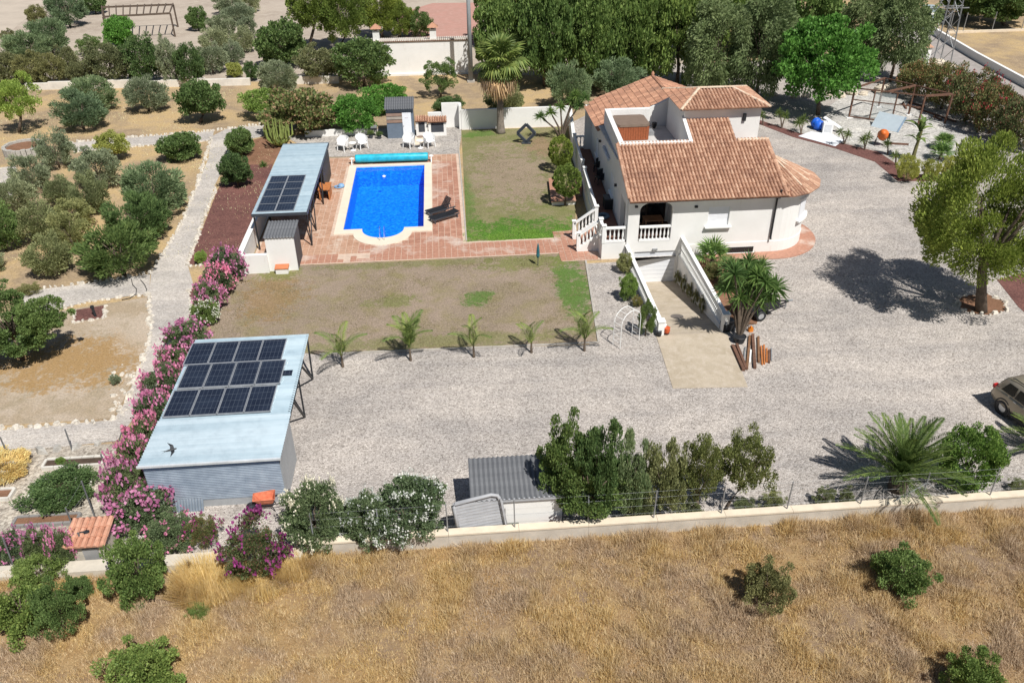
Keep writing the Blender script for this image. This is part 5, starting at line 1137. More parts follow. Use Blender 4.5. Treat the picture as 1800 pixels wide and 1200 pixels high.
bush(*BU, 'glossy green shrub at the top end of the brown soil bed', 'broad', 'green', (395, 226, 447, 274))
bush(*BU, 'large glossy dark shrub on the red gravel bed edge', 'broad', 'deep', (385, 269, 442, 330))
bush(*BU, 'tiny yellow-green shrub at the lower tip of the red gravel bed', 'fine', 'lime', (341, 441, 365, 464))
# scrub row and back garden, top left
GS = 'scrub bushes along the far orchard wall'
for box, lab, leaf in (((-20, 92, 42, 148), 'scrub bush at the left edge above the almond tree', 'scrub'), ((26, 96, 78, 149), 'second brownish scrub bush from the left edge', 'scrub'), ((64, 94, 114, 149), 'third brownish scrub bush from the left edge', 'scrub'), ((98, 84, 137, 138), 'olive-brown scrub bush with a dead grey branch beside it', 'scrub'), ((116, 112, 154, 147), 'small scrub bush low in the row above the twin olives', 'scrub'), ((148, 78, 228, 149), 'widest scrub bush in the row, behind the twin olives', 'scrub'), ((214, 66, 286, 146), 'tallest dark scrub bush in the row', 'deep'), ((276, 70, 314, 149), 'narrow grey-blue scrub bush between two dark ones', 'grey'), ((306, 78, 356, 151), 'dark scrub bush at the right end of the row', 'deep')):
    bush(*BU, lab, 'fine', leaf, box, group=GS)
for box, lab, leaf, kind in (((82, -8, 150, 46), 'tall blue-green tree beside the timber pergola', 'blue', 'feather'), ((143, -10, 186, 24), 'dark tree at the top edge just left of the timber pergola', 'deep', 'broad'), ((51, 33, 117, 93), 'blue-green tree in the middle of the top left clump', 'blue', 'feather'), ((6, 60, 92, 106), 'low spreading blue-green tree above the scrub row', 'blue', 'feather'), ((3, 54, 27, 83), 'small round brown-green bush beside the pale field corner', 'scrub', 'fine'), ((46, 10, 80, 46), 'brownish bush on the edge of the pale field', 'scrub', 'fine'), ((180, 31, 239, 82), 'bright green citrus tree under the timber pergola', 'bright', 'broad'), ((134, 64, 182, 98), 'low open green tree left of the pergola citrus', 'green', 'open'), ((327, 15, 365, 53), 'round green citrus tree right of the timber pergola', 'green', 'broad')):
    bush('garden_tree', 'tree', lab, kind, leaf, box)
GR = 'olive rows at the top left'
for box, lab in (((376, -10, 428, 25), 'olive at the top edge, left of the pair at the end of the rows'), ((422, -10, 456, 21), 'olive at the top edge, right of the pair at the end of the rows'), ((388, 9, 449, 39), 'broad olive second from the far end of the rows'), ((364, 29, 417, 63), 'olive of the left row, third from its near end'), ((416, 29, 451, 65), 'olive of the right row, second from its near end'), ((350, 52, 404, 91), 'olive of the left row, second from its near end'), ((405, 51, 447, 92), 'olive at the near end of the right row'), ((343, 79, 398, 129), 'olive at the near end of the left row'), ((391, 75, 428, 114), 'small olive between the near ends of the two rows')):
    bush(*OL, lab, 'olive', 'grey', box, group=GR)
for box, lab, leaf in (((396, 110, 426, 136), 'tiny lemon bush before the near end of the olive rows', 'yellow'), ((428, 109, 454, 142), 'small dark bush right of the tiny lemon bush', 'deep'), ((334, 113, 359, 142), 'small green bush left of the near end of the olive rows', 'green')):
    bush(*BU, lab, 'broad', leaf, box)
bush('carob_tree', 'tree', 'big dark green tree between the olive rows and the pines', 'broad', 'deep', (447, 38, 542, 118))
bush('dark_shrub', 'shrub', 'broad dark shrub left of the one touching the white outbuilding', 'fine', 'scrub', (522, 84, 600, 142)); bush('dark_shrub', 'shrub', 'big dark shrub covering the left end of the white outbuilding', 'fine', 'deep', (583, 68, 690, 152))
for box, base, lab in (((508, -40, 585, 55), (545, 90), 'pine at the left of the group behind the outbuilding, two bare trunks showing'), ((555, -45, 652, 72), (598, 88), 'largest pine behind the white outbuilding'), ((635, -35, 706, 64), (672, 66), 'pine behind the left chimney of the outbuilding'), ((676, 8, 727, 64), (702, 66), 'small bright pine between the two chimneys')):
    tree('pine_tree', 'tree', lab, 'pine', 'pine', box, base, group='pines behind the outbuilding', tr=.16)
bush(*BU, 'dark bush behind the wall between the two chimneys', 'fine', 'deep', (716, 20, 762, 64))
tree('fig_tree', 'tree', 'small sparse fig tree in front of the white outbuilding', 'open', 'green', (741, 108, 804, 162), (775, 172))
bush('olive_shrub', 'olive tree', 'olive bush behind the foot of the tall fan palm', 'olive', 'olive', (850, 150, 922, 204)); bush('blue_shrub', 'shrub', 'blue-green shrub behind the lawn wall, right of the fan palm', 'feather', 'blue', (960, 112, 1037, 190)); bush('blue_shrub', 'shrub', 'blue-green shrub just behind the left corner of the tiled roof', 'feather', 'blue', (1040, 104, 1128, 168))
# wall of big dark trees behind the house
GB = 'dark evergreen trees behind the house'
for box, lab in (((835, 6, 930, 138), 'dark evergreen tree right behind the tall fan palm'), ((905, -8, 1010, 150), 'dark evergreen tree second from the fan palm'), ((985, -14, 1090, 150), 'dark evergreen tree third from the fan palm'), ((1060, -14, 1170, 146), 'dark evergreen tree behind the peak of the rear roof'), ((1140, -14, 1255, 148), 'dark evergreen tree right of the rear roof peak'), ((840, -60, 960, 80), 'evergreen in the back row above the fan palm'), ((950, -70, 1070, 90), 'evergreen in the middle of the back row'), ((1070, -70, 1200, 85), 'evergreen in the back row above the roof terrace'), ((1190, -70, 1330, 95), 'evergreen at the right end of the back row'), ((1330, -60, 1480, 90), 'evergreen beyond the bright green tree at the top edge')):
    bush('evergreen_tree', 'tree', lab, 'big', 'canopy', box, group=GB, over=1.08)
for box, lab in (((1210, 4, 1316, 168), 'weeping pepper tree just behind the tower roof'), ((1285, -4, 1400, 172), 'weeping pepper tree left of the bright green tree'), ((1478, -15, 1562, 134), 'weeping pepper tree right of the bright green tree'), ((1532, -15, 1634, 142), 'weeping pepper tree next to the lattice pylon')):
    bush('pepper_tree', 'tree', lab, 'droop', 'pepper', box, group='weeping pepper trees', over=1.08)
tree('bright_tree', 'tree', 'bright green round tree with dark forked trunk, right of the house', 'big', 'bright', (1368, 40, 1528, 172), (1438, 202), tr=.17)
tree('plot_tree', 'tree', 'dark green tree on the dry plot at the top right', 'big', 'green', (1690, -50, 1830, 36), (1768, 45), tr=.2)
tree('plot_tree', 'tree', 'dark trees behind the kiosk at the top right edge', 'big', 'canopy', (1655, -60, 1740, 30), (1700, 30), tr=.2)
GH = 'flowering hedge along the road'
for k, (box, lab) in enumerate([((1580, 108, 1652, 172), 'hedge bush at the far end, below the gate pillar'), ((1628, 114, 1702, 192), 'hedge bush second from the far end of the road hedge'), ((1668, 128, 1748, 214), 'hedge bush with red blossom in the middle of the road hedge'), ((1708, 150, 1792, 236), 'hedge bush with red blossom, second from the right edge'), ((1752, 176, 1842, 262), 'hedge bush at the right edge of the photo')]):
    bush('hedge_bush', 'hedge', lab, 'fine', 'hedge', box, flowers=('red', 45, .045) if k in (2, 3) else None, group=GH)
# big pine in the yard
pn = tree('yard_pine', 'tree', 'big green pine in the gravel yard inside a ring of white stones', 'yard', 'pine', (1620, 246, 1886, 502), (1725, 547), var=0, tr=.24, over=1.0)
# oleanders
GP = 'pink oleanders along the path and steel shed'
for box, lab in (((366, 440, 430, 496), 'pink oleander at the far end of the hedge, by the canopy wall'), ((350, 468, 410, 522), 'pink oleander second from the far end of the hedge'), ((340, 498, 392, 550), 'pink oleander right behind the white one'), ((292, 562, 370, 622), 'pink oleander in front of the white one, above the shed roof'), ((274, 610, 340, 668), 'pink oleander beside the back row of solar panels'), ((252, 645, 325, 712), 'pink oleander beside the middle row of solar panels'), ((236, 690, 305, 760), 'pink oleander beside the front row of solar panels'), ((222, 735, 288, 806), 'pink oleander beside the shed roof, past the solar panels'), ((204, 772, 270, 850), 'pink oleander at the front left corner of the shed roof'), ((180, 815, 262, 905), 'pink oleander beside the well hut, left of the shed front'), ((190, 850, 300, 935), 'broad pink oleander in front of the steel shed'), ((255, 900, 345, 972), 'sparsely flowering oleander behind the straw tussock')):
    bush('oleander', 'shrub', lab, 'small', 'oleander', box, flowers=('pink', 72 if box[0] != 255 else 16, .11), group=GP)
bush('oleander', 'shrub', 'white flowering bush among the pink oleanders on the path', 'broad', 'green', (335, 528, 386, 570), flowers=('white', 90, .08))
for box, lab in (((-10, 932, 48, 990), 'pink oleander at the left edge below the vegetable beds'), ((40, 928, 92, 992), 'pink oleander between the left edge and the hut'), ((86, 930, 130, 998), 'pink oleander touching the hut')):
    bush('oleander', 'shrub', lab, 'small', 'oleander', box, flowers=('pink', 55, .11), group='pink oleanders left of the hut')
for box, lab in (((496, 845, 608, 966), 'white oleander nearest the orange wheelbarrow'), ((595, 868, 690, 962), 'low white oleander in the middle of the three'), ((640, 835, 784, 958), 'biggest white oleander, hanging over the boundary wall')):
    bush('oleander', 'shrub', lab, 'small', 'oleander', box, flowers=('white', 150, .042), group='white oleanders at the boundary wall')
bush('bougainvillea', 'shrub', 'purple bougainvillea behind the straw tussock', 'open', 'purple', (392, 918, 498, 1022), flowers=('magenta', 90, .08)); bush('bougainvillea', 'shrub', 'small purple bougainvillea tuft left of the large one', 'open', 'purple', (325, 905, 385, 965), flowers=('magenta', 30, .09))
# bushes on the field and along the boundary
for nm, box, lab, kind, leaf in (('mastic_bush', (182, 934, 290, 1062), 'dense tall green bush growing in front of the oleanders', 'loose', 'leafy'), ('mastic_bush', (-25, 1015, 90, 1122), 'green bush cut by the left edge on the field', 'loose', 'leafy'), ('mastic_bush', (62, 1020, 138, 1120), 'green bush right beside the one at the left edge', 'loose', 'green'), ('mastic_bush', (26, 968, 112, 1034), 'light green bush behind the pair at the left edge', 'fine', 'green'), ('mastic_bush', (116, 1014, 160, 1054), 'small green bush amid straw before the hut', 'broad', 'green'), ('seedling', (328, 1056, 372, 1088), 'tiny green seedling on the field below the tussock', 'open', 'green'), ('mastic_bush', (178, 1122, 310, 1240), 'round green bush at the bottom edge of the field', 'loose', 'leafy'), ('mastic_bush', (1535, 952, 1646, 1048), 'round green bush on the field at the right', 'loose', 'green'), ('mastic_bush', (1310, 985, 1390, 1072), 'smaller dark bush on the field, left of the round one', 'loose', 'scrub'), ('mastic_bush', (1668, 1142, 1766, 1236), 'green bush at the bottom edge on the right', 'loose', 'leafy')):
    bush(nm, 'bush', lab, kind, leaf, box)
multi('dark_tree', 'tree', 'big dark green tree leaning over the low store', 'loose', 'deep', ((950, 736, 1050, 880), (1010, 738, 1098, 890), (962, 800, 1096, 908)), (1035, 915), .1)
bush('grey_shrub', 'shrub', 'tall grey-green shrub right of the big dark tree', 'loose', 'blue', (1078, 762, 1146, 916)); bush('grey_shrub', 'shrub', 'tall narrow grey-green shrub between the dark trees at the wall', 'loose', 'olive', (1128, 772, 1206, 914)); bush('grey_shrub', 'shrub', 'short grey-green shrub at the feet of the tall ones', 'feather', 'olive', (1088, 856, 1152, 916))
tree('carob_sapling', 'tree', 'left of two small open trees at the boundary wall', 'open', 'olive2', (1194, 764, 1274, 892), (1228, 905), tr=.06); tree('carob_sapling', 'tree', 'right of two small open trees, reaching over the gravel', 'open', 'olive2', (1262, 754, 1360, 878), (1270, 903), tr=.06)
for box, lab in (((1202, 872, 1236, 908), 'low shrub under the left open tree at the wall'), ((1288, 872, 1330, 903), 'low shrub right of the open trees at the wall'), ((1337, 862, 1379, 900), 'thin low shrub between two fence posts'), ((1432, 856, 1468, 893), 'low shrub left of the date palm'), ((1474, 857, 1502, 890), 'low shrub touching the date palm fronds'), ((1774, 840, 1806, 868), 'low shrub at the right edge along the wall')):
    bush('wall_shrub', 'shrub', lab, 'open', 'olive', box, group='low shrubs along the wall')
bush(*BU, 'bright green bush right of the big date palm', 'small', 'lime2', (1656, 744, 1760, 864)); 
multi('umbrella_tree', 'tree', 'wide low dark green tree on the dry plot at the left edge', 'loose', 'green', ((-45, 500, 30, 562), (22, 518, 112, 592), (-40, 548, 92, 622)), (40, 632), .1); bush(*BU, 'low dry bush behind the wide tree at the left edge', 'open', 'scrub', (26, 498, 72, 520)); bush(*BU, 'grey rosette weed among the rubble at the path bend', 'fine', 'grey', (193, 658, 212, 676))
# garden plants round the house and ramp
def topiary(label, box, base):
    B = G(*base); C, r, h = fit(*box, Yc=B.y); o = thing('topiary_tree', label, 'topiary', (B.x, B.y, 0), 0, 'clipped ball trees'); c = leafy('crown', 'ball', 0, 'pine', o, h / r); c.location = (C.x - B.x, 0, C.z - h / 2); c.scale = (r, r, h)
    m = MB(); m.tube([(0, 0, 0), (.03, 0, C.z * .5), (C.x - B.x, 0, C.z)], [.07, .05, .04], 7); m.build('trunk', M_bark, o, world=False)
topiary('clipped ball tree farther from the camera on the pool lawn', (963, 238, 1008, 294), (987, 303)); topiary('clipped ball tree nearer the camera, in the brick planter', (970, 288, 1023, 347), (993, 362))
pl = thing('brick_planter', 'terracotta topped planter under the nearer ball tree', 'planter', G(985, 350)); p = G(987, 352); MB().prism(pxpoly([(965, 322), (978, 322), (982, 345), (1010, 343), (1012, 360), (970, 362)]), 0.02, .28).build('body', M_white, pl); MB().prism(pxpoly([(964, 321), (979, 321), (983, 344), (1011, 342), (1013, 361), (969, 363)]), .28, .33).build('tile_top', M_tile, pl)
for box, lab, kind, leaf in (((1084, 446, 1112, 480), 'grey-green shrub at the top of the row left of the ramp', 'broad', 'olive'), ((1087, 482, 1123, 530), 'yellow-green clipped shrub left of the ramp', 'fine', 'lime'), ((1111, 520, 1130, 540), 'tiny orange shrub left of the ramp', 'fine', 'mastic'), ((1122, 530, 1152, 592), 'dark column shrub by the end post of the left ramp wall', 'spire', 'green')):
    bush('ramp_shrub', 'shrub', lab, kind, leaf, box)
for box, lab in (((1576, 270, 1618, 321), 'yellow conifer at the corner of the lava bed'), ((1622, 280, 1652, 317), 'small yellow conifer between two larger ones'), ((1654, 274, 1694, 318), 'yellow conifer nearest the big yard pine')):
    bush('golden_conifer', 'conifer', lab, 'spire', 'yellow', box, group='yellow conifers on the lava bed')
bush('leafy_crop', 'vegetable plants', 'leafy green vegetables filling the overgrown raised bed', 'fine', 'deep', (48, 836, 170, 882), stem=False); bush('withered_crop', 'vegetable plants', 'withered yellow plants in the bed at the left edge', 'feather', 'straw', (-40, 798, 50, 838), stem=False); bush('lettuce', 'vegetable plants', 'single bright green lettuce in the dark compost bed', 'broad', 'lime', (98, 803, 114, 817), stem=False)
# ---------------------------------------------------------------- palms, yuccas, banana, euphorbia
def frond_mesh(name, L, rise, droop, nl, ll, lw, mat, vee=0.5, seed=1, tip=0.25, stalk=0.12):
    """feather frond along +x: arching rachis with paired leaflets"""
    rg = random.Random(seed); mb = MB(); pts = []
    for i in range(9):
        t = i / 8; pts.append(Vector((L * t * (1 - .12 * t * t * droop), 0, L * (rise * t - droop * t * t))))
    mb.tube(pts, [.022 * L * (1 - .85 * i / 8) * .55 + .003 for i in range(9)], 4, False)
    for k in range(nl):
        t = stalk + (1 - stalk) * k / (nl - 1); q = min(7, int(t * 8)); f = t * 8 - q; p = pts[q].lerp(pts[q + 1], f); d = (pts[q + 1] - pts[q]).normalized()
        ln = ll * (math.sin(math.pi * min(1, .18 + .82 * t)) ** .6 * .9 + .12) * rg.uniform(.88, 1.1)
        for s in (-1, 1):
            a = (d * (.55 + .5 * t) + Vector((0, s, 0)) * (.95 - .3 * t) + Vector((0, 0, vee * rg.uniform(.6, 1.2)))).normalized(); e = p + a * ln - Vector((0, 0, ln * .22)); w = Vector((0, 0, 1)).cross(a).normalized() * lw
            m_ = p + a * ln * .5; mb.add([p, m_ + w, e, m_ - w], [(0, 1, 2, 3)])
    me = mb.mesh(name); me.materials.append(mat); return me
def fan_mesh(name, r, stalk, mat, n=22, spread=150, droop=.25, seed=1):
    """fan leaf on a stalk along +x"""
    mb = MB(); rg = random.Random(seed); mb.tube([(0, 0, 0), (stalk * .5, 0, stalk * .06), (stalk, 0, 0)], [.025, .02, .015], 4, False); c = Vector((stalk, 0, 0))
    for k in range(n):
        a = R(-spread + 2 * spread * k / (n - 1)); l = r * (.8 + .25 * math.cos(a * .6)) * rg.uniform(.93, 1.05); d = Vector((math.cos(a), math.sin(a), 0)); s = Vector((-d.y, d.x, 0)); w = r * .075
        e = c + d * l - Vector((0, 0, droop * l * rg.uniform(.7, 1.3))); m_ = c + d * l * .55 + Vector((0, 0, .03 * l * (-1) ** k)); mb.add([c, m_ + s * w, e, m_ - s * w], [(0, 1, 2, 3)])
    me = mb.mesh(name); me.materials.append(mat); return me
def sword_mesh(name, n, L, w, mat, lo=-35, hi=88, seed=1, curl=.25):
    """head of sword leaves"""
    rg = random.Random(seed); mb = MB()
    for k in range(n):
        az = k * 2.39996 + rg.uniform(-.2, .2); el = R(lo + (hi - lo) * (k / (n - 1)) ** .85 + rg.uniform(-6, 6)); l = L * rg.uniform(.82, 1.1); d = Vector((math.cos(az) * math.cos(el), math.sin(az) * math.cos(el), math.sin(el))); s = Vector((-math.sin(az), math.cos(az), 0)) * w
        m_ = d * l * .5; e = d * l - Vector((0, 0, curl * l * max(0, math.cos(el)) * rg.uniform(.5, 1.3))); mb.add([Vector((0, 0, 0)) - s * .7, s * .7, m_ + s, e, m_ - s], [(0, 1, 2, 3, 4)])
    me = mb.mesh(name); me.materials.append(mat); return me
def palm_fronds(o, meshes, n, z, lo, hi, jitter=.12, x=0, y=0, scale=1.0, name='frond', az0=0, azr=None):
    for k in range(n):
        f = k / max(1, n - 1); c = link(name, meshes[k % len(meshes)], None, o); az = az0 + (k * 2.39996 if azr is None else azr * (f - .5)) + random.uniform(-jitter, jitter)
        c.location = (x, y, z); c.rotation_euler = (0, -R(lo + (hi - lo) * f + random.uniform(-6, 6)), az); s = scale * random.uniform(.88, 1.1); c.scale = (s, s, s)
# Canary date palm at the wall
FR = [frond_mesh('frond', 2.55, .3, .46, 56, .40, .016, LM['palm'], .55, s) for s in (1, 2, 3)]
B = G(1588, 878); dpal = thing('date_palm', 'large young date palm with arching fronds behind the boundary wall', 'palm', (B.x, B.y + .55, 0))
m = MB(); m.lathe([(.30, -.05), (.34, .2), (.30, .5), (.18, .62)], 12); m.build('trunk', M_bark, dpal, world=False)
palm_fronds(dpal, FR, 44, .55, 14, 82)
B = G(1812, 800); d2 = thing('date_palm', 'date palm at the right edge, only its left fronds visible', 'palm', (B.x + .5, B.y, 0)); m = MB(); m.lathe([(.2, -.05), (.22, .2), (.12, .4)], 10); m.build('trunk', M_bark, d2, world=False)
palm_fronds(d2, FR, 26, .35, 4, 75, scale=.72)
# five young palms at the lawn edge
YF_ = [frond_mesh('frond', 1.75, .8, .8, 34, .40, .015, LM['palmy'], .1, s) for s in (4, 5, 6)]
for k, ((px, py), sc, lab, nf) in enumerate((((603, 645), .95, 'young palm nearest the steel shed at the lawn edge', 6), ((722, 634), 1.1, 'young palm second from the steel shed, fullest of the five', 11), ((833, 628), .95, 'young palm in the middle of the five at the lawn edge', 5), ((934, 620), .8, 'young palm second from the white arch', 5), ((1027, 617), 1.0, 'young palm nearest the white arch', 7))):
    B = G(px, py); o = thing('young_palm', lab, 'palm', (B.x, B.y, 0), random.uniform(0, 6), 'young palms at the lawn edge'); m = MB(); m.tube([(0, 0, 0), (0, 0, .35), (0, 0, .75 * sc)], [.07, .05, .035], 7); m.build('trunk', M_bark, o, world=False)
    palm_fronds(o, YF_, nf, .6 * sc, 30, 76, scale=sc)
# tall fan palm
B = G(880, 234); fp = thing('fan_palm', 'tall fan palm with dead brown skirt at the back of the pool lawn', 'palm', (B.x, B.y, 0))
m = MB(); m.lathe([(.42, -.05), (.36, .25), (.28, .9), (.25, 2.5), (.24, 5.2)], 12); m.build('trunk', plain('palm_trunk', (.20, .17, .14), .95, var=.35, scale=4, bmp=.8, bscale=12), fp, True, world=False)
FG = [fan_mesh('fan_leaf', .95, 1.0, LM['palmy'], 24, 140, d, s) for s, d in ((1, .3), (2, .5), (3, .2))]; FD = [fan_mesh('dead_leaf', .8, .9, LM['dead'], 16, 95, 1.0, s) for s in (4, 5)]
palm_fronds(fp, FG, 30, 5.5, -42, 82, name='fan_leaf', scale=1.2); palm_fronds(fp, FD, 34, 5.0, -76, -22, name='dead_leaf', scale=1.25)
# yuccas
SW = [sword_mesh('leaf_head', 70, .62, .024, LM['yucca'], seed=s) for s in (1, 2, 3)]
SWs = [sword_mesh('leaf_head', 44, .62, .022, LM['palmy'], -50, 86, s) for s in (4, 5)]
def yucca(label, base, heads, meshes, sc, group=None, tr=.06, pot=False):
    B = G(*base); o = thing('yucca', label, 'yucca', (B.x, B.y, 0), 0, group)
    m = MB()
    for i, (hx, hy) in enumerate(heads):
        q = HY(hx, hy, B.y + random.uniform(-.45, .45)) - Vector((B.x, B.y, 0)); m = MB(); m.tube([(0, 0, 0), (q.x * .35, q.y * .4, q.z * .5), tuple(q)], [tr * 1.2, tr, tr * .7], 7); m.build('stem', M_bark, o, world=False)
        c = link('leaf_head', meshes[i % len(meshes)], None, o); c.location = q; c.rotation_euler = (R(random.uniform(-12, 12)), R(random.uniform(-12, 12)), random.uniform(0, 6)); s = sc * random.uniform(.9, 1.12); c.scale = (s, s, s)
    return o
yucca('many-headed potted yucca between the ramp and the trailer', (1298, 597), ((1276, 508), (1301, 524), (1321, 504), (1348, 520), (1362, 506), (1333, 487), (1291, 482), (1312, 486), (1346, 496), (1328, 530)), SW, 1.25, tr=.055)
yucca('yucca with upright heads close to the house corner of the planter bed', (1318, 505), ((1316, 462), (1338, 470), (1300, 478), (1325, 480), (1285, 470)), SW, 1.3)
B = G(1298, 600); pt = thing('plant_pot', 'black pot at the foot of the many-headed yucca', 'pot', (B.x, B.y - .05, 0.012)); m = MB(); m.lathe([(.24, 0), (.3, .3), (.33, .32), (.3, .34), (.27, .3)], 16); m.build('pot_body', M_black, pt, world=False); m = MB(); m.lathe([(.27, .26), (.27, .28)], 14); m.build('soil', M_brown, pt, world=False)
GY = 'yuccas along the lava strip'
for base, heads, lab in (((1341, 220), ((1340, 203),), 'yucca at the left end of the lava strip, beside the house'), ((1374, 226), ((1370, 198), (1381, 203)), 'two-headed yucca second from the house on the lava strip'), ((1408, 236), ((1404, 216), (1413, 210)), 'yucca left of the white tarpaulin'), ((1484, 254), ((1478, 232), (1491, 236)), 'yucca right of the white tarpaulin'), ((1520, 264), ((1518, 246), (1526, 240)), 'yucca left of the orange cement mixer'), ((1560, 272), ((1560, 252),), 'yucca in front of the orange cement mixer'), ((1574, 290), ((1574, 273),), 'yucca nearest the yellow conifers')):
    yucca(lab, base, heads, SWs, .85, GY, .05)
yucca('tall branching yucca at the right end of the lawn wall', (988, 246), ((950, 205), (968, 198), (985, 188), (1005, 178), (1018, 186), (1028, 172), (1012, 168)), SW, 1.0, tr=.07)
# fan palms in the planter and garden
FS = [fan_mesh('fan_leaf', .5, .55, LM['yucca'], 18, 130, d, s) for s, d in ((7, .2), (8, .3))]
for base, lab, sc in (((1250, 470), 'dwarf fan palm against the house at the right ramp wall', 1.25), ((1655, 262), 'dwarf fan palm farther from the camera among white stones', .95), ((1652, 281), 'dwarf fan palm nearer the camera among white stones', 1.0)):
    B = G(*base); o = thing('dwarf_fan_palm', lab, 'palm', (B.x, B.y, 0)); m = MB(); m.tube([(0, 0, 0), (0, 0, .45 * sc)], [.14, .1], 8); m.build('trunk', M_bark, o, world=False); palm_fronds(o, FS, 18, .42 * sc, 0, 80, scale=sc, name='fan_leaf')
bush('planter_shrub', 'shrub', 'spreading green shrub under the yucca heads near the trailer', 'loose', 'green', (1300, 490, 1352, 548))
bush('planter_shrub', 'shrub', 'low green shrub in the planter bed behind the yucca', 'broad', 'green', (1262, 478, 1300, 512)); bush('planter_shrub', 'shrub', 'dark red-brown shrub beside the right ramp wall', 'broad', 'mastic', (1236, 462, 1268, 492))
# banana
def blade(name, L, w, mat, seed):
    mb = MB(); pts = []; n = 7
    for i in range(n): t = i / (n - 1); pts.append((Vector((L * t, 0, L * (.9 * t - .95 * t * t))), w * math.sin(math.pi * (.08 + .9 * t)) ** .7))
    for i in range(n - 1):
        (p, a), (q, b_) = pts[i], pts[i + 1]; mb.add([p + Vector((0, a, .03)), q + Vector((0, b_, .03)), q, p], [(0, 1, 2, 3)]); mb.add([p, q, q + Vector((0, -b_, .03)), p + Vector((0, -a, .03))], [(0, 1, 2, 3)])
    me = mb.mesh(name); me.materials.append(mat); return me
BLD = [blade('banana_leaf', 1.25, .2, LM['green'], 1)]; B = G(1603, 284); ba = thing('banana_plant', 'tall banana plant with broad hanging leaves beside the yellow conifers', 'banana', (B.x, B.y, 0))
m = MB(); m.tube([(0, 0, 0), (.05, 0, 1.2), (.15, 0, 2.3)], [.16, .12, .07], 8); m.build('stem', plain('banana_stem', (.16, .15, .06), .7, var=.3), ba, world=False)
palm_fronds(ba, BLD, 7, 2.2, 10, 75, name='banana_leaf'); palm_fronds(ba, BLD, 6, 1.5, -5, 50, name='banana_leaf', scale=.75)
# euphorbia (candelabra)
B = G(492, 258); eu = thing('candelabra_euphorbia', 'pale green candelabra euphorbia at the top of the canopy wall', 'cactus', (B.x, B.y, 0)); Me = plain('euphorbia_skin', (.22, .27, .075), .6, var=.25, scale=4)
for k in range(22):
    an = k * 2.4; rr_ = .25 + .85 * (k / 22) ** .6; h = 2.3 - .7 * rr_ + random.uniform(-.2, .2); m = MB(); m.tube([(0, 0, .1), (math.cos(an) * rr_ * .7, math.sin(an) * rr_ * .7, .5), (math.cos(an) * rr_, math.sin(an) * rr_, .9), (math.cos(an) * rr_ * 1.05, math.sin(an) * rr_ * 1.05, h)], [.07, .07, .08, .04], 6); m.build('branch', Me, eu, world=False)
# small agave on the red bed, post in the framed bed
B = G(463, 293); o = thing('agave', 'small spiky plant alone on the brown part of the red bed', 'agave', (B.x, B.y, 0.02)); c = link('leaf_head', SW[0], None, o); c.scale = (.7, .7, .8); c.location = (0, 0, .05)

# ---------------------------------------------------------------- dry grass on the field
def blades(name, P, h, lean, w, stops, seed, mat):
    rg = np.random.default_rng(seed); n = len(P); az = rg.random(n) * 6.283; L = h[:, None] * (.6 + .8 * rg.random((n, 1))); ln = lean * rg.normal(size=(n, 1)) + .25
    D = np.stack([np.cos(az), np.sin(az), np.zeros(n)], 1); S = np.stack([-np.sin(az), np.cos(az), np.zeros(n)], 1) * (w * (.6 + .8 * rg.random((n, 1)))); Z = np.array([0, 0, 1.0])
    T_ = P + D * L * ln + Z * L * (1 - .25 * np.abs(ln)).clip(.3)
    V = np.stack([P - S, P + S, T_], 1).reshape(-1, 3); return tri_mesh(name, V, np.arange(3 * n).reshape(n, 3))
def vnoise(x, y, s, seed):
    rg = np.random.default_rng(seed); g = rg.random((64, 64)); u, v = x / s, y / s; i, j = np.floor(u).astype(int), np.floor(v).astype(int); f, k = u - i, v - j; f, k = f * f * (3 - 2 * f), k * k * (3 - 2 * k)
    q = lambda a, b_: g[a % 64, b_ % 64]; return (q(i, j) * (1 - f) + q(i + 1, j) * f) * (1 - k) + (q(i, j + 1) * (1 - f) + q(i + 1, j + 1) * f) * k
def m_blade(name, sets):
    m, n, b = nodes(name); out = n.nodes['Material Output']; g = N(n, 'ShaderNodeNewGeometry'); p = g.outputs['Position']
    c = ramp(n, g.outputs['Random Per Island'], sets[0]); c2 = ramp(n, g.outputs['Random Per Island'], sets[1])
    c = mix(n, c, c2, ramp(n, noise(n, p, .45, 4, .6, .5), [(.4, (0, 0, 0)), (.6, (1, 1, 1))]))
    n.links.new(c, b.inputs['Base Color']); b.inputs['Roughness'].default_value = .7; b.inputs['Specular IOR Level'].default_value = .2
    t = N(n, 'ShaderNodeBsdfTranslucent'); n.links.new(c, t.inputs[0]); ms = N(n, 'ShaderNodeMixShader'); ms.inputs[0].default_value = .25; n.links.new(b.outputs[0], ms.inputs[1]); n.links.new(t.outputs[0], ms.inputs[2]); n.links.new(ms.outputs[0], out.inputs[0]); return m
M_straw = m_blade('straw_field', ([(0, (.42, .27, .105)), (.5, (.62, .44, .19)), (1, (.80, .64, .36))], [(0, (.36, .255, .165)), (.5, (.52, .385, .25)), (1, (.70, .56, .40))]))
ng = 430000; x = rng.uniform(-17, 20, ng); y = rng.uniform(13.2, 20.25, ng); dn = vnoise(x, y, .8, 1) * .6 + vnoise(x + 9, y + 4, .3, 2) * .4; keep = rng.random(ng) < (dn * 1.6 - .12).clip(.2, 1); x, y, dn = x[keep], y[keep], dn[keep]
P = np.stack([x, y, np.zeros(len(x))], 1); hgt = (.06 + .40 * dn ** 2) * (1 + .7 * (y > 19.7))
gr_ = link('dry_grass', blades('dry_grass', P, hgt, .6, .009, None, 3, None), M_straw); tag(gr_, 'dry golden grass covering the field in front of the wall', 'grass', kind='stuff')
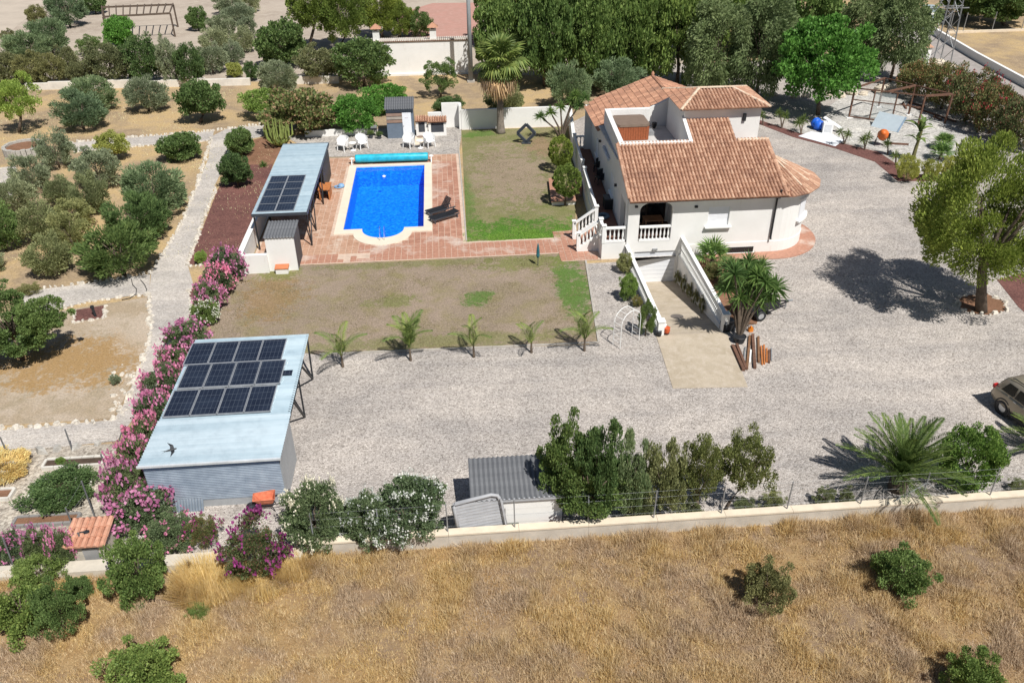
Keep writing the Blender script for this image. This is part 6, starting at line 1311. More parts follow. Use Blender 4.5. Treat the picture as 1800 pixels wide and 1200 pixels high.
ng = 60000; x = rng.uniform(-46, -8, ng); y = rng.uniform(44, 80, ng); dn = vnoise(x, y, 3.0, 5) * .6 + vnoise(x, y, .8, 6) * .4; keep = rng.random(ng) < (dn * 2 - .75).clip(0, 1); x, y, dn = x[keep], y[keep], dn[keep]
mk = np.array([not inside((a, b_), TER) and a < -13 - (b_ - 60) * .1 * (b_ < 60) for a, b_ in zip(x, y)]); P = np.stack([x, y, np.zeros(len(x))], 1)[mk]
gr2 = link('orchard_straw', blades('orchard_straw', P, .05 + .14 * dn[mk], .7, .012, None, 4, None), leafmat('orchard_straw', (.40, .29, .14), (.60, .47, .25), .2)); tag(gr2, 'thin dry straw between the orchard trees', 'grass', kind='stuff')
# sparse tufts on the parched lawns
def lawn_tufts(name, poly, n, seed, mat, label, hmax):
    rg = np.random.default_rng(seed); xs = [p[0] for p in poly]; ys = [p[1] for p in poly]; x = rg.uniform(min(xs), max(xs), n); y = rg.uniform(min(ys), max(ys), n); d = vnoise(x, y, 1.6, seed) * .55 + vnoise(x, y, .5, seed + 1) * .45; k = (rg.random(n) < (d * 2.2 - .7).clip(.04, 1)); x, y, d = x[k], y[k], d[k]; ins = np.array([inside((a, b_), poly) for a, b_ in zip(x, y)])
    P = np.stack([x, y, np.full(len(x), .018)], 1)[ins]; o = link(name, blades(name, P, hmax * (.4 + .6 * d[ins]), .8, .010, None, seed, None), mat); tag(o, label, 'grass', kind='stuff')
M_tuft = leafmat('lawn_blade', (.075, .07, .03), (.165, .135, .08), .25)
lawn_tufts('lawn_grass', LAWN1, 60000, 21, M_tuft, 'patchy parched grass of the large lawn', .06); lawn_tufts('pool_lawn_grass', LAWN2, 40000, 31, M_tuft, 'patchy parched grass of the pool lawn', .06)
TURF = pxpoly([(813, 398), (830, 402), (880, 393), (960, 400), (1005, 378), (1011, 400), (986, 410), (985, 418), (814, 427)]); lawn_tufts('green_turf_grass', TURF, 60000, 41, leafmat('turf_blade', (.06, .15, .015), (.15, .26, .04), .3), 'short bright green grass at the near edge of the pool lawn', .06)
# tall straw tussocks against the wall
def tussock(label, box, n, seed, hmul=1.0):
    C, r, h = fit(*box); h = min(h, 1.0) * hmul; rg = np.random.default_rng(seed); o = thing('straw_tussock', label, 'dry grass', (C.x, C.y, 0), 0, 'tall straw tussocks at the wall')
    a0 = rg.random(n) * 6.283; q0 = np.sqrt(rg.random(n)) * r * 1.05; P = np.stack([np.cos(a0) * q0, np.sin(a0) * q0 * .75, np.zeros(n)], 1); hh_ = h * (.95 - .6 * (q0 / r).clip(0, 1) ** 2) * (.45 + .75 * vnoise(P[:, 0] + 5, P[:, 1] + 5, .25, seed))
    c = link('blades', blades('blades', P, hh_, .35, .008, None, seed, None), M_gold, o); c['kind'] = 'stuff'
M_gold = m_blade('golden_straw', ([(0, (.60, .42, .14)), (.5, (.74, .55, .22)), (1, (.86, .70, .38))], [(0, (.54, .36, .13)), (.5, (.68, .49, .21)), (1, (.82, .66, .36))]))
tussock('broad golden straw tussock left of the purple bougainvillea', (292, 930, 428, 1055), 5200, 1, 1.25); tussock('golden straw tussock between bougainvillea and white oleander', (478, 938, 546, 1016), 2200, 2, 1.1); tussock('golden straw tussock in front of the hut', (104, 988, 192, 1050), 1800, 3); tussock('orange straw spilling before the two hanging bougainvillea branches', (405, 965, 500, 1050), 2000, 4, .9)
# ---------------------------------------------------------------- furniture and loose things
def L_(mb, name, mat, o, smooth=False): return mb.build(name, mat, o, smooth, world=False)
# sun loungers
def lounger(label, foot, head, up):
    a, b_ = G(*foot), G(*head); an = math.atan2(b_.y - a.y, b_.x - a.x); o = thing('sun_lounger', label, 'sun lounger', (a.x, a.y, .04), an, 'dark sun loungers by the pool')
    for y in (-.3, .3): L_(MB().box((.95, y, .26), (1.9, .05, .07)), 'side_rail', M_dgrey, o)
    for x in (.12, 1.75):
        for y in (-.29, .29): L_(MB().box((x, y, .125), (.06, .06, .25)), 'leg', M_dgrey, o)
    s = MB()
    for k in range(15): s.box((.05 + k * .08, 0, .3), (.07, .6, .025))
    L_(s, 'seat', M_rattan, o); m = MB(); q = R(up); rot = Matrix.Rotation(-q, 3, 'Y')
    for k in range(9): m.box(Vector((1.22, 0, .3)) + rot @ Vector((.04 + k * .08, 0, 0)), (.07, .6, .025), rot=rot)
    L_(m, 'backrest', M_rattan, o)
    if up > 10: m = MB(); m.bar((1.6, -.25, .25), Vector((1.22, -.25, .3)) + rot @ Vector((.5, 0, 0)), .03); m.bar((1.6, .25, .25), Vector((1.22, .25, .3)) + rot @ Vector((.5, 0, 0)), .03); L_(m, 'prop', M_dgrey, o)
lounger('dark sun lounger with its back raised beside the pool', (752, 381), (803, 366), 55); lounger('dark sun lounger lying flat, nearer the camera', (758, 393), (812, 377), 6)
# white armchairs and round tables
M_chair = plain('white_resin', (.80, .80, .79), .5, var=.03, obj=True)
def armchair(label, px, rz, mat=None, z=0.016, name='armchair', group='white poolside armchairs', sc=1.25):
    mat = mat or M_chair; p = G(*px, z); o = thing(name, label, 'chair', (p.x, p.y, z), rz, group); o.scale = (sc, sc, sc)
    L_(MB().box((0, -.02, .38), (.52, .5, .07)), 'seat', mat, o); n = 11
    m = MB(); vs = []
    for i in range(n):
        t = R(-115 + 230 * i / (n - 1)); rr = .36; h = .82 - .2 * (abs(t) / R(115)) ** 2; x, y = rr * math.sin(t), rr * math.cos(t) * .95
        for q, (f, z_) in enumerate(((.92, .3), (1.06, h), (1.0, h + .02), (.86, .34))): vs.append((x * f, y * f, z_))
    fs = []
    for i in range(n - 1):
        for q in range(4): a = i * 4 + q; b_ = i * 4 + (q + 1) % 4; fs.append((a, b_, b_ + 4, a + 4))
    m.add(vs, fs + [(0, 1, 2, 3), (4 * n - 1, 4 * n - 2, 4 * n - 3, 4 * n - 4)]); L_(m, 'back_shell', mat, o)
    for x in (-.26, .26):
        for y in (-.24, .24): L_(MB().tube([(x * 1.05, y * 1.05, 0), (x * .9, y * .9, .36)], [.03, .035], 7), 'leg', mat, o)
armchair('leftmost of the four white poolside armchairs', (604, 264), R(-35)); armchair('white armchair right of the left poolside table', (637, 261), R(35)); armchair('white armchair in front of the bath house door', (719, 259), R(-35)); armchair('rightmost of the four white poolside armchairs', (755, 258), R(35))
def rtable(label, px):
    p = G(*px, .016); o = thing('round_table', label, 'table', p, 0, 'small white round tables'); L_(MB().lathe([(.27, .55), (.28, .57), (.27, .59)], 20), 'table_top', M_chair, o); L_(MB().tube([(0, 0, .03), (0, 0, .55)], .03, 8), 'stem', M_chair, o); L_(MB().lathe([(.22, 0), (.2, .02), (.05, .05)], 16), 'base', M_chair, o)
rtable('small white round table between the two left poolside armchairs', (621, 264)); rtable('small white round table between the two right poolside armchairs', (739, 260))
# hot tub on the roof terrace
ht = thing('hot_tub', 'wood-clad hot tub with brown cover on the roof terrace', 'hot tub', (11.35, 49.2, 4.5)); Mt = island('tub_boards', [(0, (.27, .075, .03)), (1, (.36, .11, .045))], .5)
for k in range(12):
    x = -.85 + k * .1545; L_(MB().box((x, -.95, .43), (.14, .04, .82)), 'board', Mt, ht); L_(MB().box((x, .95, .43), (.14, .04, .82)), 'board', Mt, ht)
for k in range(12):
    y = -.85 + k * .1545; L_(MB().box((-.95, y, .43), (.04, .14, .82)), 'board', Mt, ht); L_(MB().box((.95, y, .43), (.04, .14, .82)), 'board', Mt, ht)
L_(MB().box((0, 0, .42), (1.82, 1.82, .8)), 'shell', M_wood, ht)
m = MB(); c_ = [(sx * 1.0 + (-sx * .18 if k else 0), sy * 1.0 + (-sy * .18 if not k else 0)) for sx, sy, ks in ((1, -1, (1, 0)), (1, 1, (0, 1)), (-1, 1, (1, 0)), (-1, -1, (0, 1))) for k in ks]
m.prism(c_, .86, 1.0); L_(m, 'cover', plain('tub_cover', (.20, .145, .11), .6, var=.12, obj=True), ht)
st_ = MB(); st_.box((1.25, .15, .12), (.5, .7, .24)); tag(st_.build('tub_step', M_steel, None), 'low grey step beside the hot tub', 'step').location = (11.35, 49.2, 4.5)
for (x, y, lab) in ((12.6, 50.4, 'dark round pot against the roof terrace back wall'), (13.2, 50.5, 'small dark pot near the roof terrace corner')):
    m = MB(); m.lathe([(.1, 0), (.16, .2), (.17, .34), (.13, .36)], 12); tag(m.build('roof_pot', M_black, None), lab, 'pot').location = (x, y, 4.5)
# raised terrace furniture
armchair('black rattan armchair farther along the raised terrace', (1051, 300), R(-100), M_rattan, 1.0, 'rattan_armchair', 'black rattan armchairs', 1.1); armchair('black rattan armchair nearer the steps on the raised terrace', (1055, 322), R(-80), M_rattan, 1.0, 'rattan_armchair', 'black rattan armchairs', 1.1)
p = G(1071, 366, 1.0); o = thing('rattan_box', 'dark rattan cushion box on the raised terrace', 'box', p); L_(MB().box((0, .2, .3), (.62, .8, .6)), 'body', M_rattan, o); L_(MB().box((0, .2, .63), (.66, .84, .06)), 'lid', M_dgrey, o)
p = G(1066, 382, 1.0); o = thing('pet_bed', 'round blue-grey padded ring on the raised terrace', 'pet bed', (9.1, p.y, 1.0)); m = MB(); m.tube([(.3 * math.cos(2 * math.pi * k / 16), .3 * math.sin(2 * math.pi * k / 16), .1) for k in range(17)], .1, 8, False); L_(m, 'ring', plain('blue_pad', (.11, .17, .23), .8, obj=True), o, True); L_(MB().lathe([(.28, .02), (.28, .05)], 14), 'cushion', plain('dark_pad', (.06, .09, .12), .8, obj=True), o)
p = Vector((11.6, 42.9, 1.0)); o = thing('porch_table', 'dark table in the shade of the arched porch', 'table', p); L_(MB().box((0, 0, .72), (1.1, .8, .05)), 'table_top', M_wood, o)
for x in (-.48, .48):
    for y in (-.33, .33): L_(MB().box((x, y, .35), (.06, .06, .7)), 'leg', M_wood, o)
# parasol, sculpture, arch, bird
p = G(945.5, 467); o = thing('folded_parasol', 'folded teal parasol standing alone on the large lawn', 'parasol', p); L_(MB().tube([(0, 0, 0), (0, 0, 1.35)], .022, 7), 'pole', M_dgrey, o); L_(MB().lathe([(.05, .5), (.1, .62), (.085, .95), (.05, 1.25), (.015, 1.38)], 9), 'canopy', plain('teal_cloth', (.03, .13, .155), .8, var=.4, scale=9, obj=True), o)
p = G(925, 252); o = thing('frame_sculpture', 'dark square tubular frame standing on one corner on the pool lawn', 'sculpture', p, R(-8)); Ms = plain('sculpture_paint', (.035, .045, .06), .4); s = .68; pts = [(0, 0, .12), (s, 0, .12 + s), (0, 0, .12 + 2 * s), (-s, 0, .12 + s)]
for a, b_ in zip(pts, pts[1:] + pts[:1]): m = MB(); m.bar(a, b_, .24, .2); L_(m, 'bar', Ms, o)
L_(MB().box((0, 0, .04), (.7, .5, .08)), 'base_plate', Ms, o)
a, b_ = G(1078, 612), G(1122, 592); a2 = G(1080, 584); o = thing('garden_arch', 'white wire garden arch over the gravel beside the ramp', 'arch', ((a.x + b_.x) / 2, (a.y + b_.y) / 2, 0)); wd = .62; ang = math.atan2(b_.y - a.y, b_.x - a.x); o.rotation_euler = (0, 0, ang); Mw = M_white2
for y in (-.24, .24):
    m = MB(); m.tube([(-wd, y, 0), (-wd, y, 1.25)] + [(-wd * math.cos(R(t)), y, 1.25 + wd * .95 * math.sin(R(t))) for t in range(15, 180, 15)] + [(wd, y, 1.25), (wd, y, 0)], .018, 5); L_(m, 'hoop', Mw, o)
for q in range(15):
    t = q / 14 * (1.25 * 2 + math.pi * wd); 
    if t < 1.25: pt_ = (-wd, t)
    elif t > 1.25 + math.pi * wd: pt_ = (wd, 1.25 - (t - 1.25 - math.pi * wd))
    else: a_ = (t - 1.25) / wd; pt_ = (-wd * math.cos(a_), 1.25 + wd * .95 * math.sin(a_))
    m = MB(); m.tube([(pt_[0], -.24, pt_[1]), (pt_[0], .24, pt_[1])], .011, 4); L_(m, 'rung', Mw, o)
d = ray(302, 790).normalized(); bp = Vector((0, 0, CAM_H)) + d * 19.5; V_ = []
mb = MB(); mb.M = Matrix.Translation(bp) @ Matrix.Rotation(R(20), 4, 'Z') @ Matrix.Rotation(R(18), 4, 'X') @ Matrix.Scale(1.05, 4)
body = [(-.15, .004), (-.09, .016), (-.03, .024), (.03, .025), (.065, .018), (.085, .016), (.1, .004)]; vs = []
for x, r in body:
    for k in range(8): vs.append((x, r * math.cos(k * math.pi / 4), r * .9 * math.sin(k * math.pi / 4)))
fs = [(i * 8 + k, i * 8 + (k + 1) % 8, i * 8 + 8 + (k + 1) % 8, i * 8 + 8 + k) for i in range(6) for k in range(8)] + [tuple(range(48, 56)), tuple(range(8))[::-1]]
mb.add(vs, fs)
for s in (-1, 1):
    mb.add([(.05, s * .015, .01), (.03, s * .09, .03), (-.06, s * .19, .02), (-.02, s * .08, .022), (-.03, s * .015, .008), (.045, s * .09, .024)], [(0, 1, 3, 4), (1, 2, 3), (0, 5, 1), (5, 2, 1)])
    mb.add([(-.1, 0, .006), (-.13, s * .012, .004), (-.23, s * .045, 0), (-.13, 0, 0)], [(0, 1, 2, 3)])
tag(mb.build('swallow', M_black), 'black swallow in flight above the steel shed roof', 'bird')
# wheelbarrow
p = G(470, 897); o = thing('wheelbarrow', 'orange wheelbarrow beside the front of the steel shed', 'wheelbarrow', (p.x, p.y + .1, 0.012), R(8)); Mo = plain('faded_orange', (.60, .185, .10), .6, var=.28, scale=7, obj=True)
m = MB(); t0 = [(-.42, -.2, .62), (.34, -.26, .6), (.34, .26, .6), (-.42, .2, .62)]; b0 = [(-.2, -.12, .34), (.22, -.17, .34), (.22, .17, .34), (-.2, .12, .34)]; m.add(t0 + b0, [(4, 5, 6, 7)[::-1], (0, 1, 5, 4), (1, 2, 6, 5), (2, 3, 7, 6), (3, 0, 4, 7)]); m.add([(x * .93, y * .9, z) for x, y, z in t0] + [(x, y, z + .02) for x, y, z in b0], [(7, 6, 5, 4)[::-1], (0, 4, 5, 1), (1, 5, 6, 2), (2, 6, 7, 3), (3, 7, 4, 0)]); L_(m, 'tray', Mo, o)
m = MB(); m.tube([t0[0], t0[1], t0[2], t0[3], t0[0]], .018, 6, False); L_(m, 'tray_rim', Mo, o)
for y in (-1, 1): m = MB(); m.tube([(-.5, y * .06, .2), (-.1, y * .16, .32), (.4, y * .24, .36), (.85, y * .28, .5)], .02, 6); L_(m, 'handle', M_black, o); m = MB(); m.tube([(.18, y * .2, .34), (.28, y * .22, 0)], .016, 5); L_(m, 'stand', M_black, o)
def wheel(o, c, r, w, ax, tm=None, hub=None):
    a = Vector(ax).normalized() * w / 2; c = Vector(c); q = a.to_track_quat('Z', 'Y').to_matrix(); m = MB(); m.M = Matrix.Translation(c) @ q.to_4x4(); m.lathe([(r * .6, -w / 2), (r * .93, -w / 2), (r, -w * .3), (r, w * .3), (r * .93, w / 2), (r * .6, w / 2)], 20, cap=False); t = L_(m, 'wheel', tm or M_black, o, True); m = MB(); m.M = Matrix.Translation(c) @ q.to_4x4(); m.lathe([(r * .62, -w * .35), (r * .62, w * .35)], 18); h = L_(m, 'rim', hub or M_dgrey, t); return t, h
wheel(o, (-.52, 0, .2), .2, .09, (0, 1, 0))
# trailer
p = G(1330, 558); o = thing('car_trailer', 'black utility trailer parked behind the many-headed yucca', 'trailer', (p.x, p.y + .35, 0.012), R(12)); Mtr = plain('trailer_black', (.02, .021, .024), .45, obj=True)
L_(MB().box((0, 0, .5), (1.9, 1.15, .06)), 'bed', Mtr, o)
for y in (-.57, .57): L_(MB().box((0, y, .7), (1.9, .04, .36)), 'side_board', Mtr, o)
for x in (-.94, .94): L_(MB().box((x, 0, .7), (.04, 1.12, .36)), 'end_board', Mtr, o)
for y in (-.68, .68):
    wheel(o, (-.1, y, .28), .28, .17, (0, 1, 0), hub=M_frame); m = MB(); n = 7
    for k in range(n - 1):
        a, b2 = math.pi * k / (n - 1), math.pi * (k + 1) / (n - 1); m.add([(-.1 + .34 * math.cos(a), y - .11, .3 + .34 * math.sin(a)), (-.1 + .34 * math.cos(b2), y - .11, .3 + .34 * math.sin(b2)), (-.1 + .34 * math.cos(b2), y + .11, .3 + .34 * math.sin(b2)), (-.1 + .34 * math.cos(a), y + .11, .3 + .34 * math.sin(a))], [(0, 1, 2, 3)])
    L_(m, 'mudguard', Mtr, o)
m = MB(); m.bar((.9, -.35, .45), (1.9, 0, .42), .06); m.bar((.9, .35, .45), (1.9, 0, .42), .06); L_(m, 'drawbar', Mtr, o); m = MB(); m.tube([(1.75, 0, .5), (1.75, 0, .02)], .03, 6); L_(m, 'jockey_leg', M_steel, o); m = MB(); m.tube([(1.85, 0, .44), (2.1, 0, .44)], .05, 7); L_(m, 'coupling', M_steel, o)
p = G(1278, 582); o = thing('black_crate', 'black plastic crate stack at the end of the right ramp wall', 'crate', (p.x, p.y + .1, 0.012), R(10)); L_(MB().box((0, 0, .22), (.55, .42, .42)), 'lower_box', M_black, o); L_(MB().box((.02, 0, .52), (.5, .36, .14)), 'upper_box', M_dgrey, o)
# beams and boards lying beside the ramp
GBm = 'beams and boards lying beside the ramp'
for k, (a, b_, w_, mt, lab) in enumerate((((1288, 607), (1307, 650), .14, M_rust, 'leftmost dark rusty beam beside the ramp'), ((1295, 605), (1312, 648), .12, M_rust, 'second dark rusty beam from the ramp'), ((1310, 610), (1307, 640), .06, M_steel, 'grey steel tube between the rusty beams'), ((1318, 590), (1313, 648), .10, M_wood, 'long red-brown beam leaning towards the yucca pot'), ((1320, 615), (1318, 636), .07, M_white2, 'short white strip among the beams'), ((1323, 588), (1327, 646), .13, M_rust, 'long dark beam in the middle of the pile'), ((1333, 592), (1334, 636), .10, M_wood, 'upright-looking brown beam right of the middle one'), ((1338, 608), (1340, 640), .07, M_owood, 'left one of the orange boards in the pile'), ((1343, 606), (1344, 639), .07, M_owood, 'right one of the orange boards in the pile'), ((1348, 612), (1348, 636), .06, M_owood, 'shortest orange board in the pile'), ((1352, 615), (1352, 637), .09, M_rust, 'short dark beam near the right end of the pile'), ((1356, 612), (1356, 633), .05, M_steel, 'rightmost grey tube of the pile'))):
    m = MB(); m.bar(G(*a, w_ / 2 + .012), G(*b_, w_ / 2 + .012), w_); m.bar(G(*b_, w_ * .3 + .013), G(b_[0], b_[1] + 1, w_ * .3 + .013), w_ * .7, w_ * .5); tag(m.build('beam', mt), lab, 'beam', GBm)
o = tag(MB().box((0, 0, .1), (.22, .16, .2)).lathe([(.05, .2), (.05, .28), (.02, .3)], 8).build('orange_canister', plain('orange_plastic', (.7, .22, .02), .4)), 'small orange canister at the far end of the beams', 'canister'); o.location = G(1319, 582, .012)
# pots at the left ramp post
for px, mt, lab, hh in (((1158, 590), M_black, 'black pot at the foot of the left ramp post', .26), ((1171, 586), plain('orange_pot', (.55, .10, .03), .5), 'orange pot with black foot beside the left ramp post', .34), ((1163, 583), M_white2, 'white jar standing before the left ramp post', .42)):
    p = G(*px, .034); o = thing('plant_pot', lab, 'pot', p, 0); L_(MB().lathe([(hh * .35, 0), (hh * .52, hh * .55), (hh * .45, hh * .9), (hh * .5, hh), (hh * .38, hh * .96)], 14), 'pot_body', mt, o, True); L_(MB().lathe([(hh * .4, 0), (hh * .46, .05)], 14), 'foot', M_black, o)
# right garden clutter
Mbl = plain('blue_plastic', (.015, .12, .62), .5, var=.3, scale=6, obj=True)
p = G(1438, 228); o = thing('blue_sack', 'bulging blue plastic sacks beside the white tank', 'sack', p); m = MB()
for c, r in (((0, 0, .35), .42), ((.45, .1, .3), .36), ((-.1, .35, .45), .4)):
    v0 = MB(); v0.lathe([(r * .7, -r * .8), (r * 1.0, -r * .4), (r * 1.05, .1 * r), (r * .75, r * .7), (r * .2, r * 1.0)], 9, c); v0.v = [(x + random.uniform(-.05, .05), y + random.uniform(-.05, .05), z + random.uniform(-.05, .05)) for x, y, z in v0.v]; L_(v0, 'sack_lobe', Mbl, o, True)
p = G(1453, 233); o = thing('white_tank', 'white plastic tank between blue sacks and plank', 'tank', p, R(-15)); L_(MB().box((0, 0, .42), (.75, .6, .84)), 'body', M_chair, o); L_(MB().box((0, -.31, .42), (.5, .02, .55)), 'front_panel', plain('tank_grey', (.6, .61, .62), .5), o); L_(MB().lathe([(.1, .84), (.1, .9)], 12), 'cap', M_chair, o)  # front panel is a greyer plastic than the tank body
m = MB(); a, b_ = G(1449, 206, .95), G(1479, 226, .35); m.bar(a, b_, .42, .05); m.bar(G(1478, 226, .3), G(1478, 226.5, .01), .05); tag(m.build('white_plank', M_chair), 'long white plank lying slanted over the white tank', 'plank')
tag(sheet('white_tarpaulin', pxpoly([(1403, 240), (1425, 232), (1462, 236), (1484, 247), (1468, 258), (1440, 250)]), .03, plain('tarp_white', (.74, .76, .80), .6, var=.08, scale=2, bmp=.5, bscale=3)), 'white tarpaulin spread on the gravel between the yuccas', 'tarpaulin'); bpy.data.objects['white_tarpaulin']['kind'] = ''
del bpy.data.objects['white_tarpaulin']['kind']
a, b_, c_ = G(1531, 222), G(1578, 233), G(1538, 200, .9); o = thing('sheet_panel', 'large pale blue-grey panel leaning against the steel frame', 'panel', (a + b_) / 2); dirx = (b_ - a); n_ = Vector((-dirx.y, dirx.x, 0)).normalized(); top = n_ * 1.0 + Vector((0, 0, 1.0)); m = MB(); th = n_ * -.05
m.add([a, b_, b_ + top, a + top, a + th, b_ + th, b_ + top + th, a + top + th], [(4, 5, 6, 7), (3, 2, 1, 0), (0, 1, 5, 4), (1, 2, 6, 5), (2, 3, 7, 6), (3, 0, 4, 7)]); m.build('board', plain('panel_grey', (.44, .51, .56), .4, var=.05), o); m = MB(); m.bar(b_ + th * 1.2 + Vector((0, 0, .02)), b_ + top + th * 1.2, .1, .06); m.build('edge_strip', plain('strip_blue', (.25, .34, .45), .4), o)
p = G(1548, 256); o = thing('cement_mixer', 'orange cement mixer behind the yuccas in the right garden', 'cement mixer', p, R(-30)); Mx = plain('mixer_orange', (.68, .155, .03), .5, var=.2, scale=5, obj=True); m = MB(); m.M = Matrix.Translation((0, 0, .85)) @ Matrix.Rotation(R(50), 4, 'X'); m.lathe([(.12, -.42), (.36, -.3), (.42, 0), (.36, .2), (.22, .42), (.22, .44)], 14); L_(m, 'drum', Mx, o, True); m = MB()
for x in (-.4, .4): m = MB(); m.bar((x, -.3, 0), (x * .9, 0, .85), .05); m.bar((x, .3, 0), (x * .9, 0, .85), .05); L_(m, 'stand', M_black, o)
L_(MB().box((.46, 0, .8), (.14, .3, .36)), 'motor_box', M_black, o); wheel(o, (-.46, .3, .16), .16, .06, (1, 0, 0)); wheel(o, (.46, .3, .16), .16, .06, (1, 0, 0))
for k, (a, b_, lab) in enumerate((((1595, 185), (1680, 214), 'longest rusty beam lying under the steel frame'), ((1598, 180), (1625, 188), 'short rusty beam at the far side of the steel frame'), ((1587, 181), (1593, 191), 'tiny rusty beam lying crosswise under the steel frame'), ((1642, 205), (1655, 211), 'stubby rusty beam beside the longest one'), ((1560, 252), (1597, 254), 'thin dark bar lying behind the banana plant'))):
    m = MB(); m.bar(G(*a, .07), G(*b_, .07), .13); m.bar(G(*a, .11), G(a[0] + 1, a[1] + .3, .11), .2); tag(m.build('beam', M_rust), lab, 'beam', 'rusty beams by the steel frame')
GK = 'pale boulders behind the steel frame'
Mbo = plain('boulder_stone', (.56, .49, .39), .9, var=.22, scale=3, bmp=.7, bscale=8, obj=True)
for k, (px, py, s, lab) in enumerate(((1398, 172, .45, 'pale boulder nearest the bright tree trunk on the left'), (1416, 170, .5, 'second pale boulder left of the bright tree'), (1457, 168, .45, 'pale boulder just right of the bright tree trunk'), (1478, 171, .5, 'pale boulder left of the white block at the frame'), (1497, 166, .62, 'whitish boulder behind the left frame post'), (1518, 167, .45, 'low boulder behind the left bay of the frame'), (1546, 163, .85, 'largest cream boulder behind the frame'), (1562, 158, .65, 'upright white boulder beside the largest one'), (1583, 154, .7, 'pointed cream boulder at the right end'), (1360, 168, .4, 'shaded boulder left of the bright tree'))):
    m = MB(); rr = random.Random(k); vs = []
    for i, (f, z) in enumerate(((.95, 0), (1.05, .35), (.85, .75), (.35, 1.0))):
        for q in range(7): an = 2 * math.pi * q / 7 + i * .3; ff = f * rr.uniform(.75, 1.15); vs.append((ff * math.cos(an), ff * math.sin(an) * .75, z * rr.uniform(.85, 1.1)))
    m.add(vs, [(i * 7 + q, i * 7 + (q + 1) % 7, i * 7 + 7 + (q + 1) % 7, i * 7 + 7 + q) for i in range(3) for q in range(7)] + [tuple(range(21, 28))]); o = m.build('boulder', Mbo); o.location = G(px, py); o.scale = (s, s, s * .85); o.rotation_euler = (0, 0, k * 1.3); tag(o, lab, 'boulder', GK)
# pool side odds and ends
p = G(600, 330); o = thing('pool_cleaner', 'blue pool cleaner with hose lying left of the pool', 'pool cleaner', (p.x, p.y, .045)); Mc = plain('cleaner_blue', (.20, .36, .58), .5, obj=True); m = MB(); m.lathe([(.2, 0), (.24, .1), (.16, .22), (.05, .26)], 12); L_(m, 'body', Mc, o, True); m = MB(); m.tube([(-.15 + .35 * math.cos(t * .5) * (1 - t * .02), .25 * math.sin(t * .5), .04) for t in range(22)], .035, 6); L_(m, 'hose', Mc, o, True); m = MB(); m.tube([(-.3, 0, .03), (-1.2, .15, .03)], .02, 5); L_(m, 'pole', M_frame, o)
p = G(675, 310, -.05); o = thing('pool_float', 'small white chlorine float drifting in the pool', 'pool float', (p.x, p.y, -.08)); L_(MB().lathe([(.05, -.1), (.12, .02), (.12, .06), (.05, .1)], 12), 'body', M_chair, o)
for px, lab, r, h in (((652, 243), 'potted plant in the shade left of the bath house', .2, .3), ((667, 244), 'dark pot pressed against the bath house wall', .18, .25)):
    p = G(*px, .016); o = thing('plant_pot', lab, 'pot', p); L_(MB().lathe([(r * .7, 0), (r, h), (r * 1.1, h), (r * .9, h - .03)], 12), 'pot_body', M_dgrey, o); c = leafy('foliage', 'open', 0, 'green', o); c.location = (0, 0, h - .05); c.scale = (.3, .3, .4)
p = G(658, 240, .016); o = thing('grey_grill', 'small grey grill cart left of the bath house', 'grill', p); L_(MB().box((0, .1, .75), (.5, .4, .12)), 'lid', M_steel, o); L_(MB().box((0, .1, .6), (.46, .36, .16)), 'fire_box', M_black, o)
for x in (-.2, .2):
    for y in (-.05, .25): L_(MB().box((x, y, .26), (.04, .04, .52)), 'leg', M_black, o)
p = G(168, 556); o = tag(MB().tube([(0, 0, 0), (-.03, 0, .55)], .07, 8).lathe([(.1, .5), (.1, .6)], 8, (-.03, 0, 0)).build('bollard_light', M_black), 'short black bollard light on the framed red bed', 'bollard'); o.location = p
m = MB(); m.tube([G(1101, 424, .55), G(1112, 421, .55)], .01, 4) if False else None
# garden hose on the side path
m = MB(); m.tube([G(x, y, .03) for x, y in ((231, 490), (233, 500), (240, 508), (239, 517), (228, 524), (214, 527))], .022, 5); tag(m.build('garden_hose', M_black), 'black irrigation hose crossing the side path on the left', 'hose')
m = MB(); m.tube([G(x, y, .03) for x, y in ((247, 492), (254, 500), (258, 509), (256, 514))], .022, 5); tag(m.build('garden_hose', M_black), 'short black hose right of the longer one on the side path', 'hose')
# climbing dry vine and tools along the right ramp wall
for k in range(5):
    y = 40.6 - k * 1.15; z = -1.45 + k * .22; o = thing('wall_plant', ('dry climbing plant on the right ramp wall, %s' % ('deepest, next to the garage door', 'second from the garage door', 'halfway up the ramp', 'fourth from the garage door', 'nearest the top of the ramp')[k]), 'plant', (12.7, y, z), 0, 'dry plants on the ramp wall'); c = leafy('foliage', 'open', k % 3, 'mastic', o, 3); c.scale = (.14, .42, .95)
# car at the right edge
W1 = G(1760, 727); a, b_ = G(1770, 719, .3), G(1795, 738, .3); hd = math.atan2(b_.y - a.y, b_.x - a.x); fx, rx = Vector((math.cos(hd), math.sin(hd), 0)), Vector((math.sin(hd), -math.cos(hd), 0)); Co = W1 + fx * 1.3 - rx * .78
car = thing('parked_car', 'beige SUV cut by the right edge of the photo', 'car', (Co.x, Co.y, 0.012), hd); Mcar = plain('car_beige', (.34, .295, .225), .28, .35, var=.03, obj=True, spec=.6)
secs = [(-2.12, .70, .42, .92), (-2.05, .82, .36, 1.0), (-1.8, .88, .3, 1.04), (-1.0, .9, .27, 1.04), (0, .9, .26, 1.03), (.9, .9, .27, 1.0), (1.5, .88, .3, .96), (1.95, .8, .36, .86), (2.12, .66, .44, .74)]; vs = []; nr = 12
for x, w_, zb, zt in secs:
    half = [(w_ * .86, zb), (w_ * .97, zb + .1), (w_, zb + .3), (w_ * .99, zt - .18), (w_ * .95, zt - .04), (w_ * .82, zt)]
    vs += [(x, y, z) for y, z in half] + [(x, -y, z) for y, z in half[::-1]]
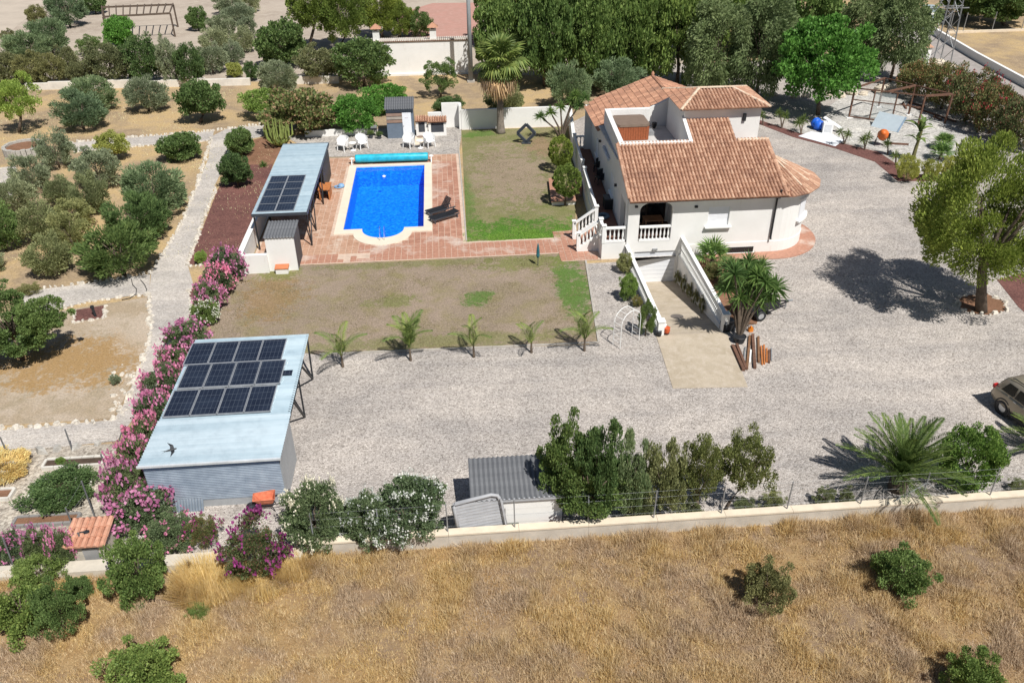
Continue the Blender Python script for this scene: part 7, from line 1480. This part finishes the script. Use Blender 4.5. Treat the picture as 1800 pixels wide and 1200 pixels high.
fs = [(i * nr + k, i * nr + nr + k, i * nr + nr + (k + 1) % nr, i * nr + (k + 1) % nr) for i in range(len(secs) - 1) for k in range(nr)] + [tuple(range(nr)), tuple(range((len(secs) - 1) * nr, len(secs) * nr))[::-1]]
m = MB(); m.add(vs, fs); L_(m, 'body', Mcar, car, True)
cab = [(-2.0, .76, .98, .70, 1.02), (-1.72, .84, 1.0, .66, 1.5), (-1.2, .86, 1.0, .68, 1.6), (-.2, .86, 1.0, .68, 1.62), (.35, .86, 1.0, .66, 1.54), (1.05, .84, .98, .74, 1.0)]; vs = []
for x, w_, z0, wt, zt in cab: vs += [(x, w_, z0), (x, (w_ + wt) / 2 + .02, (z0 + zt) / 2), (x, wt, zt - .04), (x, wt * .8, zt), (x, -wt * .8, zt), (x, -wt, zt - .04), (x, -(w_ + wt) / 2 - .02, (z0 + zt) / 2), (x, -w_, z0)]
m = MB(); m.add(vs, [(i * 8 + k, i * 8 + 8 + k, i * 8 + 9 + k, i * 8 + 1 + k) for i in range(5) for k in range(7)] + [tuple(range(8)), tuple(range(40, 48))[::-1]]); L_(m, 'cabin', Mcar, car, True)
for s in (-1, 1):
    for xa, xb, xc, xd in ((-1.62, -1.0, -.98, -1.42), (-.93, -.1, -.14, -.88), (-.04, .72, .3, -.06)):
        m = MB(); zb_, zt_ = 1.06, 1.46; m.add([(xa, s * .885, zb_), (xb, s * .885, zb_), (xc, s * .765, zt_), (xd, s * .765, zt_)], [(0, 1, 2, 3)] if s < 0 else [(3, 2, 1, 0)]); L_(m, 'side_window', M_glass, car)
    wheel(car, (-1.3, s * .79, .33), .33, .22, (0, 1, 0), hub=M_frame); wheel(car, (1.3, s * .79, .33), .33, .22, (0, 1, 0), hub=M_frame)
    for xw in (-1.3, 1.3):
        m = MB(); m.M = Matrix.Translation((xw, s * .885, .36)) @ Matrix.Rotation(R(90), 4, 'X'); m.lathe([(.34, -.012), (.40, -.012), (.40, .012), (.34, .012)], 24, cap=False); L_(m, 'wheel_arch', M_black, car)
    L_(MB().box((0, s * .89, .33), (1.75, .05, .12)), 'sill', M_black, car); m = MB(); m.tube([(-1.5, s * .6, 1.6), (-1.4, s * .6, 1.65), (.0, s * .6, 1.68), (.2, s * .6, 1.63)], .02, 6); L_(m, 'roof_rail', M_black, car)
    L_(MB().box((-2.04, s * .72, .93), (.12, .2, .16)), 'tail_light', plain('tail_red', (.45, .015, .02), .25), car); m = MB(); m.add([(.85, s * .9, 1.02), (.75, s * 1.06, 1.02), (.75, s * 1.06, 1.15), (.85, s * .9, 1.15)], [(0, 1, 2, 3)]); L_(MB().box((.72, s * .98, 1.08), (.1, .16, .12)), 'mirror', Mcar, car)
    for xh in (-.82, .1): L_(MB().box((xh, s * .905, .92), (.14, .02, .03)), 'door_handle', M_frame, car)
m = MB(); m.add([(-2.0, -.6, 1.06), (-2.0, .6, 1.06), (-1.76, .55, 1.46), (-1.76, -.55, 1.46)], [(0, 1, 2, 3)]); m.v = [(x - .015, y, z) for x, y, z in m.v]; L_(m, 'rear_window', M_glass, car); L_(MB().box((-2.13, 0, .5), (.08, 1.4, .2)), 'bumper', M_black, car)
